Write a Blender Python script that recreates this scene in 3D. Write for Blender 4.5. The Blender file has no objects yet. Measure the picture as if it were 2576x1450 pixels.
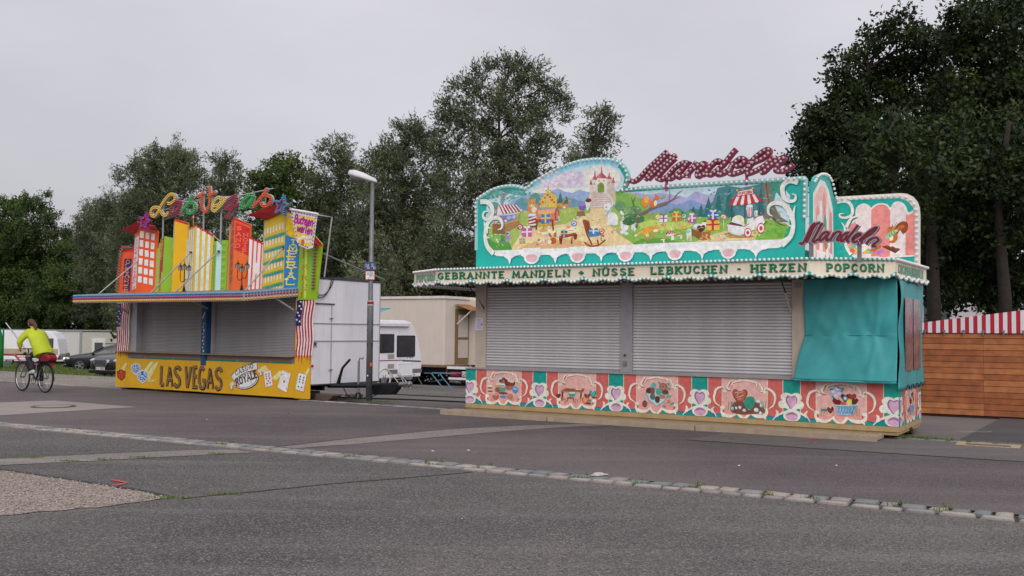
import bpy, bmesh, math, random
import numpy as np
from mathutils import Vector, Matrix
from mathutils.geometry import tessellate_polygon

sc = bpy.context.scene
col = sc.collection
R = math.radians

# ------------------------------------------------------------------ camera
cam_data = bpy.data.cameras.new('camera')
cam_data.sensor_width = 36.0
cam_data.lens = 2484.0 / 2576.0 * 36.0
cam_data.clip_start = 0.1
cam_data.clip_end = 3000
cam = bpy.data.objects.new('camera', cam_data)
col.objects.link(cam)
PITCH = math.atan(110 / 2484.0)
ROLL = math.atan(0.0098)
cam.matrix_world = (Matrix.Translation((0, 0, 1.6)) @ Matrix.Rotation(R(90) + PITCH, 4, 'X') @ Matrix.Rotation(ROLL, 4, 'Z'))
sc.camera = cam

# ------------------------------------------------------------------ overcast sky
SUN_EL, SUN_AZ = R(41), R(170)
world = bpy.data.worlds.new('World')
sc.world = world
world.use_nodes = True
nt = world.node_tree
for n in list(nt.nodes):
 nt.nodes.remove(n)
w_out = nt.nodes.new('ShaderNodeOutputWorld')
bg = nt.nodes.new('ShaderNodeBackground')
sky = nt.nodes.new('ShaderNodeTexSky')
sky.sky_type = 'NISHITA'
sky.sun_disc = False
sky.sun_elevation = SUN_EL
sky.sun_rotation = SUN_AZ
sky.dust_density = 3.0
tc = nt.nodes.new('ShaderNodeTexCoord')
sep = nt.nodes.new('ShaderNodeSeparateXYZ')
nt.links.new(tc.outputs['Generated'], sep.inputs[0])
# cloud deck: brighter towards the zenith (overcast distribution), soft lumps
ramp = nt.nodes.new('ShaderNodeMapRange')
ramp.inputs['From Min'].default_value = 0.0
ramp.inputs['From Max'].default_value = 1.0
ramp.inputs['To Min'].default_value = 5.3
ramp.inputs['To Max'].default_value = 10.6
nt.links.new(sep.outputs['Z'], ramp.inputs['Value'])
mp = nt.nodes.new('ShaderNodeMapping')
mp.inputs['Scale'].default_value = (1.0, 1.0, 2.6)
nt.links.new(tc.outputs['Generated'], mp.inputs['Vector'])
nz = nt.nodes.new('ShaderNodeTexNoise')
nz.inputs['Scale'].default_value = 1.5
nz.inputs['Detail'].default_value = 6.0
nz.inputs['Roughness'].default_value = 0.5
nt.links.new(mp.outputs[0], nz.inputs['Vector'])
nr = nt.nodes.new('ShaderNodeMapRange')
nr.inputs['From Min'].default_value = 0.3
nr.inputs['From Max'].default_value = 0.7
nr.inputs['To Min'].default_value = 0.84
nr.inputs['To Max'].default_value = 1.16
nt.links.new(nz.outputs['Fac'], nr.inputs['Value'])
mul = nt.nodes.new('ShaderNodeMath')
mul.operation = 'MULTIPLY'
nt.links.new(ramp.outputs[0], mul.inputs[0])
nt.links.new(nr.outputs[0], mul.inputs[1])
tint = nt.nodes.new('ShaderNodeVectorMath')
tint.operation = 'SCALE'
tint.inputs[0].default_value = (0.99, 0.968, 1.04)
nt.links.new(mul.outputs[0], tint.inputs['Scale'])
mix = nt.nodes.new('ShaderNodeMix')
mix.data_type = 'RGBA'
mix.inputs['Factor'].default_value = 0.9
nt.links.new(sky.outputs['Color'], mix.inputs['A'])
nt.links.new(tint.outputs['Vector'], mix.inputs['B'])
nt.links.new(mix.outputs['Result'], bg.inputs['Color'])
bg.inputs['Strength'].default_value = 0.09
nt.links.new(bg.outputs[0], w_out.inputs[0])

sun = bpy.data.lights.new('sun', 'SUN')
sun.energy = 1.5
sun.angle = R(55)
sun.color = (1.0, 0.97, 0.94)
sun_o = bpy.data.objects.new('sun', sun)
col.objects.link(sun_o)
sd = Vector((math.sin(SUN_AZ) * math.cos(SUN_EL), math.cos(SUN_AZ) * math.cos(SUN_EL), math.sin(SUN_EL)))
sun_o.rotation_euler = sd.to_track_quat('Z', 'Y').to_euler()

sc.view_settings.view_transform = 'Standard'
sc.view_settings.look = 'None'
sc.view_settings.gamma = 1.0
sc.view_settings.use_curve_mapping = False
sc.view_settings.exposure = 0.12
sc.render.engine = 'CYCLES'
sc.cycles.max_bounces = 6
sc.cycles.transparent_max_bounces = 12
sc.cycles.use_denoising = True
sc.cycles.use_adaptive_sampling = True

# ------------------------------------------------------------------ helpers
random.seed(7)
rng = np.random.default_rng(7)


def lin(h):
 v = [int(h[i:i + 2], 16) / 255 for i in (0, 2, 4)]
 return tuple(x / 12.92 if x <= 0.04045 else ((x + 0.055) / 1.055) ** 2.4 for x in v)


MATS = {}
GAIN = 1.15


def mat(name, hexcol, rough=0.55, metal=0.0, var=0.12, vscale=6.0, bump=0.0, bscale=60.0, spec=0.4, trans=0.0, dirt=0.0, coat=0.0):
 if name in MATS:
  return MATS[name]
 m = bpy.data.materials.new(name)
 m.use_nodes = True
 t = m.node_tree
 b = t.nodes['Principled BSDF']
 c = tuple(min(0.86, x * GAIN) for x in lin(hexcol))
 tcn = t.nodes.new('ShaderNodeTexCoord')
 n = t.nodes.new('ShaderNodeTexNoise')
 n.inputs['Scale'].default_value = vscale
 n.inputs['Detail'].default_value = 5
 t.links.new(tcn.outputs['Object'], n.inputs['Vector'])
 cr = t.nodes.new('ShaderNodeValToRGB')
 cr.color_ramp.elements[0].position = 0.3
 cr.color_ramp.elements[1].position = 0.72
 cr.color_ramp.elements[0].color = tuple(x * (1 - var) for x in c) + (1,)
 cr.color_ramp.elements[1].color = tuple(min(1, x * (1 + var * 0.6)) for x in c) + (1,)
 t.links.new(n.outputs['Fac'], cr.inputs['Fac'])
 last = cr.outputs['Color']
 if dirt > 0:
  n2 = t.nodes.new('ShaderNodeTexNoise')
  n2.inputs['Scale'].default_value = 2.2
  n2.inputs['Detail'].default_value = 9
  n2.inputs['Roughness'].default_value = 0.7
  mpn = t.nodes.new('ShaderNodeMapping')
  mpn.inputs['Scale'].default_value = (2.5, 2.5, 0.5)
  t.links.new(tcn.outputs['Object'], mpn.inputs['Vector'])
  t.links.new(mpn.outputs[0], n2.inputs['Vector'])
  r2 = t.nodes.new('ShaderNodeMapRange')
  r2.inputs['From Min'].default_value = 0.5
  r2.inputs['From Max'].default_value = 0.75
  r2.inputs['To Max'].default_value = dirt
  t.links.new(n2.outputs['Fac'], r2.inputs['Value'])
  mx = t.nodes.new('ShaderNodeMix')
  mx.data_type = 'RGBA'
  t.links.new(r2.outputs[0], mx.inputs['Factor'])
  t.links.new(last, mx.inputs['A'])
  mx.inputs['B'].default_value = (0.11, 0.10, 0.09, 1)
  last = mx.outputs['Result']
 t.links.new(last, b.inputs['Base Color'])
 b.inputs['Roughness'].default_value = rough
 b.inputs['Metallic'].default_value = metal
 b.inputs['Specular IOR Level'].default_value = spec
 b.inputs['Coat Weight'].default_value = coat
 if trans:
  b.inputs['Transmission Weight'].default_value = trans
 if bump > 0:
  n3 = t.nodes.new('ShaderNodeTexNoise')
  n3.inputs['Scale'].default_value = bscale
  n3.inputs['Detail'].default_value = 6
  t.links.new(tcn.outputs['Object'], n3.inputs['Vector'])
  bp = t.nodes.new('ShaderNodeBump')
  bp.inputs['Strength'].default_value = bump
  bp.inputs['Distance'].default_value = 0.02
  t.links.new(n3.outputs['Fac'], bp.inputs['Height'])
  t.links.new(bp.outputs[0], b.inputs['Normal'])
 MATS[name] = m
 return m


def paint_mat():
 """sign-writer's paint: colour comes from the picture drawn on the board"""
 if 'sign_paint' in MATS:
  return MATS['sign_paint']
 m = bpy.data.materials.new('sign_paint')
 m.use_nodes = True
 t = m.node_tree
 b = t.nodes['Principled BSDF']
 a = t.nodes.new('ShaderNodeAttribute')
 a.attribute_name = 'Col'
 tcn = t.nodes.new('ShaderNodeTexCoord')
 n = t.nodes.new('ShaderNodeTexNoise')
 n.inputs['Scale'].default_value = 14
 n.inputs['Detail'].default_value = 7
 t.links.new(tcn.outputs['Object'], n.inputs['Vector'])
 r = t.nodes.new('ShaderNodeMapRange')
 r.inputs['From Min'].default_value = 0.3
 r.inputs['From Max'].default_value = 0.7
 r.inputs['To Min'].default_value = 0.74
 r.inputs['To Max'].default_value = 1.18
 n2 = t.nodes.new('ShaderNodeTexNoise')
 n2.inputs['Scale'].default_value = 3.5
 n2.inputs['Detail'].default_value = 8
 n2.inputs['Roughness'].default_value = .65
 t.links.new(tcn.outputs['Object'], n2.inputs['Vector'])
 av = t.nodes.new('ShaderNodeMath')
 av.operation = 'MULTIPLY_ADD'
 av.inputs[1].default_value = .5
 t.links.new(n.outputs['Fac'], av.inputs[0])
 hv = t.nodes.new('ShaderNodeMath')
 hv.operation = 'MULTIPLY'
 hv.inputs[1].default_value = .5
 t.links.new(n2.outputs['Fac'], hv.inputs[0])
 t.links.new(hv.outputs[0], av.inputs[2])
 t.links.new(av.outputs[0], r.inputs['Value'])
 v = t.nodes.new('ShaderNodeVectorMath')
 v.operation = 'SCALE'
 t.links.new(a.outputs['Color'], v.inputs[0])
 t.links.new(r.outputs[0], v.inputs['Scale'])
 t.links.new(v.outputs['Vector'], b.inputs['Base Color'])
 b.inputs['Roughness'].default_value = 0.42
 b.inputs['Specular IOR Level'].default_value = 0.35
 MATS['sign_paint'] = m
 return m


def tag(o, label=None, cat=None, group=None, kind=None):
 if label:
  o['label'] = label
 if cat:
  o['category'] = cat
 if group:
  o['group'] = group
 if kind:
  o['kind'] = kind
 return o


def empty(name, loc=(0, 0, 0), rz=0.0, label=None, cat=None, group=None):
 o = bpy.data.objects.new(name, None)
 o.empty_display_size = 0.2
 o.location = loc
 o.rotation_euler = (0, 0, rz)
 col.objects.link(o)
 return tag(o, label, cat, group)


def link(name, me, m=None, parent=None, loc=None, rot=None, scale=None, kind=None):
 if m is not None and not me.materials:
  for q in (m if isinstance(m, (list, tuple)) else [m]):
   me.materials.append(q)
 o = bpy.data.objects.new(name, me)
 col.objects.link(o)
 if parent is not None:
  o.parent = parent
 if loc is not None:
  o.location = loc
 if rot is not None:
  o.rotation_euler = rot
 if scale is not None:
  o.scale = scale
 if kind:
  o['kind'] = kind
 return o


class MB:
 """mesh builder"""
 def __init__(s):
  s.v = []
  s.f = []
  s.mi = []

 def add(s, vs, fs, mi=0):
  b = len(s.v)
  s.v.extend([tuple(p) for p in vs])
  s.f.extend([tuple(i + b for i in f) for f in fs])
  s.mi.extend([mi] * len(fs))
  return s

 def box(s, c, d, rot=None, mi=0):
  hx, hy, hz = d[0] / 2, d[1] / 2, d[2] / 2
  vs = [Vector((x, y, z)) for z in (-hz, hz) for y in (-hy, hy) for x in (-hx, hx)]
  if rot is not None:
   vs = [rot @ p for p in vs]
  vs = [p + Vector(c) for p in vs]
  return s.add(vs, [(0, 2, 3, 1), (4, 5, 7, 6), (0, 1, 5, 4), (2, 6, 7, 3), (0, 4, 6, 2), (1, 3, 7, 5)], mi)

 def bx(s, x0, x1, y0, y1, z0, z1, mi=0):
  return s.box(((x0 + x1) / 2, (y0 + y1) / 2, (z0 + z1) / 2), (x1 - x0, y1 - y0, z1 - z0), None, mi)

 def tube(s, pts, r, n=8, mi=0, cap=True):
  pts = [Vector(p) for p in pts]
  rs = r if isinstance(r, (list, tuple)) else [r] * len(pts)
  rings = []
  up = None
  for i, p in enumerate(pts):
   d = (pts[min(i + 1, len(pts) - 1)] - pts[max(i - 1, 0)])
   if d.length < 1e-9:
    d = Vector((0, 0, 1))
   d.normalize()
   if up is None:
    up = Vector((0, 0, 1)) if abs(d.z) < 0.9 else Vector((1, 0, 0))
   a = d.cross(up)
   if a.length < 1e-6:
    a = d.cross(Vector((0, 1, 0)))
   a.normalize()
   b = a.cross(d)
   b.normalize()
   up = b
   rad = rs[i]
   ra, rb = rad if isinstance(rad, (list, tuple)) else (rad, rad)
   rings.append([p + a * (math.cos(2 * math.pi * k / n) * ra) + b * (math.sin(2 * math.pi * k / n) * rb) for k in range(n)])
  vs = [q for rg in rings for q in rg]
  fs = []
  for i in range(len(pts) - 1):
   for k in range(n):
    k2 = (k + 1) % n
    fs.append((i * n + k, i * n + k2, (i + 1) * n + k2, (i + 1) * n + k))
  if cap:
   fs.append(tuple(range(n - 1, -1, -1)))
   fs.append(tuple((len(pts) - 1) * n + k for k in range(n)))
  return s.add(vs, fs, mi)

 def prism(s, pts2, y0, y1, mi=0, ax='xz'):
  """closed polygon in (x,z) extruded between two y values (or in (x,y) between z)"""
  n = len(pts2)
  if ax == 'xz':
   P3 = lambda p, t: (p[0], t, p[1])
  elif ax == 'xy':
   P3 = lambda p, t: (p[0], p[1], t)
  else:
   P3 = lambda p, t: (t, p[0], p[1])
  vs = [P3(p, y0) for p in pts2] + [P3(p, y1) for p in pts2]
  tris = tessellate_polygon([[Vector((p[0], p[1], 0)) for p in pts2]])
  fs = [tuple(t) for t in tris] + [tuple(n + i for i in reversed(t)) for t in tris]
  fs += [(i, (i + 1) % n, n + (i + 1) % n, n + i) for i in range(n)]
  return s.add(vs, fs, mi)

 def ball(s, c, r, n=6, m=4, mi=0):
  rx, ry, rz = r if isinstance(r, (tuple, list)) else (r, r, r)
  vs = [(c[0], c[1], c[2] - rz)]
  for j in range(1, m):
   t = math.pi * j / m - math.pi / 2
   for k in range(n):
    a = 2 * math.pi * k / n
    vs.append((c[0] + rx * math.cos(t) * math.cos(a), c[1] + ry * math.cos(t) * math.sin(a), c[2] + rz * math.sin(t)))
  vs.append((c[0], c[1], c[2] + rz))
  fs = [(0, 1 + (k + 1) % n, 1 + k) for k in range(n)]
  for j in range(m - 2):
   for k in range(n):
    a = 1 + j * n
    fs.append((a + k, a + (k + 1) % n, a + n + (k + 1) % n, a + n + k))
  e = len(vs) - 1
  a = 1 + (m - 2) * n
  fs += [(a + k, a + (k + 1) % n, e) for k in range(n)]
  return s.add(vs, fs, mi)

 def torus(s, c, R0, r, ax=(0, 1, 0), n=28, m=8, mi=0):
  q = Vector((0, 0, 1)).rotation_difference(Vector(ax))
  vs, fs = [], []
  for i in range(n):
   a = 2 * math.pi * i / n
   for j in range(m):
    b = 2 * math.pi * j / m
    p = Vector(((R0 + r * math.cos(b)) * math.cos(a), (R0 + r * math.cos(b)) * math.sin(a), r * math.sin(b)))
    vs.append(q @ p + Vector(c))
  for i in range(n):
   for j in range(m):
    fs.append((i * m + j, ((i + 1) % n) * m + j, ((i + 1) % n) * m + (j + 1) % m, i * m + (j + 1) % m))
  return s.add(vs, fs, mi)

 def mesh(s, name, smooth=False, fix=True):
  me = bpy.data.meshes.new(name)
  me.from_pydata(s.v, [], s.f)
  if any(s.mi):
   me.polygons.foreach_set('material_index', s.mi)
  if fix:
   bm = bmesh.new()
   bm.from_mesh(me)
   bmesh.ops.recalc_face_normals(bm, faces=bm.faces)
   bm.to_mesh(me)
   bm.free()
  if smooth:
   me.polygons.foreach_set('use_smooth', [True] * len(me.polygons))
  me.update()
  return me

 def obj(s, name, m, parent=None, smooth=False, kind=None, bevel=0.0, **kw):
  me = s.mesh(name, smooth)
  o = link(name, me, m, parent, kind=kind, **kw)
  if bevel:
   md = o.modifiers.new('bevel', 'BEVEL')
   md.width = bevel
   md.segments = 2
   md.limit_method = 'ANGLE'
  return o


def copy_tree(o, parent=None):
 c = o.copy()
 col.objects.link(c)
 c.parent = parent
 for ch in list(o.children):
  copy_tree(ch, c)
 return c


def smooth_pts(pts, closed, n=4):
 L = len(pts)
 if L < 3:
  return list(pts)
 out = []
 rngi = range(L) if closed else range(L - 1)
 for i in rngi:
  p0 = pts[(i - 1) % L] if closed or i > 0 else pts[0]
  p1 = pts[i]
  p2 = pts[(i + 1) % L]
  p3 = pts[(i + 2) % L] if closed or i + 2 < L else pts[-1]
  for k in range(n):
   t = k / n
   out.append(tuple(0.5 * (2 * b + (c - a) * t + (2 * a - 5 * b + 4 * c - d) * t * t + (3 * b - a - 3 * c + d) * t ** 3) for a, b, c, d in zip(p0, p1, p2, p3)))
 if not closed:
  out.append(tuple(pts[-1]))
 return out


def ribbon(pts, w, taper=0):
 """mitred strip along a 2-D line: list of (left,right) pairs"""
 L = len(pts)
 closed = L > 3 and math.dist(pts[0], pts[-1]) < 1e-6
 out = []
 for i in range(L):
  if closed:
   a, b = pts[(i - 1) % (L - 1)], pts[(i + 1) % (L - 1)] if i < L - 1 else pts[1]
  else:
   a, b = pts[max(i - 1, 0)], pts[min(i + 1, L - 1)]
  p = pts[i]
  d1 = (p[0] - a[0], p[1] - a[1])
  d2 = (b[0] - p[0], b[1] - p[1])
  l1 = math.hypot(*d1)
  l2 = math.hypot(*d2)
  if l1 < 1e-9:
   d1, l1 = d2, l2
  if l2 < 1e-9:
   d2, l2 = d1, l1
  if l1 < 1e-9:
   d1 = d2 = (1, 0)
   l1 = l2 = 1
  n1 = (-d1[1] / l1, d1[0] / l1)
  n2 = (-d2[1] / l2, d2[0] / l2)
  nx, ny = n1[0] + n2[0], n1[1] + n2[1]
  ln = math.hypot(nx, ny)
  if ln < 0.5:
   nx, ny, k = n1[0], n1[1], 1.0
  else:
   nx, ny = nx / ln, ny / ln
   k = min(1.6, 1 / max(0.3, nx * n1[0] + ny * n1[1]))
  t = i / max(1, L - 1)
  f = 1.0
  if taper == 1:
   f = 1.0 - 0.85 * t ** 2
  elif taper == 2:
   f = 0.25 + 0.75 * math.sin(math.pi * t)
  h = w / 2 * f * k
  out.append(((p[0] + nx * h, p[1] + ny * h), (p[0] - nx * h, p[1] - ny * h)))
 return out


# one-line letter shapes: strokes in a box of height 1
GL = {
 'A': (.72, [[(0, 0), (.36, 1), (.72, 0)], [(.14, .34), (.58, .34)]]),
 'B': (.62, [[(0, 0), (0, 1)], [(0, 1), (.4, 1), (.56, .88), (.56, .66), (.4, .54), (0, .54)], [(.4, .54), (.62, .4), (.62, .14), (.42, 0), (0, 0)]]),
 'C': (.64, [[(.62, .78), (.52, .95), (.32, 1), (.12, .9), (0, .62), (0, .38), (.12, .1), (.32, 0), (.52, .05), (.64, .22)]]),
 'D': (.64, [[(0, 0), (0, 1)], [(0, 1), (.34, 1), (.56, .86), (.64, .5), (.56, .14), (.34, 0), (0, 0)]]),
 'E': (.58, [[(0, 0), (0, 1)], [(0, 1), (.58, 1)], [(0, .52), (.44, .52)], [(0, 0), (.58, 0)]]),
 'F': (.56, [[(0, 0), (0, 1)], [(0, 1), (.56, 1)], [(0, .52), (.44, .52)]]),
 'G': (.68, [[(.62, .8), (.52, .95), (.32, 1), (.12, .9), (0, .62), (0, .38), (.12, .1), (.34, 0), (.56, .08), (.66, .25), (.66, .44), (.38, .44)]]),
 'H': (.66, [[(0, 0), (0, 1)], [(.66, 0), (.66, 1)], [(0, .5), (.66, .5)]]),
 'I': (.2, [[(.1, 0), (.1, 1)]]),
 'K': (.64, [[(0, 0), (0, 1)], [(.62, 1), (0, .42)], [(.22, .6), (.66, 0)]]),
 'L': (.54, [[(0, 1), (0, 0), (.54, 0), (.54, .2)]]),
 'M': (.84, [[(0, 0), (.06, 1), (.42, .2), (.78, 1), (.84, 0)]]),
 'N': (.68, [[(0, 0), (0, 1), (.68, 0), (.68, 1)]]),
 'O': (.7, [[(.35, 1), (.12, .9), (0, .62), (0, .38), (.12, .1), (.35, 0), (.58, .1), (.7, .38), (.7, .62), (.58, .9), (.35, 1)]]),
 'P': (.58, [[(0, 0), (0, 1)], [(0, 1), (.4, 1), (.58, .88), (.58, .6), (.4, .46), (0, .46)]]),
 'R': (.64, [[(0, 0), (0, 1)], [(0, 1), (.4, 1), (.58, .88), (.58, .64), (.4, .5), (0, .5)], [(.32, .5), (.64, 0)]]),
 'S': (.58, [[(.56, .8), (.46, .96), (.26, 1), (.06, .88), (.04, .7), (.18, .56), (.42, .46), (.56, .32), (.54, .12), (.32, 0), (.12, .03), (0, .2)]]),
 'T': (.62, [[(.31, 0), (.31, 1)], [(0, .84), (0, 1), (.62, 1), (.62, .84)]]),
 'U': (.66, [[(0, 1), (0, .28), (.1, .06), (.33, 0), (.56, .06), (.66, .28), (.66, 1)]]),
 'V': (.68, [[(0, 1), (.34, 0), (.68, 1)]]),
 'W': (.94, [[(0, 1), (.22, 0), (.47, .8), (.72, 0), (.94, 1)]]),
 'Y': (.66, [[(0, 1), (.33, .5), (.66, 1)], [(.33, .5), (.33, 0)]]),
 'Z': (.6, [[(0, .82), (0, 1), (.6, 1), (0, 0), (.6, 0), (.6, .18)]]),
 '+': (.56, [[(.28, .2), (.28, .8)], [(0, .5), (.56, .5)]]),
 '-': (.4, [[(.04, .46), (.36, .46)]]),
 '!': (.2, [[(.1, .34), (.12, 1)], [(.09, 0), (.1, .12)]]),
 "'": (.16, [[(.06, .74), (.1, 1)]]),
 ' ': (.34, []),
 '0': (.58, [[(.29, 1), (.08, .86), (0, .5), (.08, .14), (.29, 0), (.5, .14), (.58, .5), (.5, .86), (.29, 1)]]),
 '1': (.4, [[(.04, .8), (.22, 1), (.22, 0)]]),
 '2': (.56, [[(.04, .78), (.16, .97), (.4, .97), (.54, .76), (.46, .5), (0, 0), (.56, 0)]]),
 '3': (.54, [[(.02, .9), (.2, 1), (.46, .92), (.5, .7), (.26, .54), (.5, .42), (.54, .18), (.34, 0), (.12, .02), (0, .16)]]),
 '5': (.56, [[(.5, 1), (.08, 1), (.04, .56), (.3, .62), (.54, .44), (.52, .14), (.3, 0), (0, .1)]]),
 '7': (.54, [[(0, 1), (.54, 1), (.2, 0)]]),
 'b': (.52, [[(0, 1), (0, 0), (.34, 0), (.52, .2), (.5, .5), (.3, .66), (0, .56)]]),
 'c': (.48, [[(.46, .52), (.3, .66), (.1, .58), (0, .34), (.08, .1), (.28, 0), (.48, .12)]]),
 'e': (.52, [[(.02, .34), (.5, .36), (.46, .56), (.28, .66), (.08, .56), (0, .34), (.08, .1), (.28, 0), (.5, .12)]]),
 'f': (.36, [[(.36, .95), (.22, 1), (.12, .84), (.12, 0)], [(0, .64), (.32, .64)]]),
 'g': (.52, [[(.5, .64), (.28, .66), (.06, .56), (0, .34), (.08, .1), (.28, 0), (.5, .12)], [(.52, .66), (.52, -.14), (.34, -.28), (.06, -.24)]]),
 'h': (.52, [[(0, 0), (0, 1)], [(0, .5), (.22, .66), (.44, .62), (.52, .44), (.52, 0)]]),
 'n': (.52, [[(0, 0), (0, .66)], [(0, .5), (.22, .66), (.44, .62), (.52, .44), (.52, 0)]]),
 'o': (.54, [[(.27, .66), (.07, .56), (0, .34), (.07, .1), (.27, 0), (.47, .1), (.54, .34), (.47, .56), (.27, .66)]]),
 'r': (.36, [[(0, 0), (0, .66)], [(0, .46), (.16, .64), (.36, .64)]]),
 's': (.44, [[(.42, .54), (.24, .66), (.04, .56), (.08, .38), (.36, .3), (.44, .14), (.24, 0), (0, .1)]]),
 'w': (.76, [[(0, .66), (.18, 0), (.38, .56), (.58, 0), (.76, .66)]]),
}
GL['\u00dc'] = (GL['U'][0], GL['U'][1] + [[(.14, 1.2), (.26, 1.2)], [(.42, 1.2), (.54, 1.2)]])
GL['\u00fc'] = (.52, [[(0, .66), (0, .2), (.1, .02), (.3, 0), (.52, .2)], [(.52, .66), (.52, 0)], [(.08, .9), (.18, .9)], [(.36, .9), (.46, .9)]])


def glyph_strokes(ch, st):
 wd, ss = GL.get(ch, GL[' '])
 ss = [list(q) for q in ss]
 if st == 1:
  ext = []
  for q in ss:
   for e, nb in ((q[0], q[1]), (q[-1], q[-2])):
    if (abs(e[1]) < 1e-6 or abs(e[1] - 1) < 1e-6) and abs(nb[1] - e[1]) > 0.3:
     ext.append([(e[0] - .15, e[1]), (e[0] + .15, e[1])])
  ss += ext
 return wd, ss


def text_strokes(txt, p0, p1, h, w, st, arc=0.0):
 """text set between two baseline points -> list of (width, polyline)"""
 gap = 0.34 if st == 1 else 0.2
 total = sum(glyph_strokes(ch, st)[0] + gap for ch in txt) - gap
 dx, dz = p1[0] - p0[0], p1[1] - p0[1]
 ln = math.hypot(dx, dz)
 ux, uz = dx / ln, dz / ln
 nx, nz_ = -uz, ux
 sx = ln / total
 out = []
 x = 0.0
 for ch in txt:
  wd, ss = glyph_strokes(ch, st)
  for q in ss:
   pl = []
   for a, b in q:
    s_ = (x + a) * sx
    t = s_ / ln
    lift = b * h + arc * 4 * t * (1 - t)
    pl.append((p0[0] + ux * s_ + nx * lift, p0[1] + uz * s_ + nz_ * lift))
   out.append((w * h, pl))
  x += wd + gap
 return out


def stacked_strokes(txt, p0, p1, h, wd_, w, st):
 n = len(txt)
 out = []
 for i, ch in enumerate(txt):
  t = i / max(1, n - 1)
  cx = p0[0] + (p1[0] - p0[0]) * t
  top = p0[1] + (p1[1] - p0[1]) * t
  g, ss = glyph_strokes(ch, st)
  for q in ss:
   out.append((w * h, [(cx + (a - g / 2) / max(g, .5) * wd_, top - h + b * h) for a, b in q]))
 return out


class Picture:
 """painted picture: overlapping flat shapes laid over each other in thin coats"""
 def __init__(s):
  s.items = []  # (colour, verts2d, faces)

 def poly(s, c, pts):
  tris = tessellate_polygon([[Vector((p[0], p[1], 0)) for p in pts]])
  s.items.append((c, list(pts), [tuple(t) for t in tris]))

 def stroke(s, c, w, pts, taper=0):
  rb = ribbon(pts, w, taper)
  vs = [p for ab in rb for p in ab]
  s.items.append((c, vs, [(2 * i, 2 * i + 1, 2 * i + 3, 2 * i + 2) for i in range(len(rb) - 1)]))

 def ell(s, c, o, a, b, n=14):
  s.items.append((c, [(o[0] + a[0] * math.cos(t) + b[0] * math.sin(t), o[1] + a[1] * math.cos(t) + b[1] * math.sin(t)) for t in [2 * math.pi * k / n for k in range(n)]], [tuple(range(n))]))

 def load(s, prims, dx=0.0, dz=0.0, kx=1.0):
  T = lambda p: (p[0] / 1000 * kx + dx, p[1] / 1000 + dz)
  F = lambda q: [(q[i] / 100 * kx + dx, q[i + 1] / 100 + dz) for i in range(0, len(q), 2)]
  for q in prims:
   if q[0] == 'p':
    pts = F(q[3])
    s.poly(q[1], smooth_pts(pts, True) if q[2] else pts)
   elif q[0] == 's':
    pts = F(q[5])
    s.stroke(q[1], q[2] / 1000, smooth_pts(pts, False) if q[3] else pts, q[4])
   elif q[0] == 'o':
    s.ell(q[1], T(q[2:4]), (q[4] / 1000 * kx, 0), (0, q[5] / 1000))
   elif q[0] == 'e':
    s.ell(q[1], T(q[2:4]), (q[4] / 1000 * kx, q[5] / 1000), (q[6] / 1000 * kx, q[7] / 1000))
   elif q[0] == 't':
    for w, pl in text_strokes(q[2], T(q[3]), T(q[4]), q[5] / 1000, q[6] / 1000, q[7], q[8] / 1000):
     s.stroke(q[1], w, pl)
   elif q[0] == 'v':
    for w, pl in stacked_strokes(q[2], T(q[3]), T(q[4]), q[5] / 1000, q[6] / 1000, q[7] / 1000, q[8]):
     s.stroke(q[1], w, pl)
  return s

 def scatter(s, n, x0, x1, z0, z1, cols, r0, r1, flat=.5, seed=1):
  r = random.Random(seed)
  for k in range(n):
   a, q = r.uniform(-.7, .7), r.uniform(r0, r1)
   s.ell(r.choice(cols), (r.uniform(x0, x1), r.uniform(z0, z1)), (q * math.cos(a), q * math.sin(a)), (-q * flat * math.sin(a), q * flat * math.cos(a)), 8)
  return s

 def build(s, name, parent, place, coat=0.0005, kind=None):
  """place(x, z, depth) -> 3-D point; depth counts outwards from the board"""
  boxes = []
  vs, fs, cols = [], [], []
  for c, pv, pf in s.items:
   xs = [p[0] for p in pv]
   zs = [p[1] for p in pv]
   bb = (min(xs), max(xs), min(zs), max(zs))
   lay = 1
   for b2, l2 in boxes:
    if l2 >= lay and bb[0] < b2[1] and bb[1] > b2[0] and bb[2] < b2[3] and bb[3] > b2[2]:
     lay = l2 + 1
   boxes.append((bb, lay))
   b = len(vs)
   vs += [place(p[0], p[1], 0.002 + lay * coat) for p in pv]
   fs += [tuple(i + b for i in f) for f in pf]
   cols += [tuple(min(.88, x * 1.22) for x in lin(c))] * len(pf)
  me = bpy.data.meshes.new(name)
  me.from_pydata(vs, [], fs)
  ca = me.color_attributes.new('Col', 'FLOAT_COLOR', 'CORNER')
  arr = np.ones((len(me.loops), 4), dtype=np.float32)
  k = 0
  for f, c in zip(fs, cols):
   arr[k:k + len(f), :3] = c
   k += len(f)
  ca.data.foreach_set('color', arr.ravel())
  return link(name, me, paint_mat(), parent, kind=kind)


front_of = lambda y0=0.0: (lambda x, z, d: (x, y0 - d, z))
side_of = lambda x0=0.0: (lambda v, z, d: (x0 + d, v, z))


def letter_rows(txt, p0, p1, h, w, st):
 """text set between two baseline points -> one stroke list for each letter"""
 gap = 0.5 if st == 1 else 0.2
 total = sum(glyph_strokes(ch, st)[0] + gap for ch in txt) - gap
 ln = math.dist(p0, p1)
 ux, uz = (p1[0] - p0[0]) / ln, (p1[1] - p0[1]) / ln
 sx = ln / total
 out = []
 x = 0.0
 for ch in txt:
  wd, ss = glyph_strokes(ch, st)
  if ss:
   out.append([(w * h, [(p0[0] + ux * (x + a) * sx - uz * q * h, p0[1] + uz * (x + a) * sx + ux * q * h) for a, q in s_]) for s_ in ss])
  x += wd + gap
 return out


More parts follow.
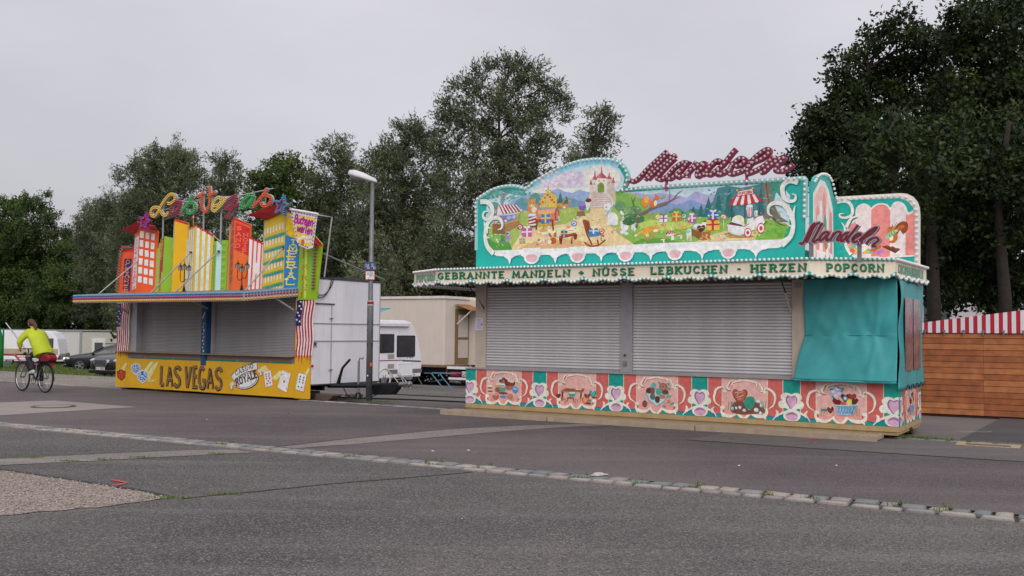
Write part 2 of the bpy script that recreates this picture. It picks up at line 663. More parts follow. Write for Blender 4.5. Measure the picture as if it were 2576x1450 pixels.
def lettering(rows, parent, place, m, depth=0.012, shade=None):
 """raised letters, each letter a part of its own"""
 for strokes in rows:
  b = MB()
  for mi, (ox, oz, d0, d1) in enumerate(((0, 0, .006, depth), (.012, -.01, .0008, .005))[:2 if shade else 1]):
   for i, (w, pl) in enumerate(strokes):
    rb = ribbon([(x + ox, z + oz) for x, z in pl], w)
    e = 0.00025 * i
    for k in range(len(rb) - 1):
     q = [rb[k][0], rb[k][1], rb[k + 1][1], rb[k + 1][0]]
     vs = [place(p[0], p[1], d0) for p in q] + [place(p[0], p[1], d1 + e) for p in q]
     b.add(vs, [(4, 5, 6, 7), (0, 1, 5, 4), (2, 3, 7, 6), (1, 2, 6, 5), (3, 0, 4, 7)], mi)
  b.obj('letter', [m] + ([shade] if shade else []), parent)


def bulb_mesh(name, r, n=8, m=5):
 return MB().ball((0, 0, 0), r, n, m).mesh(name, True)


def along(pts, step, start=0.0):
 """points every step along a polyline (any dimension)"""
 out = []
 d = start
 acc = 0.0
 for a, b in zip(pts[:-1], pts[1:]):
  l = math.dist(a, b)
  while d <= acc + l + 1e-9:
   t = (d - acc) / l if l else 0
   out.append(tuple(x + (y - x) * t for x, y in zip(a, b)))
   d += step
  acc += l
 return out

# traced sign-writing and pictures, in centimetres or millimetres on their boards
ART = {}
ART['mural'] = [
('p','bcd3dd',0,[-750,317,-759,340,-760,383,-758,413,-742,430,-717,435,-673,427,-657,435,-624,450,-578,466,-532,472,-496,469,-474,456,-464,439,-467,424,-478,412,-463,412,-317,412,-184,409,-166,388,-168,338,-180,316,-462,317]),('s','8fcbdd',92,1,0,[-653,438,-624,451,-578,467,-532,472,-496,470,-476,460]),('p','cfc3d6',1,[-646,432,-620,447,-582,459,-550,454,-532,440,-550,430,-610,430]),('p','dccfd8',1,[-615,446,-587,457,-564,449,-577,442]),('p','e6d9d2',1,[-550,448,-532,463,-505,464,-478,451,-472,434,-482,423,-531,424]),('p','efe4d2',1,[-658,426,-622,432,-575,427,-540,427,-536,418,-610,419]),('p','93a7c8',0,[-712,404,-692,418,-673,423,-651,420,-622,422,-600,429,-586,422,-570,418,-556,423,-531,416,-518,407,-531,392,-658,390]),('p','6f93ab',1,[-667,400,-638,410,-610,404,-582,411,-549,401,-527,400,-527,383,-667,387]),('p','a9a5cb',0,[-463,404,-439,411,-420,405,-393,407,-372,402,-346,396,-329,405,-310,398,-286,398,-286,360,-463,370]),('p','7f97bd',0,[-412,377,-386,391,-362,384,-337,392,-313,381,-286,385,-286,355,-412,361]),('p','4d7f86',0,[-358,364,-337,376,-317,372,-298,386,-290,408,-272,411,-249,406,-212,410,-202,380,-202,350,-337,355]),('p','2f6a66',0,[-316,360,-309,375,-312,375,-306,394,-300,374,-302,375,-295,359]),('p','2f6a66',0,[-300,355,-292,376,-294,376,-288,402,-281,376,-284,376,-276,354]),('p','2f6a66',0,[-282,354,-274,379,-276,379,-269,409,-262,378,-265,378,-257,353]),('p','2f6a66',0,[-225,355,-218,377,-220,378,-215,405,-210,377,-212,377,-206,354]),('p','2f6a66',0,[-327,359,-322,370,-324,370,-319,383,-315,369,-317,369,-311,358]),('p','2f6a66',0,[-341,359,-336,369,-338,369,-333,380,-329,368,-331,368,-326,359]),('p','7b6f62',0,[-213,410,-198,410,-194,379,-184,355,-168,344,-188,345,-197,354,-204,346,-214,346,-207,369]),('s','5d5248',15,1,0,[-206,410,-202,380,-195,354]),('s','94887a',13,1,0,[-209,410,-206,380,-204,356]),('p','3f8f7a',1,[-198,409,-184,409,-173,402,-180,386,-189,394,-193,379,-197,394]),('p','9bb45c',0,[-758,362,-732,373,-707,383,-662,391,-586,390,-558,392,-527,400,-504,382,-480,405,-467,410,-452,411,-420,393,-419,317,-531,316,-750,318,-757,336]),('p','7fae55',1,[-482,415,-461,410,-435,400,-420,385,-420,354,-454,355,-478,380]),('p','86b04e',0,[-463,368,-424,368,-399,373,-345,362,-278,357,-204,351,-168,340,-178,316,-462,317]),('p','b9c866',1,[-437,354,-388,360,-337,350,-345,342,-409,341]),('p','5f9440',0,[-450,318,-432,327,-388,327,-353,318,-378,317]),('p','dcc193',0,[-329,318,-305,327,-278,334,-240,329,-204,334,-217,317]),('p','a8824f',1,[-278,330,-255,331,-225,322,-266,322]),('p','68b03c',0,[-225,316,-220,328,-218,322,-214,327,-213,317]),('p','68b03c',0,[-215,323,-211,335,-209,329,-205,334,-204,324]),('p','68b03c',0,[-208,318,-203,329,-202,323,-198,328,-197,318]),('p','68b03c',0,[-200,326,-196,338,-194,332,-190,337,-189,327]),('p','68b03c',0,[-191,332,-187,343,-185,337,-181,342,-180,332]),('p','68b03c',0,[-189,319,-185,330,-183,324,-179,329,-178,319]),('p','68b03c',0,[-217,333,-213,344,-211,338,-207,343,-206,333]),('p','68b03c',0,[-182,324,-178,335,-176,329,-172,334,-171,324]),
('s','4c4036',25,1,1,[-197,354,-184,342,-171,338]),('s','4c4036',22,1,1,[-204,347,-212,340,-213,331]),('p','e2c596',0,[-702,316,-684,343,-645,358,-586,361,-549,372,-529,387,-488,387,-495,357,-473,336,-443,317,-531,316]),('p','cfa877',0,[-691,316,-657,330,-586,333,-531,325,-495,317,-562,315]),('p','efd9ae',1,[-643,350,-586,356,-549,352,-563,344,-621,343]),('p','4f8f43',0,[-751,318,-755,344,-734,351,-711,342,-698,316]),('p','74b04d',1,[-752,340,-742,352,-724,349,-731,332]),('o','f4f1ea',-7453,3459,23,-20),('o','e0b93a',-7453,3459,11,-9),('o','f4f1ea',-7338,3379,23,-20),('o','e0b93a',-7338,3379,11,-9),('o','f4f1ea',-7364,3498,22,-19),('o','e0b93a',-7364,3498,10,-9),('o','f4f1ea',-7258,3483,23,-20),('o','e0b93a',-7258,3483,10,-9),('o','f4f1ea',-7312,3335,23,-19),('o','e0b93a',-7312,3335,10,-9),('o','f4f1ea',-5652,3690,20,-19),('o','e0b93a',-5652,3690,9,-9),('o','f4f1ea',-5584,3727,21,-18),('o','e0b93a',-5584,3727,9,-8),('o','f4f1ea',-5492,3743,20,-19),('o','e0b93a',-5492,3743,9,-8),('o','f4f1ea',-5617,3616,20,-18),('o','e0b93a',-5617,3616,9,-8),('o','f4f1ea',-5537,3643,20,-18),('o','e0b93a',-5537,3643,9,-8),('o','f4f1ea',-5424,3698,21,-18),('o','e0b93a',-5424,3698,9,-8),('o','5e9a8c',-7422,4039,127,-78),('o','5f92a0',-6797,4045,147,-102),('o','5c9388',-6494,4132,116,-105),('o','6b9c8a',-6626,4077,97,-64),('o','a9b86a',-6722,3850,113,-63),('o','8bb05a',-5402,3840,91,-61),('o','a6bb66',-5792,3862,138,-54),('p','38746e',0,[-602,398,-595,422,-587,397]),('p','38746e',0,[-608,398,-603,414,-597,398]),('p','38746e',0,[-588,399,-582,415,-576,398]),('p','38746e',0,[-543,394,-538,408,-534,394]),('s','9a8f9c',70,1,0,[-723,405,-721,420,-710,430]),('s','9a8f9c',37,1,0,[-721,420,-732,429]),('e','4f9a8f',-7501,4227,107,-19,-7,-51),('e','66a79a',-7349,4293,150,-28,-7,-47),('e','3f8f86',-7123,4317,149,-28,-5,-38),('e','5aa198',-6923,4265,147,-27,-6,-42),('e','4c9a94',-6750,4233,82,-16,-5,-34),('e','3f8c7c',-7576,4134,66,-12,-8,-51),('e','74a99a',-6996,4184,73,-13,-6,-33),('p','d9ccc0',0,[-528,412,-528,441,-520,441,-520,411]),('p','c9b9ae',0,[-499,414,-499,440,-489,439,-489,413]),('p','e2d6c8',0,[-520,412,-520,443,-499,441,-498,414]),('p','d2c5bb',0,[-534,412,-533,431,-528,431,-527,412]),('p','bfafa6',0,[-489,413,-489,432,-484,432,-483,415]),('p','cdbfae',0,[-536,408,-531,418,-520,419,-520,411,-531,388]),('p','c2b3a4',0,[-501,416,-482,417,-480,397,-484,389]),('p','a9545f',0,[-522,442,-511,452,-510,466,-508,451,-497,440]),('p','c47a7c',0,[-520,442,-511,452,-510,462,-512,441]),('p','a9545f',0,[-529,440,-525,447,-523,457,-521,446,-518,439]),('p','c47a7c',0,[-528,440,-524,447,-524,453,-525,440]),('p','a9545f',0,[-500,439,-496,444,-494,452,-493,444,-488,438]),('p','c47a7c',0,[-499,439,-495,444,-495,448,-497,439]),('p','a9545f',0,[-534,431,-533,434,-531,441,-529,434,-527,430]),('p','c47a7c',0,[-533,431,-532,434,-531,437,-533,431]),('p','a9545f',0,[-489,431,-488,435,-486,442,-484,435,-482,431]),('p','c47a7c',0,[-488,431,-487,435,-486,438,-488,431]),('p','8b8f52',0,[-517,415,-518,429,-514,433,-510,434,-507,432,-504,428,-504,415]),
('p','73913f',0,[-516,415,-516,428,-510,432,-505,427,-505,415]),('o','6f5f5d',-5243,4318,12,-16),('o','6f5f5d',-4944,4317,12,-16),('o','6f5f5d',-5146,4368,11,-16),('o','6f5f5d',-5046,4361,11,-16),('p','d8c6bf',0,[-522,415,-501,414,-484,386,-529,387]),('s','a88f8c',11,0,0,[-522,413,-500,412]),('s','a88f8c',11,0,0,[-523,409,-498,409]),('s','a88f8c',11,0,0,[-524,406,-496,405]),('s','a88f8c',10,0,0,[-525,402,-494,402]),('s','a88f8c',10,0,0,[-526,399,-492,398]),('s','a88f8c',10,0,0,[-527,395,-489,394]),('s','a88f8c',11,0,0,[-528,392,-487,391]),('s','a88f8c',10,0,0,[-528,388,-485,387]),('s','cabaa6',47,1,0,[-524,416,-529,400,-531,386]),('s','d8c8b4',42,1,0,[-499,415,-489,401,-482,389]),('p','a67c4c',0,[-744,369,-686,375,-682,365,-716,348,-744,350]),('p','8a6238',0,[-744,369,-716,367,-716,348,-744,350]),('s','c9a068',23,0,0,[-745,370,-716,368,-684,375]),('p','6d7fa8',0,[-732,372,-728,384,-692,384,-688,375,-716,370]),('o','b95d88',-7191,3779,55,-34),('o','9fb7d8',-7066,3794,59,-38),('o','c8b3d8',-6955,3799,45,-38),('o','d8d2e2',-7141,3734,30,-22),('p','f1ebe6',0,[-731,405,-690,403,-678,390,-721,387]),('p','e9e1dc',0,[-739,390,-731,405,-721,387,-732,384]),('p','a8384a',0,[-731,405,-728,405,-718,387,-721,387]),('p','a8384a',0,[-724,405,-721,405,-710,388,-714,387]),('p','a8384a',0,[-718,405,-714,405,-703,388,-706,388]),('p','a8384a',0,[-711,404,-707,404,-696,389,-699,388]),('p','a8384a',0,[-704,404,-701,404,-688,389,-692,389]),('p','a8384a',0,[-697,404,-694,404,-681,390,-685,389]),('s','a8384a',21,0,0,[-733,403,-736,386]),('s','a07a55',14,0,0,[-738,390,-740,369]),('s','a07a55',14,0,0,[-680,390,-686,375]),('p','f0eae6',0,[-664,382,-645,382,-646,360,-662,363]),('p','9d2f48',0,[-664,378,-646,383,-646,379,-663,375]),('p','9d2f48',0,[-664,372,-646,376,-646,372,-663,369]),('p','9d2f48',0,[-663,366,-646,369,-646,365,-663,364]),('p','9d2f48',0,[-663,360,-646,362,-646,358,-663,358]),('o','cfd6da',-6546,3819,92,-31),('o','8ea6b4',-6551,3858,48,-15),('o','c58a4d',-6533,3934,121,-96),('o','cf9656',-6565,4031,92,-84),('o','c58a4d',-6627,4094,37,-32),('o','c58a4d',-6500,4099,36,-32),('o','ecd6b4',-6548,3996,44,-31),('o','3a2a22',-6538,4008,14,-10),('o','3a2a22',-6582,4043,9,-11),('o','3a2a22',-6524,4045,10,-10),('o','ecd6b4',-6508,3912,58,-55),('p','d9ab3f',0,[-639,394,-639,409,-635,409,-635,394]),('p','f0d37a',0,[-638,395,-638,408,-638,408,-637,395]),('o','5b93a6',-6373,4093,19,-8),('p','6fa3b5',0,[-639,391,-639,395,-635,395,-635,390]),('p','d9ab3f',0,[-635,394,-635,415,-631,415,-631,394]),('p','f0d37a',0,[-634,395,-634,414,-633,414,-633,395]),('o','5b93a6',-6331,4153,19,-8),('p','6fa3b5',0,[-635,390,-635,395,-631,395,-631,390]),('p','d9ab3f',0,[-631,394,-631,421,-627,421,-627,393]),('p','f0d37a',0,[-630,395,-630,420,-629,420,-629,395]),('o','5b93a6',-6290,4207,19,-8),('p','6fa3b5',0,[-631,390,-631,395,-627,395,-627,390]),('p','d9ab3f',0,[-626,393,-627,426,-623,426,-623,393]),('p','f0d37a',0,[-626,395,-626,425,-625,425,-625,394]),('o','5b93a6',-6249,4263,19,-9),('p','6fa3b5',0,[-626,390,-626,395,-623,394,-623,390]),
('p','d9ab3f',0,[-622,393,-623,434,-619,433,-618,393]),('p','f0d37a',0,[-622,394,-622,432,-621,432,-621,394]),('o','5b93a6',-6208,4335,19,-8),('p','6fa3b5',0,[-622,390,-622,394,-618,394,-618,390]),('p','d9ab3f',0,[-618,393,-618,427,-615,426,-614,393]),('p','f0d37a',0,[-618,394,-618,425,-617,425,-616,394]),('o','5b93a6',-6166,4266,19,-9),('p','6fa3b5',0,[-618,390,-618,394,-614,394,-614,389]),('p','d9ab3f',0,[-614,393,-614,422,-610,422,-610,392]),('p','f0d37a',0,[-613,394,-614,420,-613,420,-612,394]),('o','5b93a6',-6124,4217,19,-8),('p','6fa3b5',0,[-614,389,-614,394,-610,394,-610,389]),('p','d9ab3f',0,[-610,392,-610,419,-606,419,-606,392]),('p','f0d37a',0,[-609,394,-609,418,-608,418,-608,394]),('o','5b93a6',-6082,4189,19,-8),('p','6fa3b5',0,[-610,389,-610,394,-606,394,-606,389]),('p','d9ab3f',0,[-606,392,-606,416,-602,415,-602,392]),('p','f0d37a',0,[-605,393,-605,414,-604,414,-604,393]),('o','5b93a6',-6041,4156,19,-9),('p','6fa3b5',0,[-606,389,-606,393,-602,393,-602,389]),('o','a83242',-6218,4181,21,-18),('o','e8a0a0',-6218,4181,7,-6),('o','a83242',-6277,4123,21,-19),('o','e8a0a0',-6277,4123,7,-7),('o','a83242',-6166,4136,22,-18),('o','e8a0a0',-6166,4136,7,-6),('o','a83242',-6324,4048,21,-19),('o','e8a0a0',-6324,4048,7,-6),('o','a83242',-6127,4078,21,-19),('o','e8a0a0',-6127,4078,7,-6),('o','a83242',-6384,4016,22,-19),('o','e8a0a0',-6384,4016,7,-6),('o','a83242',-6080,4031,22,-18),('o','e8a0a0',-6080,4031,8,-6),('p','c98a63',0,[-647,390,-641,392,-602,392,-597,383,-598,369,-609,357,-645,371]),('p','e0a880',0,[-643,390,-603,390,-600,383,-642,382]),('o','9c4a36',-6014,3791,52,-128),('o','c47a5a',-6009,3791,30,-96),('p','a8472e',0,[-648,373,-608,371,-609,366,-648,368]),('s','8d3a26',32,0,0,[-644,369,-646,353]),('s','8d3a26',32,0,0,[-611,368,-609,350]),('s','b9c3c9',22,1,0,[-598,377,-597,368,-605,366]),('o','d8a136',-6289,3614,90,-19),('s','c48a2c',27,1,0,[-629,361,-630,351]),('o','d8a136',-6298,3510,81,-25),('o','cf8d4c',-5961,3970,69,-37),('e','cf8d4c',-5840,3943,74,4,7,-40),('s','c5813f',26,1,0,[-590,400,-586,408]),('s','c5813f',26,1,0,[-579,396,-576,403]),('o','cf8d4c',-5852,4071,25,-18),('o','cf8d4c',-5752,4032,25,-18),('s','b9763a',11,0,0,[-600,396,-600,386]),('s','b9763a',11,0,0,[-593,395,-593,385]),('s','b9763a',11,0,0,[-588,395,-589,385]),('s','b9763a',11,0,0,[-581,394,-581,385]),('s','b9763a',11,0,0,[-578,394,-578,384]),('o','f2e6d2',-5863,3923,33,-16),('p','8c6844',0,[-558,385,-545,384,-542,374,-561,374]),('o','c9a878',-5516,3846,68,-18),('p','f2ece8',0,[-543,400,-530,400,-536,384,-539,384]),('o','5e2f22',-5358,4020,63,-36),('o','7a4030',-5376,4042,27,-20),('o','7a4030',-5326,4031,22,-19),('p','9c4526',0,[-597,339,-563,344,-558,340,-593,336]),('p','7c3219',0,[-593,336,-558,340,-560,331,-565,331,-567,338,-589,335,-591,323,-595,324,-597,337]),('p','8d3c20',0,[-570,337,-568,337,-569,323,-572,324]),('p','f3ead8',0,[-584,345,-583,353,-570,355,-569,346]),('p','d99a3c',0,[-584,352,-579,358,-570,355,-577,352]),('p','a85a28',0,[-584,348,-569,349,-569,348,-584,347]),
('s','7e3c1e',28,1,0,[-546,364,-538,339,-533,330]),('s','7e3c1e',28,1,0,[-544,325,-531,318,-515,319,-501,328]),('s','7e3c1e',28,1,0,[-538,339,-512,341,-509,328]),('s','7e3c1e',27,1,0,[-512,341,-504,334]),('s','7e3c1e',28,1,0,[-533,330,-528,320]),('s','7e3c1e',28,1,0,[-517,329,-515,320]),('p','93502a',0,[-548,365,-545,368,-534,364,-529,341,-537,339]),('s','6b3016',13,1,0,[-542,363,-535,341]),('s','6b3016',13,1,0,[-539,363,-532,342]),('p','3f7fb4',1,[-535,341,-517,343,-512,340,-514,336,-533,335]),('e','dcdde2',-4865,3659,103,15,28,-115),('o','e9e9ec',-4954,3875,93,-72),('o','dcdde2',-5021,3919,27,-24),('o','dcdde2',-4893,3928,31,-28),('o','dca0a8',-4893,3928,18,-16),('o','3a3436',-4994,3873,11,-10),('o','dcdde2',-4930,3583,70,-37),('o','dcdde2',-4816,3567,57,-32),('s','dcdde2',55,1,0,[-493,379,-502,374]),('s','4fb3b0',25,1,0,[-500,372,-489,385,-484,389,-478,388]),('s','f2f2f2',8,1,0,[-499,372,-488,385]),('o','dcdde2',-4628,3558,86,-143),('o','e9e9ec',-4636,3777,87,-68),('o','dcdde2',-4549,3792,26,-28),('o','3a3436',-4716,3801,13,-10),('o','dcdde2',-4666,3410,52,-35),('o','dcdde2',-4590,3377,43,-28),('o','f4eef0',-4635,3588,57,-52),('s','b0406e',14,1,0,[-468,359,-464,362,-459,359]),('s','b0406e',15,1,0,[-467,356,-462,355,-460,357]),('s','c9b0b6',8,0,0,[-464,354,-468,346]),('o','ecebee',-4451,3470,52,-63),('o','f2f2f4',-4451,3525,47,-39),('o','e0c95c',-4472,3441,30,-16),('o','6fb5c4',-4472,3420,34,-14),('o','8a929a',-7107,3391,50,-77),('o','a9b0b6',-7083,3486,50,-43),('o','3b3f46',-7098,3486,30,-12),('s','6f777f',33,1,0,[-716,333,-722,337,-724,343]),('s','3f454c',12,0,0,[-720,337,-723,336]),('e','c078a8',-7025,3419,39,18,15,-22),('s','f4f0f4',7,1,0,[-705,340,-700,344]),('o','b0572c',-6092,3308,71,-66),('o','c0662f',-6046,3420,38,-46),('s','b0572c',40,1,1,[-613,338,-618,344,-615,344]),('o','e8d6c6',-6167,3290,38,-41),('o','f0ece8',-5987,3417,33,-45),('e','c9a0c9',-6235,3418,49,13,8,-20),('o','4f7d55',-4498,3690,150,-91),('o','5d8a5c',-4434,3785,128,-79),('o','3d6b48',-4541,3593,129,-72),('o','47754f',-4348,3623,107,-68),('o','6a9766',-4716,3881,109,-80),('o','8aa55a',-4115,3669,105,-54),('o','739f67',-4585,3794,86,-68),('s','6e6258',45,1,1,[-440,347,-439,366,-450,403]),('s','6e6258',19,1,1,[-447,393,-439,408]),('s','75675a',57,1,0,[-439,368,-422,374,-407,382,-382,388]),('s','75675a',28,1,1,[-391,385,-372,393,-362,403,-352,409]),('s','75675a',16,1,1,[-370,394,-354,399]),('s','75675a',14,1,1,[-378,390,-376,402,-378,410]),('e','e08a2c',-4221,3931,79,-18,-19,-100),('e','f0b45a',-4205,3969,42,-9,-12,-65),('o','d8742a',-4078,3883,59,-71),('o','f2dcc0',-4032,3890,30,-51),('o','d8742a',-4011,3987,46,-36),('s','c8662a',18,1,1,[-402,402,-404,406]),('e','8fb85a',-3896,3993,50,14,6,-17),('e','dd9a3c',-4167,3427,112,23,15,-50),('o','e0a048',-4020,3459,51,-39),('o','f6ead6',-4030,3401,46,-27),('s','e4a850',53,1,1,[-426,340,-435,337,-442,333]),('e','f4e6cc',-4411,3333,32,10,7,-17),('s','c98a3c',16,0,0,[-422,340,-422,328]),('s','c98a3c',16,0,0,[-417,340,-417,328]),('s','c98a3c',16,0,0,[-407,339,-407,328]),
('s','c98a3c',16,0,0,[-403,339,-403,327]),('o','e2a650',-4209,3350,51,-35),('o','f4e6cc',-4187,3320,29,-24),('s','c98a3c',12,0,0,[-423,333,-423,324]),('s','c98a3c',12,0,0,[-418,333,-418,324]),('s','c98a3c',12,0,0,[-414,333,-414,324]),('p','efe7dc',0,[-374,334,-370,333,-368,323,-374,322]),('o','b5343a',-3749,3340,92,-42),('p','efe7dc',1,[-384,332,-366,334,-371,331,-379,330]),('o','f6efe8',-3799,3346,10,-8),('o','f6efe8',-3766,3364,10,-8),('o','f6efe8',-3725,3362,10,-7),('o','f6efe8',-3692,3349,10,-7),('o','f6efe8',-3745,3340,10,-8),('p','efe7dc',0,[-357,331,-354,330,-353,324,-357,324]),('o','b5343a',-3575,3309,53,-24),('p','efe7dc',1,[-363,330,-352,331,-355,329,-360,329]),('o','f6efe8',-3604,3311,6,-4),('o','f6efe8',-3585,3322,6,-5),('o','f6efe8',-3561,3321,6,-5),('o','f6efe8',-3542,3313,6,-4),('o','f6efe8',-3573,3308,6,-5),('p','efe7dc',0,[-389,324,-387,324,-386,319,-389,319]),('o','b5343a',-3894,3249,47,-21),('p','efe7dc',1,[-394,324,-385,325,-387,323,-392,323]),('o','f6efe8',-3919,3250,5,-4),('o','f6efe8',-3902,3259,5,-4),('o','f6efe8',-3881,3258,5,-3),('o','f6efe8',-3865,3252,5,-4),('o','f6efe8',-3892,3247,5,-4),('o','7fa657',-3864,3656,124,-66),('o','5f8f5c',-3638,3702,123,-77),('o','6c9c58',-3414,3652,111,-69),('o','4f8a5e',-2937,3607,137,-75),('o','6fa253',-2819,3544,116,-56),('o','96b65c',-3740,3592,82,-43),('p','8a5a2e',0,[-337,342,-317,334,-317,319,-335,329]),('p','a06a36',0,[-317,334,-302,336,-303,321,-317,319]),('p','6e4320',0,[-319,347,-312,354,-290,352,-288,342,-302,335,-306,346]),('p','8c5c30',0,[-313,351,-292,350,-290,343,-304,342]),('s','c9a24c',12,0,0,[-337,342,-317,334,-302,336]),('s','c9a24c',10,0,0,[-317,334,-317,319]),('o','c9a24c',-3090,3289,20,-19),('o','e8e4e8',-3253,3452,80,-38),('o','f2f0f2',-3134,3465,52,-49),('o','d87a9a',-3064,3405,43,-19),('o','9fc6d8',-3293,3416,44,-19),('o','e8c35a',-3084,3444,28,-17),('p','5a2417',1,[-319,334,-325,339,-326,344,-322,346,-319,344,-316,346,-312,345,-313,339]),('s','f0dcd0',6,1,0,[-324,340,-319,342,-314,341]),('p','c3d7d6',0,[-345,321,-346,338,-342,341,-337,340,-336,320]),('o','7fb8c0',-3426,3364,29,-26),('s','f4f4f4',8,1,0,[-344,336,-342,338,-341,335]),('o','d8b85c',-3403,3268,28,-20),('o','c98aa0',-3409,3230,32,-16),('p','c25a9a',0,[-678,358,-655,357,-656,340,-677,341]),('s','f0dce8',37,0,0,[-666,357,-666,340]),('s','f0dce8',27,0,0,[-678,350,-655,350]),('e','f0dce8',-6699,3591,36,-16,-10,-18),('e','f0dce8',-6631,3588,35,13,10,-19),('s','e8ddd0',11,0,0,[-682,360,-681,337]),('o','b03a4e',-6817,3601,64,-55),('s','f4ece0',18,1,0,[-686,360,-683,363,-678,360,-681,357,-683,360]),('p','c8862e',0,[-683,337,-670,337,-670,328,-682,328]),('s','7ec4b4',21,0,0,[-676,337,-676,328]),('s','7ec4b4',15,0,0,[-683,333,-670,333]),('e','7ec4b4',-6785,3381,21,-9,-5,-11),('e','7ec4b4',-6746,3379,20,7,5,-11),('p','3f78bf',0,[-635,382,-616,381,-617,364,-635,365]),('s','e0c04a',31,0,0,[-626,381,-626,365]),('s','e0c04a',27,0,0,[-635,374,-616,374]),('e','e0c04a',-6287,3833,31,-14,-9,-19),('e','e0c04a',-6229,3830,30,10,10,-20),
('p','9a3c3c',0,[-593,349,-579,348,-579,336,-592,336]),('s','7ec4b4',23,0,0,[-586,348,-586,336]),('s','7ec4b4',20,0,0,[-593,343,-579,343]),('e','7ec4b4',-5880,3497,22,-10,-7,-13),('e','7ec4b4',-5838,3495,22,8,7,-14),('s','e8ddd0',11,0,0,[-565,361,-565,346]),('o','3f7fc4',-5652,3608,60,-54),('s','f4efe6',17,1,0,[-569,361,-566,364,-562,361,-565,358,-567,360]),('p','7a5aa8',0,[-556,395,-541,394,-543,384,-554,385]),('o','9a7ac4',-5487,3947,77,-25),('s','e8ddd0',11,0,0,[-508,344,-508,328]),('o','b8323a',-5085,3439,58,-52),('s','f0dcc8',17,1,0,[-512,344,-510,347,-505,344,-508,341,-510,343]),('p','3f7fb4',0,[-534,351,-516,350,-517,339,-534,340]),('s','f0e6da',30,0,0,[-525,350,-525,340]),('s','f0e6da',17,0,0,[-534,346,-516,345]),('e','f0e6da',-5280,3515,29,-13,-6,-12),('e','f0e6da',-5226,3512,28,11,6,-12),('p','e6d8e4',0,[-396,367,-381,367,-381,355,-396,355]),('s','8a5aa8',27,0,0,[-388,367,-388,355]),('s','8a5aa8',18,0,0,[-396,362,-381,361]),('e','8a5aa8',-3909,3680,26,-12,-6,-13),('e','8a5aa8',-3861,3677,25,10,6,-13),('s','e8ddd0',10,0,0,[-399,364,-398,351]),('o','e0b24a',-3989,3643,50,-47),('s','f4ecd8',14,1,0,[-402,364,-400,367,-396,365,-398,362,-400,364]),('o','c98a5a',-3884,3502,54,-28),('p','c8682e',0,[-372,370,-355,369,-356,355,-372,356]),('s','e8c46a',29,0,0,[-364,369,-364,356]),('s','e8c46a',22,0,0,[-372,364,-355,363]),('e','e8c46a',-3663,3710,27,-14,-8,-16),('e','e8c46a',-3612,3707,27,10,8,-16),('s','e8ddd0',10,0,0,[-350,364,-349,350]),('o','2f9a88',-3495,3637,53,-50),('s','f0ece0',15,1,0,[-353,364,-350,366,-347,364,-349,361,-351,363]),('o','d8a03a',-3505,3435,61,-23),('p','b0589a',0,[-343,365,-328,365,-328,351,-342,352]),('s','f0dce8',25,0,0,[-335,365,-335,352]),('s','f0dce8',20,0,0,[-343,359,-328,359]),('e','f0dce8',-3375,3661,23,-12,-8,-15),('e','f0dce8',-3332,3658,23,9,7,-15),('p','3f6fbf',0,[-308,369,-288,368,-288,353,-307,354]),('s','f0e6da',34,0,0,[-298,368,-298,354]),('s','f0e6da',22,0,0,[-307,362,-288,362]),('e','f0e6da',-3005,3697,31,-15,-8,-16),('e','f0e6da',-2947,3694,32,12,8,-17),('p','e0b84a',0,[-310,354,-286,353,-286,336,-309,337]),('s','b8323a',42,0,0,[-298,353,-298,336]),('s','b8323a',25,0,0,[-310,346,-286,346]),('e','b8323a',-3012,3550,38,-19,-10,-18),('e','b8323a',-2939,3546,38,16,9,-19),('s','e8ddd0',10,0,0,[-279,358,-279,341]),('o','d86a8a',-2790,3581,50,-49),('s','f4ece0',15,1,0,[-283,358,-280,361,-276,358,-278,356,-280,358]),('p','f2e6c8',1,[-266,346,-264,354,-258,359,-250,359,-244,354,-243,342,-253,341]),('o','fbf3dc',-2588,3533,42,-30),('o','e8cf8a',-2511,3538,42,-30),('o','fbf3dc',-2549,3484,49,-34),('s','3a4a6a',17,0,0,[-265,378,-265,350]),('s','3a4a6a',17,0,0,[-242,378,-242,345]),('s','3a4a6a',17,0,0,[-233,380,-233,367]),('s','3a4a6a',17,0,0,[-217,381,-217,357]),('p','f2eee8',0,[-240,372,-229,373,-230,356,-237,356]),('s','c23a42',13,0,0,[-237,372,-236,356]),('s','c23a42',13,0,0,[-234,372,-234,356]),('s','c23a42',13,0,0,[-231,373,-231,356]),('o','f6f0dc',-2340,3743,56,-26),('p','f2eee8',0,[-226,364,-220,365,-221,356,-225,356]),
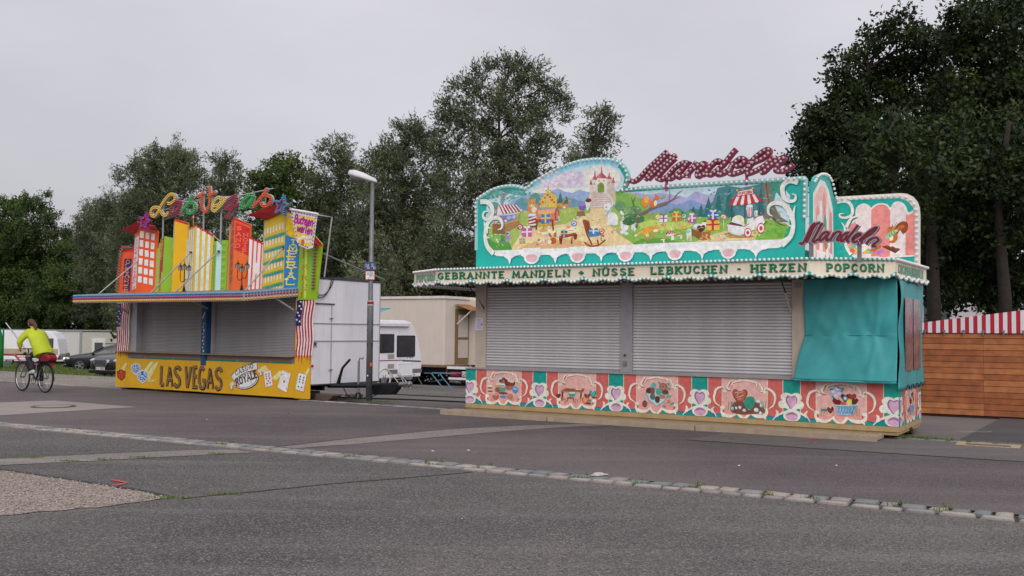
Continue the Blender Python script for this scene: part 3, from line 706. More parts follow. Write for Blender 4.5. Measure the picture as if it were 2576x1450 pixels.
('o','f6f0dc',-2227,3647,31,-14),('s','c23a42',9,0,0,[-224,364,-223,356]),('p','c3343c',0,[-259,393,-255,394,-263,378,-267,377,-270,379]),('p','f4eeea',0,[-255,394,-250,394,-257,378,-260,376,-263,378]),('p','c3343c',0,[-250,394,-246,395,-250,378,-254,376,-257,378]),('p','f4eeea',0,[-246,395,-242,395,-244,378,-247,376,-250,378]),('p','c3343c',0,[-242,395,-238,395,-237,378,-240,376,-244,378]),('p','f4eeea',0,[-238,395,-234,395,-231,379,-234,377,-237,378]),('p','c3343c',0,[-234,395,-230,394,-224,380,-228,378,-231,379]),('p','f4eeea',0,[-230,394,-226,394,-218,381,-221,379,-224,380]),('p','c3343c',0,[-226,394,-222,393,-212,382,-215,380,-218,381]),('p','f4eee6',0,[-254,400,-229,403,-227,394,-255,392]),('s','b8303a',11,0,0,[-254,400,-229,403,-227,394,-255,392,-254,400]),('t','b8303a','POPCORN',(-2519,3934),(-2299,3954),49,200,0,0),('o','e0b93a',-2553,4021,17,-17),('o','e0b93a',-2287,4040,17,-16),('p','f0ece8',0,[-273,346,-247,341,-240,343,-226,353,-221,357,-212,358,-208,345,-219,336,-238,331,-251,326,-261,328,-270,333]),('s','b8303a',13,1,0,[-273,346,-247,341,-239,342,-226,352,-220,356,-212,357]),('p','c9d2d8',0,[-268,333,-251,328,-238,331,-238,329,-251,325,-266,329]),('p','39445c',0,[-270,346,-247,341,-247,343,-266,349]),('p','dfe6ea',0,[-238,352,-227,355,-227,347,-238,344]),('o','b8303a',-2369,3295,64,-82),('o','f4f0ee',-2369,3295,51,-65),('o','c23a42',-2369,3295,26,-34),('o','b8303a',-2146,3359,67,-92),('o','f4f0ee',-2146,3359,54,-74),('o','c23a42',-2146,3359,27,-39),('p','d8a136',0,[-225,338,-222,338,-222,332,-225,332]),('s','e8eaec',17,1,0,[-272,336,-268,332,-266,336]),('p','efe3dc',0,[-750,317,-531,316,-422,318,-368,318,-180,316,-171,320,-166,310,-186,302,-223,302,-317,303,-412,303,-509,304,-604,305,-704,304,-733,306,-746,312]),('s','2f74a4',23,1,0,[-702,289,-700,300,-689,305,-679,306]),('p','efe3dc',0,[-704,289,-708,298,-718,305,-728,307,-728,311,-680,311,-680,307,-691,305,-701,300]),('s','2f74a4',22,1,0,[-602,289,-600,299,-590,304,-580,305]),('p','efe3dc',0,[-604,288,-608,297,-616,304,-627,306,-627,310,-581,310,-581,306,-591,304,-601,299]),('s','2f74a4',21,1,0,[-507,288,-506,298,-496,303,-486,304]),('p','efe3dc',0,[-509,288,-512,297,-521,304,-531,305,-531,309,-487,309,-487,305,-497,304,-506,298]),('s','2f74a4',20,1,0,[-411,287,-409,297,-399,302,-390,303]),('p','efe3dc',0,[-412,287,-415,296,-423,302,-432,304,-432,308,-391,307,-391,303,-401,302,-409,297]),('s','2f74a4',19,1,0,[-316,287,-314,296,-305,301,-297,302]),('p','efe3dc',0,[-317,286,-320,295,-328,301,-336,302,-336,306,-298,306,-298,302,-306,301,-314,296]),('s','2f74a4',19,1,0,[-221,286,-220,296,-211,300,-203,300]),('p','efe3dc',0,[-223,286,-226,294,-233,300,-241,302,-241,305,-204,305,-204,301,-212,300,-220,295]),('o','2f74a4',-6543,3013,174,-142),('o','efe3d4',-6555,3026,174,-146),('o','cfa6b0',-6555,3026,130,-111),('p','efe3dc',0,[-675,302,-675,319,-636,319,-636,302]),('p','cfa6b0',0,[-668,302,-665,306,-656,307,-646,306,-643,302]),('s','efe3d4',18,1,0,[-670,303,-665,307,-656,309,-646,306,-642,302]),
('o','2f74a4',-5567,3006,164,-139),('o','efe3d4',-5578,3018,164,-142),('o','cfa6b0',-5578,3018,123,-108),('p','efe3dc',0,[-576,301,-576,318,-540,318,-540,301]),('p','cfa6b0',0,[-570,301,-567,305,-558,306,-549,305,-546,301]),('s','efe3d4',17,1,0,[-571,302,-567,306,-558,308,-549,306,-545,301]),('o','2f74a4',-4597,2997,155,-135),('o','efe3d4',-4608,3009,155,-139),('o','cfa6b0',-4608,3009,116,-105),('p','efe3dc',0,[-478,300,-478,316,-444,316,-444,300]),('p','cfa6b0',0,[-472,300,-470,304,-461,305,-452,304,-450,300]),('s','efe3d4',16,1,0,[-473,301,-470,305,-461,307,-452,305,-448,300]),('o','2f74a4',-3656,2993,146,-131),('o','efe3d4',-3666,3005,146,-135),('o','cfa6b0',-3666,3005,110,-102),('p','efe3dc',0,[-383,300,-383,316,-350,315,-350,300]),('p','cfa6b0',0,[-377,300,-375,304,-367,305,-358,303,-356,300]),('s','efe3d4',16,1,0,[-379,300,-375,304,-367,306,-358,304,-355,300]),('o','2f74a4',-2697,2984,138,-128),('o','efe3d4',-2707,2995,138,-131),('o','cfa6b0',-2707,2995,104,-99),('p','efe3dc',0,[-286,299,-286,314,-255,314,-255,299]),('p','cfa6b0',0,[-281,299,-278,302,-271,304,-263,302,-261,299]),('s','efe3d4',15,1,0,[-282,300,-278,303,-271,305,-263,303,-260,299]),('s','0f7f7a',94,1,1,[-739,310,-753,323,-758,342,-758,360,-762,373]),('s','0f7f7a',93,1,1,[-757,349,-755,366,-745,378,-729,378,-720,369,-721,358,-729,355]),('s','0f7f7a',94,1,1,[-771,412,-754,410,-743,398,-744,383,-755,376,-764,382,-762,391,-754,392]),('s','efe6d6',96,1,1,[-741,311,-755,325,-761,344,-761,362,-764,375]),('s','efe6d6',93,1,1,[-759,351,-757,368,-747,379,-732,380,-722,371,-723,360,-732,357]),('s','efe6d6',95,1,1,[-773,414,-756,412,-745,400,-746,385,-757,378,-766,384,-764,393,-756,394]),('s','0f7f7a',83,1,1,[-179,304,-164,318,-159,336,-159,354,-156,368]),('s','0f7f7a',84,1,1,[-160,347,-166,362,-177,372,-190,376,-200,371,-201,359,-193,353]),('s','0f7f7a',83,1,1,[-151,407,-166,410,-176,402,-176,386,-168,377,-158,378,-155,385,-161,389]),('s','efe6d6',83,1,1,[-180,306,-166,320,-161,337,-161,356,-158,370]),('s','efe6d6',85,1,1,[-162,348,-168,363,-178,374,-191,377,-201,372,-202,360,-195,355]),('s','efe6d6',84,1,1,[-153,408,-167,412,-178,404,-177,387,-169,379,-159,379,-157,387,-163,390]),('s','efe6d6',47,1,1,[-166,320,-162,334,-171,340]),('s','efe6d6',55,1,1,[-161,341,-166,356,-172,356]),('s','efe6d6',62,1,1,[-759,329,-759,342,-750,342]),('s','efe6d6',61,1,1,[-759,355,-757,362,-748,361]),]
ART['right_panel'] = [
('p','1aa196',0,[-132,393,-129,396,-25,394,-12,388,-3,376,-1,364,-2,255,-133,257]),('p','e6d3d2',0,[-112,345,-108,354,-98,364,-96,378,-92,384,-83,387,-75,383,-71,380,-64,384,-55,386,-45,383,-40,378,-34,385,-26,387,-17,381,-13,370,-1,368,-1,295,-46,293,-51,290,-58,294,-95,295,-106,302,-113,316,-115,331]),('p','d98782',0,[-72,294,-71,376,-66,383,-55,385,-45,382,-40,374,-41,295,-51,290]),('p','d98782',0,[-16,296,-15,365,-1,368,-1,295]),('p','d98782',0,[-113,331,-110,351,-97,357,-97,299,-106,304]),('s','efe6d6',26,1,0,[-96,357,-96,376,-92,384,-83,387,-75,383,-71,379,-64,384,-55,386,-45,383,-40,377,-34,385,-26,387,-17,381,-13,370,-10,366,-3,371]),('s','efe6d6',26,1,0,[-114,345,-116,331,-114,314,-106,302,-95,295,-58,294,-51,289,-46,293,-24,294,-1,295]),('s','0f7f7a',8,1,0,[-47,290,-40,292,-1,292]),('s','0f7f7a',56,1,1,[-103,299,-112,313,-114,330,-115,347,-120,355]),('s','0f7f7a',56,1,1,[-111,347,-103,361,-93,364]),('s','0f7f7a',57,1,1,[-128,392,-111,392,-103,383,-101,370,-111,364,-121,366,-123,371,-114,370]),('s','efe6d6',56,1,1,[-105,300,-113,314,-115,331,-116,348,-121,357]),('s','efe6d6',57,1,1,[-113,348,-105,363,-95,366]),('s','efe6d6',57,1,1,[-129,393,-113,394,-104,385,-103,371,-113,365,-123,367,-124,372,-116,372]),('o','c8763a',-408,3347,0,-1),('s','8f4520',95,1,0,[-33,334,-25,346,-17,349,-17,340,-22,336]),('s','b5652c',47,1,0,[-30,338,-24,345,-17,345]),('o','c06a2c',-346,3278,69,-80),('o','f0e2d0',-385,3263,34,-56),('e','c8763a',-392,3415,61,15,11,-45),('s','8f4520',14,1,1,[-37,344,-35,354]),('s','8f4520',14,1,1,[-34,344,-29,353]),('o','2a1c16',-411,3433,10,-10),('o','c06a2c',-370,3199,56,-23),('p','8fcf8a',0,[-48,328,-45,332,-36,339,-30,341,-27,338,-34,333,-42,326,-47,325]),('s','2f9a7a',14,0,0,[-42,333,-40,328]),('s','2f9a7a',15,0,0,[-39,336,-36,331]),('s','2f9a7a',15,0,0,[-35,338,-32,334]),('p','5a2c1e',0,[-54,312,-47,314,-24,306,-32,300]),('p','7a4630',0,[-50,313,-44,314,-41,311,-47,310]),('p','7a4630',0,[-43,311,-36,312,-32,309,-39,307]),('p','7a4630',0,[-36,307,-28,309,-24,306,-32,303]),('e','6fb8b0',-1008,3154,64,11,5,-24),('e','b9c94a',-984,3094,42,7,5,-23),('e','e0b03a',-944,3034,57,10,5,-24),('e','cfe0e8',-838,3072,47,9,5,-30),('e','8ab84a',-766,3069,44,9,4,-23),('e','c8583a',-678,3066,62,12,5,-29),('e','b07ac8',-568,3029,65,13,7,-32),('e','e8a83a',-807,3032,54,10,5,-23),('e','d8683a',-1033,3070,42,8,7,-33),('e','5fb0a8',-727,3026,47,9,3,-13),('e','a8622e',-614,3122,62,12,8,-42),('e','c88848',-630,3156,46,9,6,-29),]
ART['medallion'] = [
('p','dc9d95',0,[-755,39,-676,40,-681,30,-696,24,-707,26,-716,20,-726,25,-743,22,-754,29]),('s','b9504e',36,1,2,[-736,71,-735,77,-727,80,-716,82,-704,81,-695,77,-693,72]),('s','b9504e',34,1,1,[-743,72,-738,79,-730,81]),('s','b9504e',32,1,1,[-685,70,-689,77,-700,81]),('s','b9504e',40,1,1,[-744,72,-744,66,-738,64]),('s','b9504e',39,1,1,[-685,71,-684,65,-688,64]),('s','b9504e',42,1,2,[-747,62,-750,68,-756,69,-763,64,-766,57,-766,49,-764,41,-756,37]),('s','b9504e',39,1,2,[-681,62,-679,68,-674,69,-667,65,-663,58,-663,50,-666,42,-673,37]),('s','b9504e',58,1,2,[-752,35,-754,30,-751,24,-742,21,-733,22,-726,29]),('s','b9504e',56,1,2,[-678,36,-676,31,-680,25,-690,22,-699,25,-705,29]),('s','b9504e',45,1,0,[-727,28,-723,23,-715,18,-709,23,-704,29]),('s','b9504e',32,1,1,[-748,22,-752,21,-750,17]),('s','b9504e',32,1,1,[-685,23,-680,21,-680,17]),('s','e8dccb',36,1,2,[-736,73,-736,78,-728,81,-717,83,-706,82,-696,79,-694,73]),('s','e8dccb',32,1,1,[-744,73,-740,80,-731,83]),('s','e8dccb',32,1,1,[-686,71,-690,78,-700,82]),('s','e8dccb',40,1,1,[-745,74,-744,68,-739,66]),('s','e8dccb',39,1,1,[-686,72,-685,66,-689,66]),('s','e8dccb',42,1,2,[-748,63,-751,70,-757,70,-764,66,-767,58,-768,51,-765,43,-757,38]),('s','e8dccb',40,1,2,[-682,64,-680,70,-675,70,-668,66,-664,59,-664,52,-667,43,-674,38]),('s','e8dccb',58,1,2,[-753,36,-755,31,-752,25,-743,22,-734,24,-726,30]),('s','e8dccb',56,1,2,[-679,37,-677,32,-681,26,-691,24,-700,26,-706,30]),('s','e8dccb',43,1,0,[-728,30,-724,24,-716,19,-710,24,-705,30]),('s','e8dccb',32,1,1,[-749,23,-753,22,-750,18]),('s','e8dccb',32,1,1,[-686,24,-680,22,-681,18]),('o','e8dccb',-7529,358,46,-31),('o','e8dccb',-6793,364,44,-30),('o','b9504e',-7514,300,15,-23),('o','b9504e',-6824,315,14,-22),('o','e8dccb',-7489,637,33,-25),('o','e8dccb',-6814,648,32,-24),]
ART['heart_ornament'] = [
('p','1c63a0',0,[-667,17,-660,26,-649,30,-635,32,-622,30,-612,26,-606,17,-606,12,-667,12]),('p','14897c',0,[-667,15,-659,24,-649,28,-635,31,-622,29,-613,24,-608,16,-607,10,-667,11]),('s','efe0cf',44,1,1,[-622,44,-636,37,-651,32,-662,25,-667,19]),('s','efe0cf',42,1,1,[-650,44,-636,38,-620,32,-610,26,-606,19]),('s','efe0cf',51,1,1,[-660,26,-659,33,-662,36]),('s','efe0cf',50,1,1,[-612,27,-614,32,-610,37]),('o','efe0cf',-6441,580,97,-72),('o','efe0cf',-6286,582,96,-72),('o','efe0cf',-6507,460,70,-66),('o','efe0cf',-6218,459,62,-65),('o','efe0cf',-6360,502,150,-127),('o','efe0cf',-6359,411,75,-54),('p','8f6a8c',1,[-636,59,-642,61,-645,56,-645,50,-641,44,-637,39,-631,45,-627,50,-627,57,-631,61]),('p','cba0bd',1,[-635,57,-640,59,-643,54,-642,50,-639,44,-636,40,-631,45,-628,50,-628,56,-631,59]),('o','efe0cf',-6354,281,142,-97),('o','cba0bd',-6354,274,105,-72),('p','8f6a8c',0,[-645,28,-641,32,-635,34,-630,32,-625,28,-635,31]),]
ART['pic_pastries'] = [
('o','bcd8dc',-7167,646,136,-93),('o','7a3428',-7221,653,43,-33),('o','8a4030',-7156,693,44,-34),('o','74301f',-7101,661,43,-33),('o','a0604a',-7166,627,52,-29),('o','cfe0e0',-7166,581,74,-29),('o','c9907a',-7286,558,74,-48),('o','e8c8b4',-7287,592,66,-23),('o','a86a52',-7035,549,87,-66),('o','7a3428',-7057,604,74,-41),('o','6e4436',-6959,625,64,-62),('o','d8c0ae',-6971,662,61,-33),('o','d8b49c',-7462,477,71,-82),('o','7a4a38',-7463,514,62,-15),('o','7a4a38',-7462,449,66,-15),('o','efdfd0',-7463,548,53,-19),('o','8a5a48',-7285,484,66,-48),('o','4fa08c',-7176,507,74,-74),('o','e8a890',-7170,544,66,-15),('o','4f90b8',-6893,499,69,-70),('o','8ab8d0',-6893,517,51,-18),('o','b86a58',-7328,352,71,-67),('o','d8a090',-7328,389,53,-18),('o','c07868',-7006,366,69,-56),('o','4f88b0',-7163,350,79,-30),('o','6e4a3c',-7164,424,109,-22),('s','5f8a6a',8,0,0,[-738,28,-740,37]),('s','5f8a6a',8,0,0,[-734,28,-736,37]),('s','5f8a6a',8,0,0,[-697,29,-697,39]),('s','5f8a6a',8,0,0,[-693,30,-695,39]),('s','5f8a6a',8,0,0,[-682,30,-684,39]),('s','5f8a6a',8,0,0,[-678,30,-679,39]),('s','5f8a6a',8,0,0,[-743,27,-741,37]),('s','5f8a6a',8,0,0,[-708,29,-706,38]),]
ART['pic_baking_table'] = [
('p','8a5c40',0,[-591,51,-584,56,-542,58,-544,52]),('p','5e3c2a',0,[-589,51,-585,51,-587,34,-590,34]),('p','5e3c2a',0,[-550,52,-547,52,-548,40,-551,39]),('p','a8785a',0,[-591,52,-544,52,-544,51,-591,49]),('s','e0c4a8',27,1,0,[-560,56,-548,56]),('o','b8422f',-5796,559,28,-17),('o','5e2f22',-5746,558,21,-11),('p','6fa8c8',0,[-576,48,-559,49,-562,42,-572,42]),('p','2f9a88',0,[-574,49,-560,50,-561,46,-565,42,-571,42,-574,45]),('o','e8d8c4',-5674,490,72,-15),('o','8a5c40',-5714,394,81,-18),('s','6e4632',17,0,0,[-576,38,-578,32]),('s','6e4632',17,0,0,[-565,39,-563,32]),('p','157f72',1,[-525,42,-530,47,-532,51,-529,55,-525,52,-521,55,-518,52,-519,48]),('p','3fb8a4',1,[-525,44,-529,48,-530,51,-528,53,-525,52,-522,54,-520,52,-521,48]),('p','6e2f1e',1,[-536,38,-541,43,-543,46,-540,49,-536,47,-533,49,-530,47,-532,43]),('p','96492c',1,[-536,40,-540,44,-541,46,-539,48,-536,47,-534,48,-532,46,-533,44]),('p','b8502c',1,[-540,29,-545,34,-547,38,-544,42,-540,39,-536,42,-532,39,-534,35]),('p','e8946a',1,[-540,32,-544,35,-545,38,-543,41,-540,39,-537,41,-534,39,-536,36]),('p','5e2f22',1,[-596,38,-600,42,-601,44,-599,46,-596,45,-593,47,-591,45,-592,42]),('o','3f8fa0',-5305,367,31,-21),('o','7a4a38',-5217,424,51,-18),('o','6e4632',-5334,313,59,-21),('o','9a7a5a',-5866,369,25,-35),('s','5f8a6a',8,0,0,[-583,29,-582,38]),('s','5f8a6a',8,0,0,[-579,29,-581,38]),('s','5f8a6a',8,0,0,[-560,30,-560,39]),('s','5f8a6a',8,0,0,[-556,30,-557,39]),('s','5f8a6a',7,0,0,[-515,32,-516,41]),('s','5f8a6a',7,0,0,[-512,32,-514,41]),('s','5f8a6a',8,0,0,[-581,29,-583,38]),('s','5f8a6a',7,0,0,[-551,30,-550,39]),]
ART['pic_chocolate_box'] = [
('p','8a9aa8',0,[-400,31,-416,42,-421,55,-418,64,-408,68,-399,63,-388,67,-379,62,-377,52,-384,42]),('p','a8cfd8',0,[-400,33,-415,44,-419,55,-412,63,-399,60,-386,63,-380,55,-386,43]),('o','5e3428',-4145,589,63,-51),('o','8a5040',-4080,583,44,-68),('o','5fb0a4',-4063,694,48,-44),('o','a0685a',-3880,667,79,-71),('o','b88474',-3880,667,47,-41),('o','8a5044',-3880,670,21,-17),('o','4fa090',-3962,579,58,-61),('o','6e4638',-3844,575,62,-43),('o','b07a60',-3898,497,62,-40),('o','3f6a70',-4080,490,51,-58),('o','5e342a',-3989,443,48,-61),('o','54342c',-4227,356,48,-61),('o','d8a898',-3780,410,75,-64),('o','c08070',-3780,410,39,-34),('e','3f9a88',-3953,731,28,-20,-10,-12),('e','3f9a88',-3790,720,29,-19,-10,-12),('e','3f9a88',-3768,637,29,-18,-10,-12),('e','3f9a88',-3753,503,28,22,9,-11),('e','3f9a88',-3708,388,33,15,6,-13),('e','3f9a88',-3861,331,35,-8,-4,-15),('s','8a6a5a',7,0,0,[-412,52,-404,52]),('s','8a6a5a',7,0,0,[-412,50,-404,50]),('s','8a6a5a',7,0,0,[-412,48,-404,48]),('s','8a6a5a',7,0,0,[-412,46,-404,46]),('s','b08a78',5,0,0,[-426,38,-419,39]),('s','b08a78',5,0,0,[-426,36,-419,37]),('s','b08a78',5,0,0,[-426,34,-419,35]),('s','b08a78',5,0,0,[-426,32,-419,33]),]
ART['pic_gingerbread_heart'] = [
('p','6e3a2c',1,[-251,43,-261,53,-264,62,-259,68,-251,64,-243,68,-238,63,-241,54]),('p','a85c44',1,[-251,45,-260,54,-263,61,-258,67,-251,63,-244,67,-240,62,-242,55]),('s','e8c8b8',8,1,0,[-260,61,-254,63,-256,57]),('s','e8c8b8',8,1,0,[-252,62,-245,64]),('s','e8c8b8',8,1,0,[-257,54,-250,56,-245,59]),('s','e8c8b8',8,1,0,[-254,51,-249,52]),('p','7a4a3c',1,[-267,32,-264,42,-254,48,-240,46,-222,47,-212,41,-209,32,-227,28,-244,26,-260,27]),('o','8fb0c8',-2196,489,40,-29),('o','cfe0ea',-2201,494,34,-25),('o','8fb0c8',-2143,423,27,-33),('o','cfe0ea',-2148,428,23,-28),('o','8fb0c8',-2229,345,43,-35),('o','cfe0ea',-2234,350,37,-30),('o','8fb0c8',-2160,300,24,-29),('o','cfe0ea',-2164,305,19,-25),('o','8fb0c8',-2507,373,27,-26),('o','cfe0ea',-2512,378,23,-23),('o','8fb0c8',-2434,330,30,-26),('o','cfe0ea',-2439,335,26,-22),('o','8fb0c8',-2570,362,21,-23),('o','cfe0ea',-2575,366,18,-19),('o','8fb0c8',-2638,350,27,-30),('o','cfe0ea',-2643,355,23,-26),('o','8fb0c8',-2355,364,27,-23),('o','cfe0ea',-2360,368,23,-19),('o','8fb0c8',-2313,431,34,-26),('o','cfe0ea',-2318,436,29,-22),('p','2f8f78',1,[-244,48,-237,56,-227,55,-226,44,-232,36,-240,37]),('s','4f8a6a',8,0,0,[-271,32,-270,47]),('s','4f8a6a',8,0,0,[-267,32,-265,47]),('s','4f8a6a',8,0,0,[-262,32,-260,47]),('s','4f8a6a',8,0,0,[-210,35,-212,49]),('s','4f8a6a',8,0,0,[-208,35,-207,50]),('s','4f8a6a',8,0,0,[-204,35,-203,50]),('s','4f8a6a',8,0,0,[-264,32,-264,47]),('s','4f8a6a',8,0,0,[-213,35,-215,49]),]
ART['pic_heart_basket'] = [
('o','a8a4cf',-874,698,46,-37),('o','a8a4cf',-898,656,46,-38),('o','a8a4cf',-953,643,46,-37),('o','a8a4cf',-996,670,46,-38),('o','a8a4cf',-996,717,46,-38),('o','a8a4cf',-952,747,46,-38),('o','a8a4cf',-897,739,46,-38),('o','cfcce6',-984,702,34,-29),('o','e8d88a',-984,702,9,-8),('o','cfcce6',-922,743,33,-28),('o','e8d88a',-922,743,9,-8),('o','cfcce6',-892,674,33,-28),('o','e8d88a',-892,674,9,-8),('o','cfcce6',-946,633,34,-28),('o','e8d88a',-946,633,9,-8),('o','3f8a78',-1015,732,34,-14),('e','3f8a78',-846,723,25,23,9,-10),('e','3f8a78',-985,608,25,-23,-9,-11),('e','3f8a78',-907,767,27,-19,-8,-11),('o','3f8a78',-846,754,33,-14),('p','5e1f1a',1,[-80,54,-85,59,-87,64,-84,67,-80,65,-76,67,-73,64,-75,60]),('p','8a2f2a',1,[-70,56,-74,61,-76,65,-73,68,-70,66,-66,68,-63,65,-65,61]),('p','6e241e',1,[-92,46,-98,52,-100,56,-97,60,-92,57,-88,60,-85,57,-87,52]),('p','5e2a22',1,[-67,49,-71,54,-73,58,-70,61,-66,59,-63,61,-60,58,-62,54]),('p','9a4038',1,[-70,58,-73,62,-74,64,-72,67,-70,65,-67,67,-65,65,-66,62]),('o','3f8fa8',-801,600,39,-41),('o','d8e8ec',-801,600,21,-22),('p','c8583a',0,[-87,53,-79,55,-79,49,-87,49]),('p','e0c85c',0,[-77,58,-70,59,-70,50,-77,49]),('p','d8b08a',0,[-92,60,-88,62,-83,57,-86,55]),('p','8fb8d4',0,[-96,49,-60,51,-68,36,-91,34]),('s','4f80a8',8,0,0,[-92,49,-88,35]),('s','4f80a8',8,0,0,[-88,49,-92,34]),('s','4f80a8',8,0,0,[-87,49,-84,35]),('s','4f80a8',8,0,0,[-83,49,-88,35]),('s','4f80a8',8,0,0,[-82,49,-80,35]),('s','4f80a8',8,0,0,[-77,50,-84,35]),('s','4f80a8',8,0,0,[-77,50,-77,35]),('s','4f80a8',8,0,0,[-72,50,-80,35]),('s','4f80a8',8,0,0,[-72,50,-73,35]),('s','4f80a8',8,0,0,[-67,50,-77,35]),('s','4f80a8',8,0,0,[-66,50,-70,36]),('s','4f80a8',8,0,0,[-62,50,-73,36]),('s','b8d4e4',15,1,0,[-97,49,-85,48,-73,49,-60,51]),('s','8fb8d4',25,1,0,[-92,34,-71,35]),('p','3f1f18',1,[-103,35,-107,39,-108,43,-106,45,-103,43,-100,46,-98,43,-99,40]),('p','7a3a30',1,[-103,37,-106,40,-107,42,-105,44,-103,43,-101,44,-100,43,-100,40]),('p','3f8a8a',0,[-118,42,-108,42,-108,38,-118,38]),('s','6a8a5a',6,0,0,[-117,30,-118,43]),('s','6a8a5a',6,0,0,[-114,30,-111,43]),('s','6a8a5a',6,0,0,[-99,31,-98,44]),('s','6a8a5a',6,0,0,[-70,32,-67,45]),('s','6a8a5a',6,0,0,[-67,33,-64,45]),('s','6a8a5a',6,0,0,[-59,33,-59,45]),('s','6a8a5a',6,0,0,[-62,33,-63,45]),]
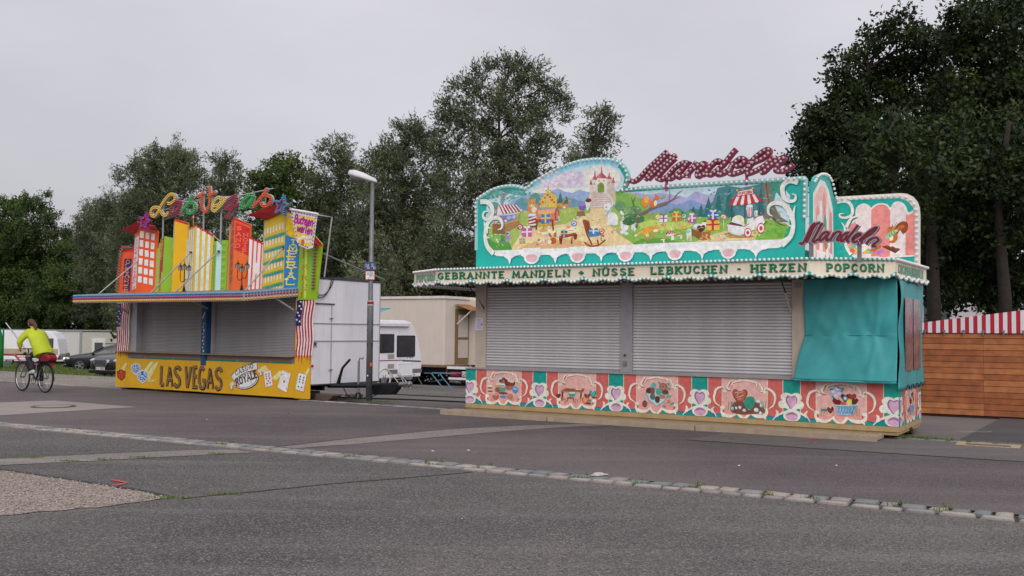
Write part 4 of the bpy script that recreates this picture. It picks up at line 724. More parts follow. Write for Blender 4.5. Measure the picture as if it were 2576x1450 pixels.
ART['lv_panel'] = [
('p','eed08a',0,[-578,43,-551,69,-530,76,-570,21]),('p','f0dca0',0,[-589,52,-565,73,-551,74,-582,43]),('p','efd890',0,[-581,21,-536,31,-549,24]),('p','eed08a',0,[-160,70,-142,76,-130,63,-148,56]),('p','efd890',0,[-124,45,-96,64,-73,65,-107,42]),('p','eed08a',0,[-44,22,-4,75,-1,69,-30,20]),('p','eed08a',0,[-687,51,-666,69,-660,68,-672,47]),('s','cfe4f4',41,0,0,[-642,60,-624,67,-606,62,-608,47,-621,39,-637,47,-642,60]),('p','2a6cb4',0,[-642,60,-624,67,-606,62,-623,55]),('s','cfe4f4',15,0,0,[-642,60,-624,67,-606,62,-623,55,-642,60]),('p','2a6cb4',0,[-642,60,-623,55,-621,39,-637,47]),('s','cfe4f4',15,0,0,[-642,60,-623,55,-621,39,-637,47,-642,60]),('p','2a6cb4',0,[-623,55,-606,62,-608,47,-621,39]),('s','cfe4f4',15,0,0,[-623,55,-606,62,-608,47,-621,39,-623,55]),('o','eaf2fa',-6325,601,22,-14),('o','eaf2fa',-6239,635,22,-13),('o','eaf2fa',-6236,605,22,-13),('o','eaf2fa',-6232,575,21,-13),('o','eaf2fa',-6148,610,21,-14),('o','eaf2fa',-6351,553,21,-13),('o','eaf2fa',-6278,531,21,-13),('o','eaf2fa',-6341,513,22,-14),('o','eaf2fa',-6270,488,22,-14),('o','eaf2fa',-6330,472,22,-14),('o','eaf2fa',-6262,444,22,-14),('o','eaf2fa',-6183,525,21,-14),('o','eaf2fa',-6105,561,21,-14),('o','eaf2fa',-6144,506,22,-14),('o','eaf2fa',-6177,450,21,-14),('o','eaf2fa',-6109,488,22,-14),('s','cfe4f4',48,0,0,[-616,42,-596,50,-575,45,-577,28,-592,19,-611,27,-616,42]),('p','2a6cb4',0,[-616,42,-596,50,-575,45,-594,36]),('s','cfe4f4',17,0,0,[-616,42,-596,50,-575,45,-594,36,-616,42]),('p','2a6cb4',0,[-616,42,-594,36,-592,19,-611,27]),('s','cfe4f4',17,0,0,[-616,42,-594,36,-592,19,-611,27,-616,42]),('p','2a6cb4',0,[-594,36,-575,45,-577,28,-592,19]),('s','cfe4f4',17,0,0,[-594,36,-575,45,-577,28,-592,19,-594,36]),('o','eaf2fa',-6037,429,32,-20),('o','eaf2fa',-5873,439,32,-21),('o','eaf2fa',-6089,373,25,-16),('o','eaf2fa',-6004,347,25,-16),('o','eaf2fa',-6076,325,25,-16),('o','eaf2fa',-5994,296,25,-16),('o','eaf2fa',-6064,277,25,-16),('o','eaf2fa',-5985,245,25,-15),('o','eaf2fa',-5894,340,25,-15),('o','eaf2fa',-5803,383,25,-16),('o','eaf2fa',-5847,318,24,-16),('o','eaf2fa',-5887,253,25,-16),('o','eaf2fa',-5807,297,25,-15),('s','3a1a14',40,0,0,[-701,42,-685,49,-668,44,-669,31,-682,23,-697,30,-701,42]),('p','d8442a',0,[-701,42,-685,49,-668,44,-684,38]),('s','3a1a14',14,0,0,[-701,42,-685,49,-668,44,-684,38,-701,42]),('p','d8442a',0,[-701,42,-684,38,-682,23,-697,30]),('s','3a1a14',14,0,0,[-701,42,-684,38,-682,23,-697,30,-701,42]),('p','d8442a',0,[-684,38,-668,44,-669,31,-682,23]),('s','3a1a14',14,0,0,[-684,38,-668,44,-669,31,-682,23,-684,38]),('o','3a1a14',-6911,430,22,-14),('o','3a1a14',-6776,438,22,-14),('o','3a1a14',-6953,385,18,-12),('o','3a1a14',-6884,364,19,-11),('o','3a1a14',-6943,346,19,-11),('o','3a1a14',-6876,323,19,-12),('o','3a1a14',-6933,308,19,-12),('o','3a1a14',-6868,282,19,-12),('o','3a1a14',-6755,369,22,-14),('o','3a1a14',-6755,341,22,-14),('o','3a1a14',-6754,313,22,-14),('s','20203a',107,0,0,[-520,64,-521,16]),('s','20203a',106,0,0,[-521,16,-508,16]),('s','20203a',106,0,0,[-497,13,-488,62,-476,13]),
('s','20203a',106,0,0,[-494,30,-480,30]),('s','20203a',106,1,0,[-446,54,-451,61,-462,61,-468,54,-461,43,-450,34,-448,21,-459,14,-468,21]),('s','20203a',104,0,0,[-426,65,-418,12]),('s','20203a',105,0,0,[-418,12,-406,65]),('s','20203a',103,0,0,[-383,64,-395,63,-395,15,-380,15]),('s','20203a',104,0,0,[-395,41,-384,41]),('s','20203a',103,1,0,[-357,57,-364,63,-372,59,-375,37,-370,17,-357,14,-353,31,-363,32]),('s','20203a',101,0,0,[-344,13,-336,63,-323,13]),('s','20203a',101,0,0,[-341,31,-326,30]),('s','20203a',99,1,0,[-293,54,-298,62,-308,62,-314,54,-308,42,-296,33,-295,19,-306,13,-314,20]),('s','d8a428',48,0,0,[-521,65,-522,18]),('s','d8a428',48,0,0,[-522,18,-509,17]),('s','d8a428',48,0,0,[-498,15,-490,64,-478,14]),('s','d8a428',48,0,0,[-496,31,-481,31]),('s','d8a428',47,1,0,[-447,56,-452,62,-463,63,-469,55,-462,45,-451,35,-449,22,-460,15,-469,22]),('s','d8a428',46,0,0,[-428,66,-419,14]),('s','d8a428',46,0,0,[-419,14,-407,66]),('s','d8a428',46,0,0,[-385,66,-396,64,-396,16,-382,16]),('s','d8a428',46,0,0,[-396,42,-386,42]),('s','d8a428',46,1,0,[-358,59,-365,64,-374,60,-376,39,-371,18,-358,16,-354,32,-364,33]),('s','d8a428',46,0,0,[-346,14,-338,64,-324,14]),('s','d8a428',45,0,0,[-342,32,-328,32]),('s','d8a428',45,1,0,[-294,55,-299,63,-310,63,-315,55,-309,44,-298,34,-296,20,-307,14,-315,22]),('s','20203a',26,0,0,[-521,65,-522,18]),('s','20203a',26,0,0,[-522,18,-509,17]),('s','20203a',25,0,0,[-498,15,-490,64,-478,14]),('s','20203a',25,0,0,[-496,31,-481,31]),('s','20203a',25,1,0,[-447,56,-452,62,-463,63,-469,55,-462,45,-451,35,-449,22,-460,15,-469,22]),('s','20203a',24,0,0,[-428,66,-419,14]),('s','20203a',24,0,0,[-419,14,-407,66]),('s','20203a',24,0,0,[-385,66,-396,64,-396,16,-382,16]),('s','20203a',24,0,0,[-396,42,-386,42]),('s','20203a',24,1,0,[-358,59,-365,64,-374,60,-376,39,-371,18,-358,16,-354,32,-364,33]),('s','20203a',24,0,0,[-346,14,-338,64,-324,14]),('s','20203a',24,0,0,[-342,32,-328,32]),('s','20203a',24,1,0,[-294,55,-299,63,-310,63,-315,55,-309,44,-298,34,-296,20,-307,14,-315,22]),('s','f0f0e0',14,0,2,[-549,66,-538,67]),('s','f0f0e0',14,0,2,[-543,70,-543,63]),('s','f0f0e0',14,0,2,[-417,68,-406,68]),('s','f0f0e0',14,0,2,[-412,71,-412,64]),('s','f0f0e0',13,0,2,[-352,65,-342,66]),('s','f0f0e0',13,0,2,[-347,69,-347,62]),('s','f0f0e0',13,0,2,[-311,71,-301,71]),('s','f0f0e0',13,0,2,[-306,74,-306,67]),('s','f0f0e0',13,0,2,[-274,56,-264,56]),('s','f0f0e0',13,0,2,[-269,59,-269,53]),('s','f0f0e0',12,0,2,[-166,25,-157,26]),('s','f0f0e0',12,0,2,[-162,29,-161,22]),('s','f0f0e0',13,0,2,[-299,16,-289,16]),('s','f0f0e0',13,0,2,[-294,19,-294,13]),('s','f0f0e0',14,0,2,[-483,34,-472,34]),('s','f0f0e0',14,0,2,[-477,38,-477,31]),('s','f0f0e0',13,0,2,[-381,20,-370,21]),('s','f0f0e0',14,0,2,[-376,24,-376,17]),('s','f0f0e0',13,0,2,[-233,71,-224,71]),('s','f0f0e0',13,0,2,[-229,74,-228,67]),('e','2a2220',-2057,378,404,116,106,-187),('e','ece6e0',-2064,381,383,111,98,-171),('e','2a2220',-2064,381,350,101,87,-152),('e','ece6e0',-2064,381,333,96,82,-142),('s','2a2220',177,1,0,[-254,41,-237,54,-207,66,-170,75]),
('s','ece6e0',152,1,0,[-253,41,-237,54,-207,66,-171,74]),('s','2a2220',77,1,0,[-261,30,-257,14]),('s','ece6e0',56,1,0,[-261,30,-257,15]),('s','2a2220',75,1,0,[-163,66,-155,51]),('s','ece6e0',55,1,0,[-163,66,-156,52]),('e','d8d0cc',-2561,280,78,35,35,-38),('e','d8d0cc',-1611,627,65,29,31,-35),('t','4a1f24','CASINO',(-2430,484),(-1828,689),103,200,1,12),('t','4a1f24','ROYALE',(-2386,245),(-1695,477),160,220,1,0),('s','c83a3a',12,0,0,[-149,61,-125,65,-117,30,-141,24,-149,61]),('p','ece4e0',0,[-149,61,-125,65,-117,30,-141,24]),('p','b82a34',1,[-140,52,-143,54,-143,55,-142,56,-140,56,-139,56,-138,56,-138,54]),('p','b82a34',1,[-131,54,-133,56,-134,57,-133,58,-131,58,-129,58,-128,57,-129,56]),('p','b82a34',1,[-138,42,-140,43,-141,44,-140,46,-138,45,-136,46,-135,45,-136,43]),('p','b82a34',1,[-128,44,-131,45,-131,47,-130,48,-128,47,-127,48,-125,47,-126,45]),('p','b82a34',1,[-135,31,-138,32,-138,34,-137,35,-136,34,-134,35,-132,34,-133,33]),('p','b82a34',1,[-126,33,-128,35,-129,36,-128,37,-126,36,-124,37,-123,36,-124,35]),('p','b82a34',1,[-139,47,-141,49,-142,50,-141,51,-139,50,-138,51,-136,50,-137,49]),('p','b82a34',1,[-130,49,-132,51,-133,52,-131,53,-130,52,-128,53,-127,52,-127,51]),('p','b82a34',1,[-132,37,-134,39,-135,40,-134,41,-132,41,-130,41,-129,40,-130,39]),('s','c83a3a',12,0,0,[-88,66,-60,59,-72,15,-102,25,-88,66]),('p','ece4e0',0,[-88,66,-60,59,-72,15,-102,25]),('p','b82a34',0,[-81,44,-77,40,-80,36,-84,40]),('p','b82a34',0,[-88,58,-86,56,-88,54,-91,56]),('p','b82a34',0,[-73,26,-71,24,-73,21,-75,24]),('s','2a2a2a',12,0,0,[-35,62,-9,57,-18,19,-44,24,-35,62]),('p','ece4e0',0,[-35,62,-9,57,-18,19,-44,24]),('p','1c1c26',0,[-29,56,-32,52,-29,52,-29,50,-28,50,-28,52,-26,52]),('p','1c1c26',0,[-18,54,-21,50,-19,50,-19,48,-17,49,-18,50,-15,50]),('p','1c1c26',0,[-31,44,-34,40,-32,40,-32,39,-30,39,-31,41,-28,41]),('p','1c1c26',0,[-21,42,-24,38,-22,39,-22,37,-20,37,-20,39,-18,39]),('p','1c1c26',0,[-34,33,-37,29,-35,29,-35,28,-33,28,-34,29,-31,29]),('p','1c1c26',0,[-24,31,-27,27,-24,27,-24,26,-23,26,-23,27,-21,27]),('p','1c1c26',0,[-30,50,-33,46,-30,46,-31,45,-29,45,-29,46,-27,46]),('p','1c1c26',0,[-20,48,-23,44,-20,44,-20,43,-19,43,-19,44,-17,44]),]
ART['flag_r'] = [
('p','ded6d4',0,[-44,238,-45,224,-44,210,-47,196,-48,182,-47,168,-45,155,-43,141,-43,127,-45,113,-46,100,6,102,8,116,10,129,11,143,10,156,8,170,8,184,10,197,13,211,13,224,13,238]),('p','a81c2c',0,[-47,168,-46,160,-44,151,-43,143,-42,134,-43,125,-44,117,-46,108,-46,100,-45,92,-41,100,-41,108,-40,117,-38,126,-38,134,-38,143,-40,152,-41,160,-42,169]),('p','a81c2c',0,[-38,169,-36,160,-35,152,-34,143,-33,134,-34,126,-35,117,-37,109,-37,100,-36,85,-32,100,-32,109,-31,118,-29,126,-29,135,-29,143,-30,152,-32,160,-33,169]),('p','a81c2c',0,[-25,238,-22,221,-26,203,-29,186,-28,169,-26,152,-24,135,-26,118,-28,100,-26,79,-24,101,-22,118,-20,135,-21,152,-24,169,-24,186,-21,204,-18,221,-20,238]),('p','a81c2c',0,[-15,238,-13,221,-16,204,-19,186,-19,169,-17,152,-15,135,-17,118,-19,101,-18,93,-15,101,-13,118,-11,135,-12,152,-15,169,-15,186,-12,204,-8,221,-10,238]),('p','a81c2c',0,[-5,238,-4,221,-7,204,-10,187,-10,170,-8,152,-6,135,-8,118,-11,101,-9,86,-6,101,-4,118,-2,136,-3,153,-5,170,-5,187,-2,204,1,221,0,238]),('p','a81c2c',0,[4,238,6,221,2,204,-1,187,-1,170,1,153,2,136,0,119,-2,102,0,80,2,102,5,119,7,136,6,153,4,170,4,187,7,204,11,221,9,238]),('p','26225c',0,[-44,238,-45,224,-44,210,-47,196,-48,182,-47,168,-29,169,-30,183,-28,196,-25,210,-26,224,-25,238]),('p','ece8e8',0,[-39,232,-39,230,-36,230,-38,229,-38,226,-40,228,-43,227,-42,229,-44,231,-41,231]),('p','ece8e8',0,[-31,227,-31,225,-28,224,-30,223,-30,221,-32,223,-35,222,-34,224,-36,225,-33,225]),('p','ece8e8',0,[-36,217,-35,215,-32,215,-34,213,-34,211,-36,213,-39,212,-38,214,-40,216,-37,215]),('p','ece8e8',0,[-29,210,-29,208,-26,208,-28,207,-28,205,-30,206,-33,205,-32,207,-34,209,-31,209]),('p','ece8e8',0,[-40,202,-40,200,-37,199,-39,198,-39,196,-41,198,-44,197,-43,199,-45,200,-42,200]),('p','ece8e8',0,[-35,195,-35,193,-32,193,-34,192,-34,189,-36,191,-39,190,-38,192,-40,194,-37,193]),('p','ece8e8',0,[-43,186,-42,183,-39,183,-42,182,-42,180,-44,181,-47,180,-45,182,-48,184,-44,184]),('p','ece8e8',0,[-34,182,-33,179,-30,179,-33,178,-33,176,-35,177,-38,176,-36,178,-38,180,-36,180]),]
ART['flag_l'] = [
('p','ded6d4',0,[-708,225,-708,213,-707,200,-710,187,-711,175,-711,162,-709,150,-707,137,-707,125,-709,112,-710,99,-659,101,-658,114,-655,126,-655,139,-656,151,-658,164,-658,176,-656,188,-653,201,-654,213,-653,226]),('p','a81c2c',0,[-710,162,-709,154,-708,146,-706,139,-706,131,-706,123,-708,115,-709,107,-709,99,-708,92,-705,100,-705,107,-703,115,-702,123,-702,131,-702,139,-703,147,-705,154,-706,162]),('p','a81c2c',0,[-701,162,-700,155,-699,147,-698,139,-697,131,-698,123,-699,115,-701,108,-701,100,-699,86,-696,100,-696,108,-695,116,-693,123,-693,131,-693,139,-694,147,-696,155,-697,162]),('p','a81c2c',0,[-689,225,-687,210,-690,194,-693,178,-692,163,-690,147,-689,131,-690,116,-692,100,-690,80,-688,100,-686,116,-684,132,-686,147,-688,163,-688,178,-686,194,-682,210,-684,226]),('p','a81c2c',0,[-680,226,-678,210,-681,194,-684,178,-684,163,-681,147,-680,132,-682,116,-684,100,-682,93,-680,100,-678,116,-676,132,-677,147,-679,163,-679,179,-677,194,-673,210,-675,226]),('p','a81c2c',0,[-671,226,-669,210,-672,194,-675,179,-675,163,-673,148,-671,132,-673,116,-675,101,-674,87,-671,101,-669,116,-667,132,-668,148,-670,163,-671,179,-668,194,-664,210,-666,226]),('p','a81c2c',0,[-662,226,-660,210,-663,194,-666,179,-666,163,-664,148,-663,132,-665,116,-667,101,-665,81,-663,101,-661,117,-659,132,-660,148,-662,163,-662,179,-659,195,-656,210,-657,226]),('p','26225c',0,[-708,225,-708,213,-707,200,-710,187,-711,175,-711,162,-693,163,-694,175,-692,188,-689,200,-690,213,-690,225]),('p','ece8e8',0,[-703,220,-702,218,-699,218,-702,217,-702,215,-704,217,-706,216,-705,218,-707,219,-704,219]),('p','ece8e8',0,[-695,215,-695,213,-692,213,-694,212,-694,210,-696,212,-699,211,-698,213,-700,214,-697,214]),('p','ece8e8',0,[-699,206,-699,205,-696,204,-698,203,-698,202,-700,203,-703,202,-702,204,-704,205,-701,205]),('p','ece8e8',0,[-694,200,-693,198,-690,198,-693,197,-692,195,-694,197,-697,196,-696,198,-698,199,-695,199]),('p','ece8e8',0,[-704,192,-703,191,-700,190,-703,190,-702,188,-705,189,-707,188,-706,190,-708,191,-705,191]),('p','ece8e8',0,[-699,186,-698,185,-696,184,-698,183,-698,182,-700,183,-702,182,-701,184,-703,185,-700,185]),('p','ece8e8',0,[-706,177,-706,176,-703,175,-705,174,-705,173,-707,174,-710,173,-709,175,-711,176,-708,176]),('p','ece8e8',0,[-698,174,-697,172,-694,172,-697,171,-696,169,-699,170,-701,170,-700,171,-702,172,-699,172]),]
ART['sk_oleander'] = [
('p','c8262c',0,[-699,362,-689,374,-645,373,-646,362,-685,361]),('p','26225c',0,[-681,343,-650,343,-655,257,-684,259]),('v','e8843c','OLEANDER',(-6658,3393),(-6697,2602),97,157,200,1),]
ART['sk_monte_carlo'] = [
('p','d9dbe4',0,[-640,396,-604,400,-613,263,-648,260]),('v','c8423a','MONTE CARLO',(-6227,3937),(-6299,2653),110,169,180,1),('p','f4e6e0',0,[-599,412,-588,411,-589,394,-600,395]),('p','f2f0f2',0,[-598,410,-590,409,-590,395,-598,397]),('p','f4e6e0',0,[-583,408,-572,407,-573,390,-583,392]),('p','f2f0f2',0,[-582,407,-574,406,-574,392,-582,393]),('p','f4e6e0',0,[-567,405,-556,404,-557,387,-567,388]),('p','f2f0f2',0,[-566,403,-558,402,-558,388,-566,390]),('p','f4e6e0',0,[-600,388,-590,388,-590,370,-600,372]),('p','f2f0f2',0,[-599,387,-591,386,-591,372,-599,373]),('p','f4e6e0',0,[-584,385,-573,384,-574,367,-584,368]),('p','f2f0f2',0,[-583,384,-575,383,-575,368,-583,370]),('p','f4e6e0',0,[-568,382,-557,380,-558,364,-568,365]),('p','f2f0f2',0,[-567,380,-559,379,-559,365,-567,366]),('p','f4e6e0',0,[-601,365,-590,364,-591,347,-601,349]),('p','f2f0f2',0,[-600,364,-592,363,-592,349,-600,350]),('p','f4e6e0',0,[-585,362,-574,361,-574,344,-585,345]),('p','f2f0f2',0,[-584,360,-576,359,-576,345,-584,347]),('p','f4e6e0',0,[-569,358,-558,357,-558,340,-569,342]),('p','f2f0f2',0,[-568,357,-560,356,-560,342,-568,343]),('p','f4e6e0',0,[-602,342,-591,341,-592,324,-602,325]),('p','f2f0f2',0,[-601,340,-593,340,-593,325,-601,327]),('p','f4e6e0',0,[-586,338,-575,338,-575,321,-586,322]),('p','f2f0f2',0,[-584,337,-576,336,-577,322,-585,324]),('p','f4e6e0',0,[-570,335,-559,334,-559,317,-570,319]),('p','f2f0f2',0,[-568,334,-560,333,-561,319,-569,320]),('p','f4e6e0',0,[-603,319,-592,318,-592,301,-603,302]),('p','f2f0f2',0,[-602,317,-594,316,-594,302,-602,304]),('p','f4e6e0',0,[-587,315,-576,314,-576,298,-587,299]),('p','f2f0f2',0,[-585,314,-577,313,-578,299,-586,300]),('p','f4e6e0',0,[-571,312,-560,311,-560,294,-571,296]),('p','f2f0f2',0,[-569,311,-561,310,-562,296,-570,297]),('p','f4e6e0',0,[-604,295,-593,294,-593,278,-604,279]),('p','f2f0f2',0,[-602,294,-594,293,-595,279,-603,280]),('p','f4e6e0',0,[-588,292,-577,291,-577,274,-588,276]),('p','f2f0f2',0,[-586,291,-578,290,-579,276,-587,277]),('p','f4e6e0',0,[-572,289,-561,288,-561,271,-572,273]),('p','f2f0f2',0,[-570,288,-562,287,-563,273,-571,274]),]
ART['sk_green_casino'] = [
('p','c4dc8a',0,[-550,362,-548,363,-551,242,-554,242]),('p','c4dc8a',0,[-537,376,-534,376,-539,242,-542,242]),('p','a8222a',0,[-523,389,-502,393,-507,241,-528,241]),('v','d8c83c','CASINO',(-5135,3904),(-5185,3431),78,107,200,1),('v','d8c83c','WITTMANN',(-5180,2858),(-5208,2469),53,99,200,1),]
ART['sk_yellow_tower'] = [
('p','cfe0dc',0,[-479,424,-466,427,-469,359,-482,357]),('s','d8c878',14,0,0,[-479,421,-466,424]),('s','d8c878',14,0,0,[-480,413,-466,416]),('s','d8c878',14,0,0,[-480,405,-467,408]),('s','d8c878',14,0,0,[-480,398,-467,400]),('s','d8c878',14,0,0,[-480,390,-467,393]),('s','d8c878',14,0,0,[-480,382,-467,385]),('s','d8c878',14,0,0,[-480,374,-468,377]),('s','d8c878',14,0,0,[-481,366,-468,369]),('p','b8a040',0,[-482,350,-474,351,-475,340,-483,339]),('p','e8d890',0,[-481,348,-476,349,-476,341,-482,340]),('p','b8a040',0,[-483,328,-476,329,-476,318,-484,317]),('p','e8d890',0,[-482,326,-477,327,-478,319,-483,318]),('p','b8a040',0,[-485,306,-477,307,-477,296,-485,295]),('p','e8d890',0,[-483,304,-478,305,-479,297,-484,296]),('p','b8a040',0,[-486,284,-478,284,-479,273,-487,272]),('p','e8d890',0,[-484,282,-480,283,-480,275,-486,274]),('p','b8a040',0,[-487,262,-480,262,-480,251,-488,250]),('p','e8d890',0,[-486,260,-481,260,-481,253,-487,252]),('p','c8262c',0,[-487,430,-461,437,-430,426,-431,421,-461,431,-486,424]),]
ART['sk_striped_hotel'] = [
('p','cfe2e8',0,[-436,240,-433,384,-427,385,-428,240]),('p','cfe2e8',0,[-421,406,-414,407,-418,240,-426,240]),('p','cfe2e8',0,[-408,408,-401,409,-405,240,-413,240]),('p','cfe2e8',0,[-395,410,-388,410,-392,240,-400,240]),('p','cfe2e8',0,[-379,410,-371,406,-375,240,-383,240]),('p','cfe2e8',0,[-364,402,-356,398,-361,240,-368,240]),('p','cfe2e8',0,[-349,394,-342,390,-346,239,-354,239]),('s','c8262c',47,0,0,[-426,410,-384,414]),('s','c8262c',54,0,0,[-384,414,-335,389]),('o','f0e0b0',-4232,4104,12,-9),('o','f0e0b0',-3799,4121,13,-9),('o','f0e0b0',-4170,4110,12,-8),('o','f0e0b0',-3733,4086,13,-8),('o','f0e0b0',-4109,4116,13,-8),('o','f0e0b0',-3667,4052,12,-8),('o','f0e0b0',-4047,4123,12,-9),('o','f0e0b0',-3601,4018,12,-8),('o','f0e0b0',-3986,4129,12,-8),('o','f0e0b0',-3536,3984,12,-8),('o','f0e0b0',-3925,4135,12,-8),('o','f0e0b0',-3471,3951,12,-8),('o','f0e0b0',-3864,4141,12,-8),('o','f0e0b0',-3406,3917,12,-8),('s','e0ac1c',34,0,0,[-396,417,-395,449]),('o','c8324a',-3963,4385,62,-54),('o','f0d0d0',-3963,4380,29,-28),('o','e0ac1c',-3950,4494,24,-22),]
ART['sk_green_block'] = [
('s','2f8a6a',13,0,0,[-333,364,-322,365,-323,351,-334,350,-333,364]),('s','2f8a6a',13,0,0,[-334,344,-323,346,-324,332,-335,331,-334,344]),('s','2f8a6a',13,0,0,[-335,325,-324,326,-325,312,-336,312,-335,325]),('s','2f8a6a',13,0,0,[-336,306,-325,307,-326,293,-337,292,-336,306]),('s','2f8a6a',13,0,0,[-337,287,-326,288,-327,274,-338,273,-337,287]),('s','2f8a6a',13,0,0,[-338,267,-327,268,-328,255,-339,254,-338,267]),]
ART['sk_green_tower'] = [
('s','a8cc5a',20,0,0,[-300,370,-285,371]),('s','6f9f2c',16,0,0,[-300,364,-285,364]),('s','a8cc5a',20,0,0,[-300,353,-285,353]),('s','6f9f2c',16,0,0,[-301,346,-286,346]),('s','a8cc5a',20,0,0,[-301,335,-286,336]),('s','6f9f2c',16,0,0,[-301,329,-286,329]),('s','a8cc5a',20,0,0,[-301,318,-286,318]),('s','6f9f2c',16,0,0,[-302,311,-287,311]),('s','a8cc5a',20,0,0,[-302,300,-287,301]),('s','6f9f2c',16,0,0,[-302,294,-288,294]),('s','a8cc5a',20,0,0,[-302,283,-288,283]),('s','6f9f2c',16,0,0,[-303,276,-288,276]),('s','a8cc5a',20,0,0,[-303,265,-288,266]),('s','6f9f2c',16,0,0,[-304,258,-289,259]),]
ART['sk_orange_tower'] = [
('p','f08a50',0,[-278,408,-265,409,-267,238,-282,239]),('p','a85c48',0,[-259,416,-255,417,-256,403,-260,402]),('p','a85c48',0,[-254,417,-249,418,-250,404,-254,403]),('p','a85c48',0,[-248,418,-244,419,-244,405,-248,404]),('p','a85c48',0,[-260,397,-256,398,-257,384,-261,383]),('p','a85c48',0,[-254,398,-250,399,-251,385,-255,384]),('p','a85c48',0,[-249,400,-244,400,-245,386,-249,385]),('p','a85c48',0,[-261,378,-257,379,-258,364,-262,364]),('p','a85c48',0,[-255,380,-251,380,-252,366,-256,365]),('p','a85c48',0,[-250,381,-246,381,-246,367,-250,366]),('p','a85c48',0,[-262,359,-258,360,-258,346,-263,345]),('p','a85c48',0,[-256,360,-252,361,-253,347,-257,346]),('p','a85c48',0,[-251,362,-246,362,-247,348,-251,347]),('p','a85c48',0,[-263,340,-259,341,-259,327,-264,326]),('p','a85c48',0,[-257,342,-253,342,-254,328,-258,327]),('p','a85c48',0,[-252,343,-247,344,-248,329,-252,328]),('p','a85c48',0,[-264,322,-260,322,-260,308,-264,307]),('p','a85c48',0,[-258,323,-254,324,-255,309,-259,308]),('p','a85c48',0,[-252,324,-248,325,-249,310,-253,309]),('p','a85c48',0,[-265,302,-261,303,-261,289,-265,288]),('p','a85c48',0,[-259,304,-255,305,-256,290,-260,289]),('p','a85c48',0,[-253,305,-249,306,-250,291,-254,290]),('p','a85c48',0,[-266,284,-262,284,-262,270,-266,269]),('p','a85c48',0,[-260,285,-256,286,-256,271,-261,270]),('p','a85c48',0,[-254,286,-250,287,-251,272,-255,271]),('p','c8262c',0,[-265,422,-242,428,-203,409,-203,406,-242,422,-265,418]),('p','cc2a2a',0,[-239,417,-204,401,-207,335,-241,351]),('v','e8885a','SAND',(-2306,4057),(-2331,3638),83,108,180,1),('v','e8885a','HOTEL',(-2143,3892),(-2165,3422),77,96,180,1),]
ART['sk_red_striped_hotel'] = [
('p','f0e8e6',0,[-201,369,-194,370,-195,362,-202,361]),('p','f0e8e6',0,[-202,354,-195,355,-196,347,-203,346]),('p','f0e8e6',0,[-203,339,-196,340,-197,332,-204,331]),('p','f0e8e6',0,[-204,324,-197,325,-198,317,-205,316]),('p','f0e8e6',0,[-205,309,-198,310,-199,302,-206,301]),('p','f0e8e6',0,[-206,294,-199,295,-200,286,-207,286]),('p','f0e8e6',0,[-207,279,-200,280,-201,272,-208,271]),('p','f0e8e6',0,[-208,264,-201,265,-202,256,-209,256]),('p','e0503a',0,[-182,372,-179,370,-183,238,-187,238]),('p','e0503a',0,[-173,367,-170,366,-175,237,-178,238]),('p','e0503a',0,[-164,363,-161,361,-166,237,-169,237]),('s','c8262c',41,0,0,[-203,372,-189,377,-159,362]),]
ART['sk_imperial'] = [
('p','e0b41c',0,[-69,430,-40,419,-40,366,-69,378]),('v','e8d048','IMPERIAL',(-531,3667),(-586,2750),115,157,200,1),]
ART['sk_mirage'] = [
('p','b4d05a',0,[-17,375,-10,375,-13,231,-19,231]),('v','b82a24','THE MIRAGE',(-166,3601),(-204,2444),94,136,160,1),('p','c8262c',0,[-8,378,7,376,32,353,30,348,6,364,-10,370]),]
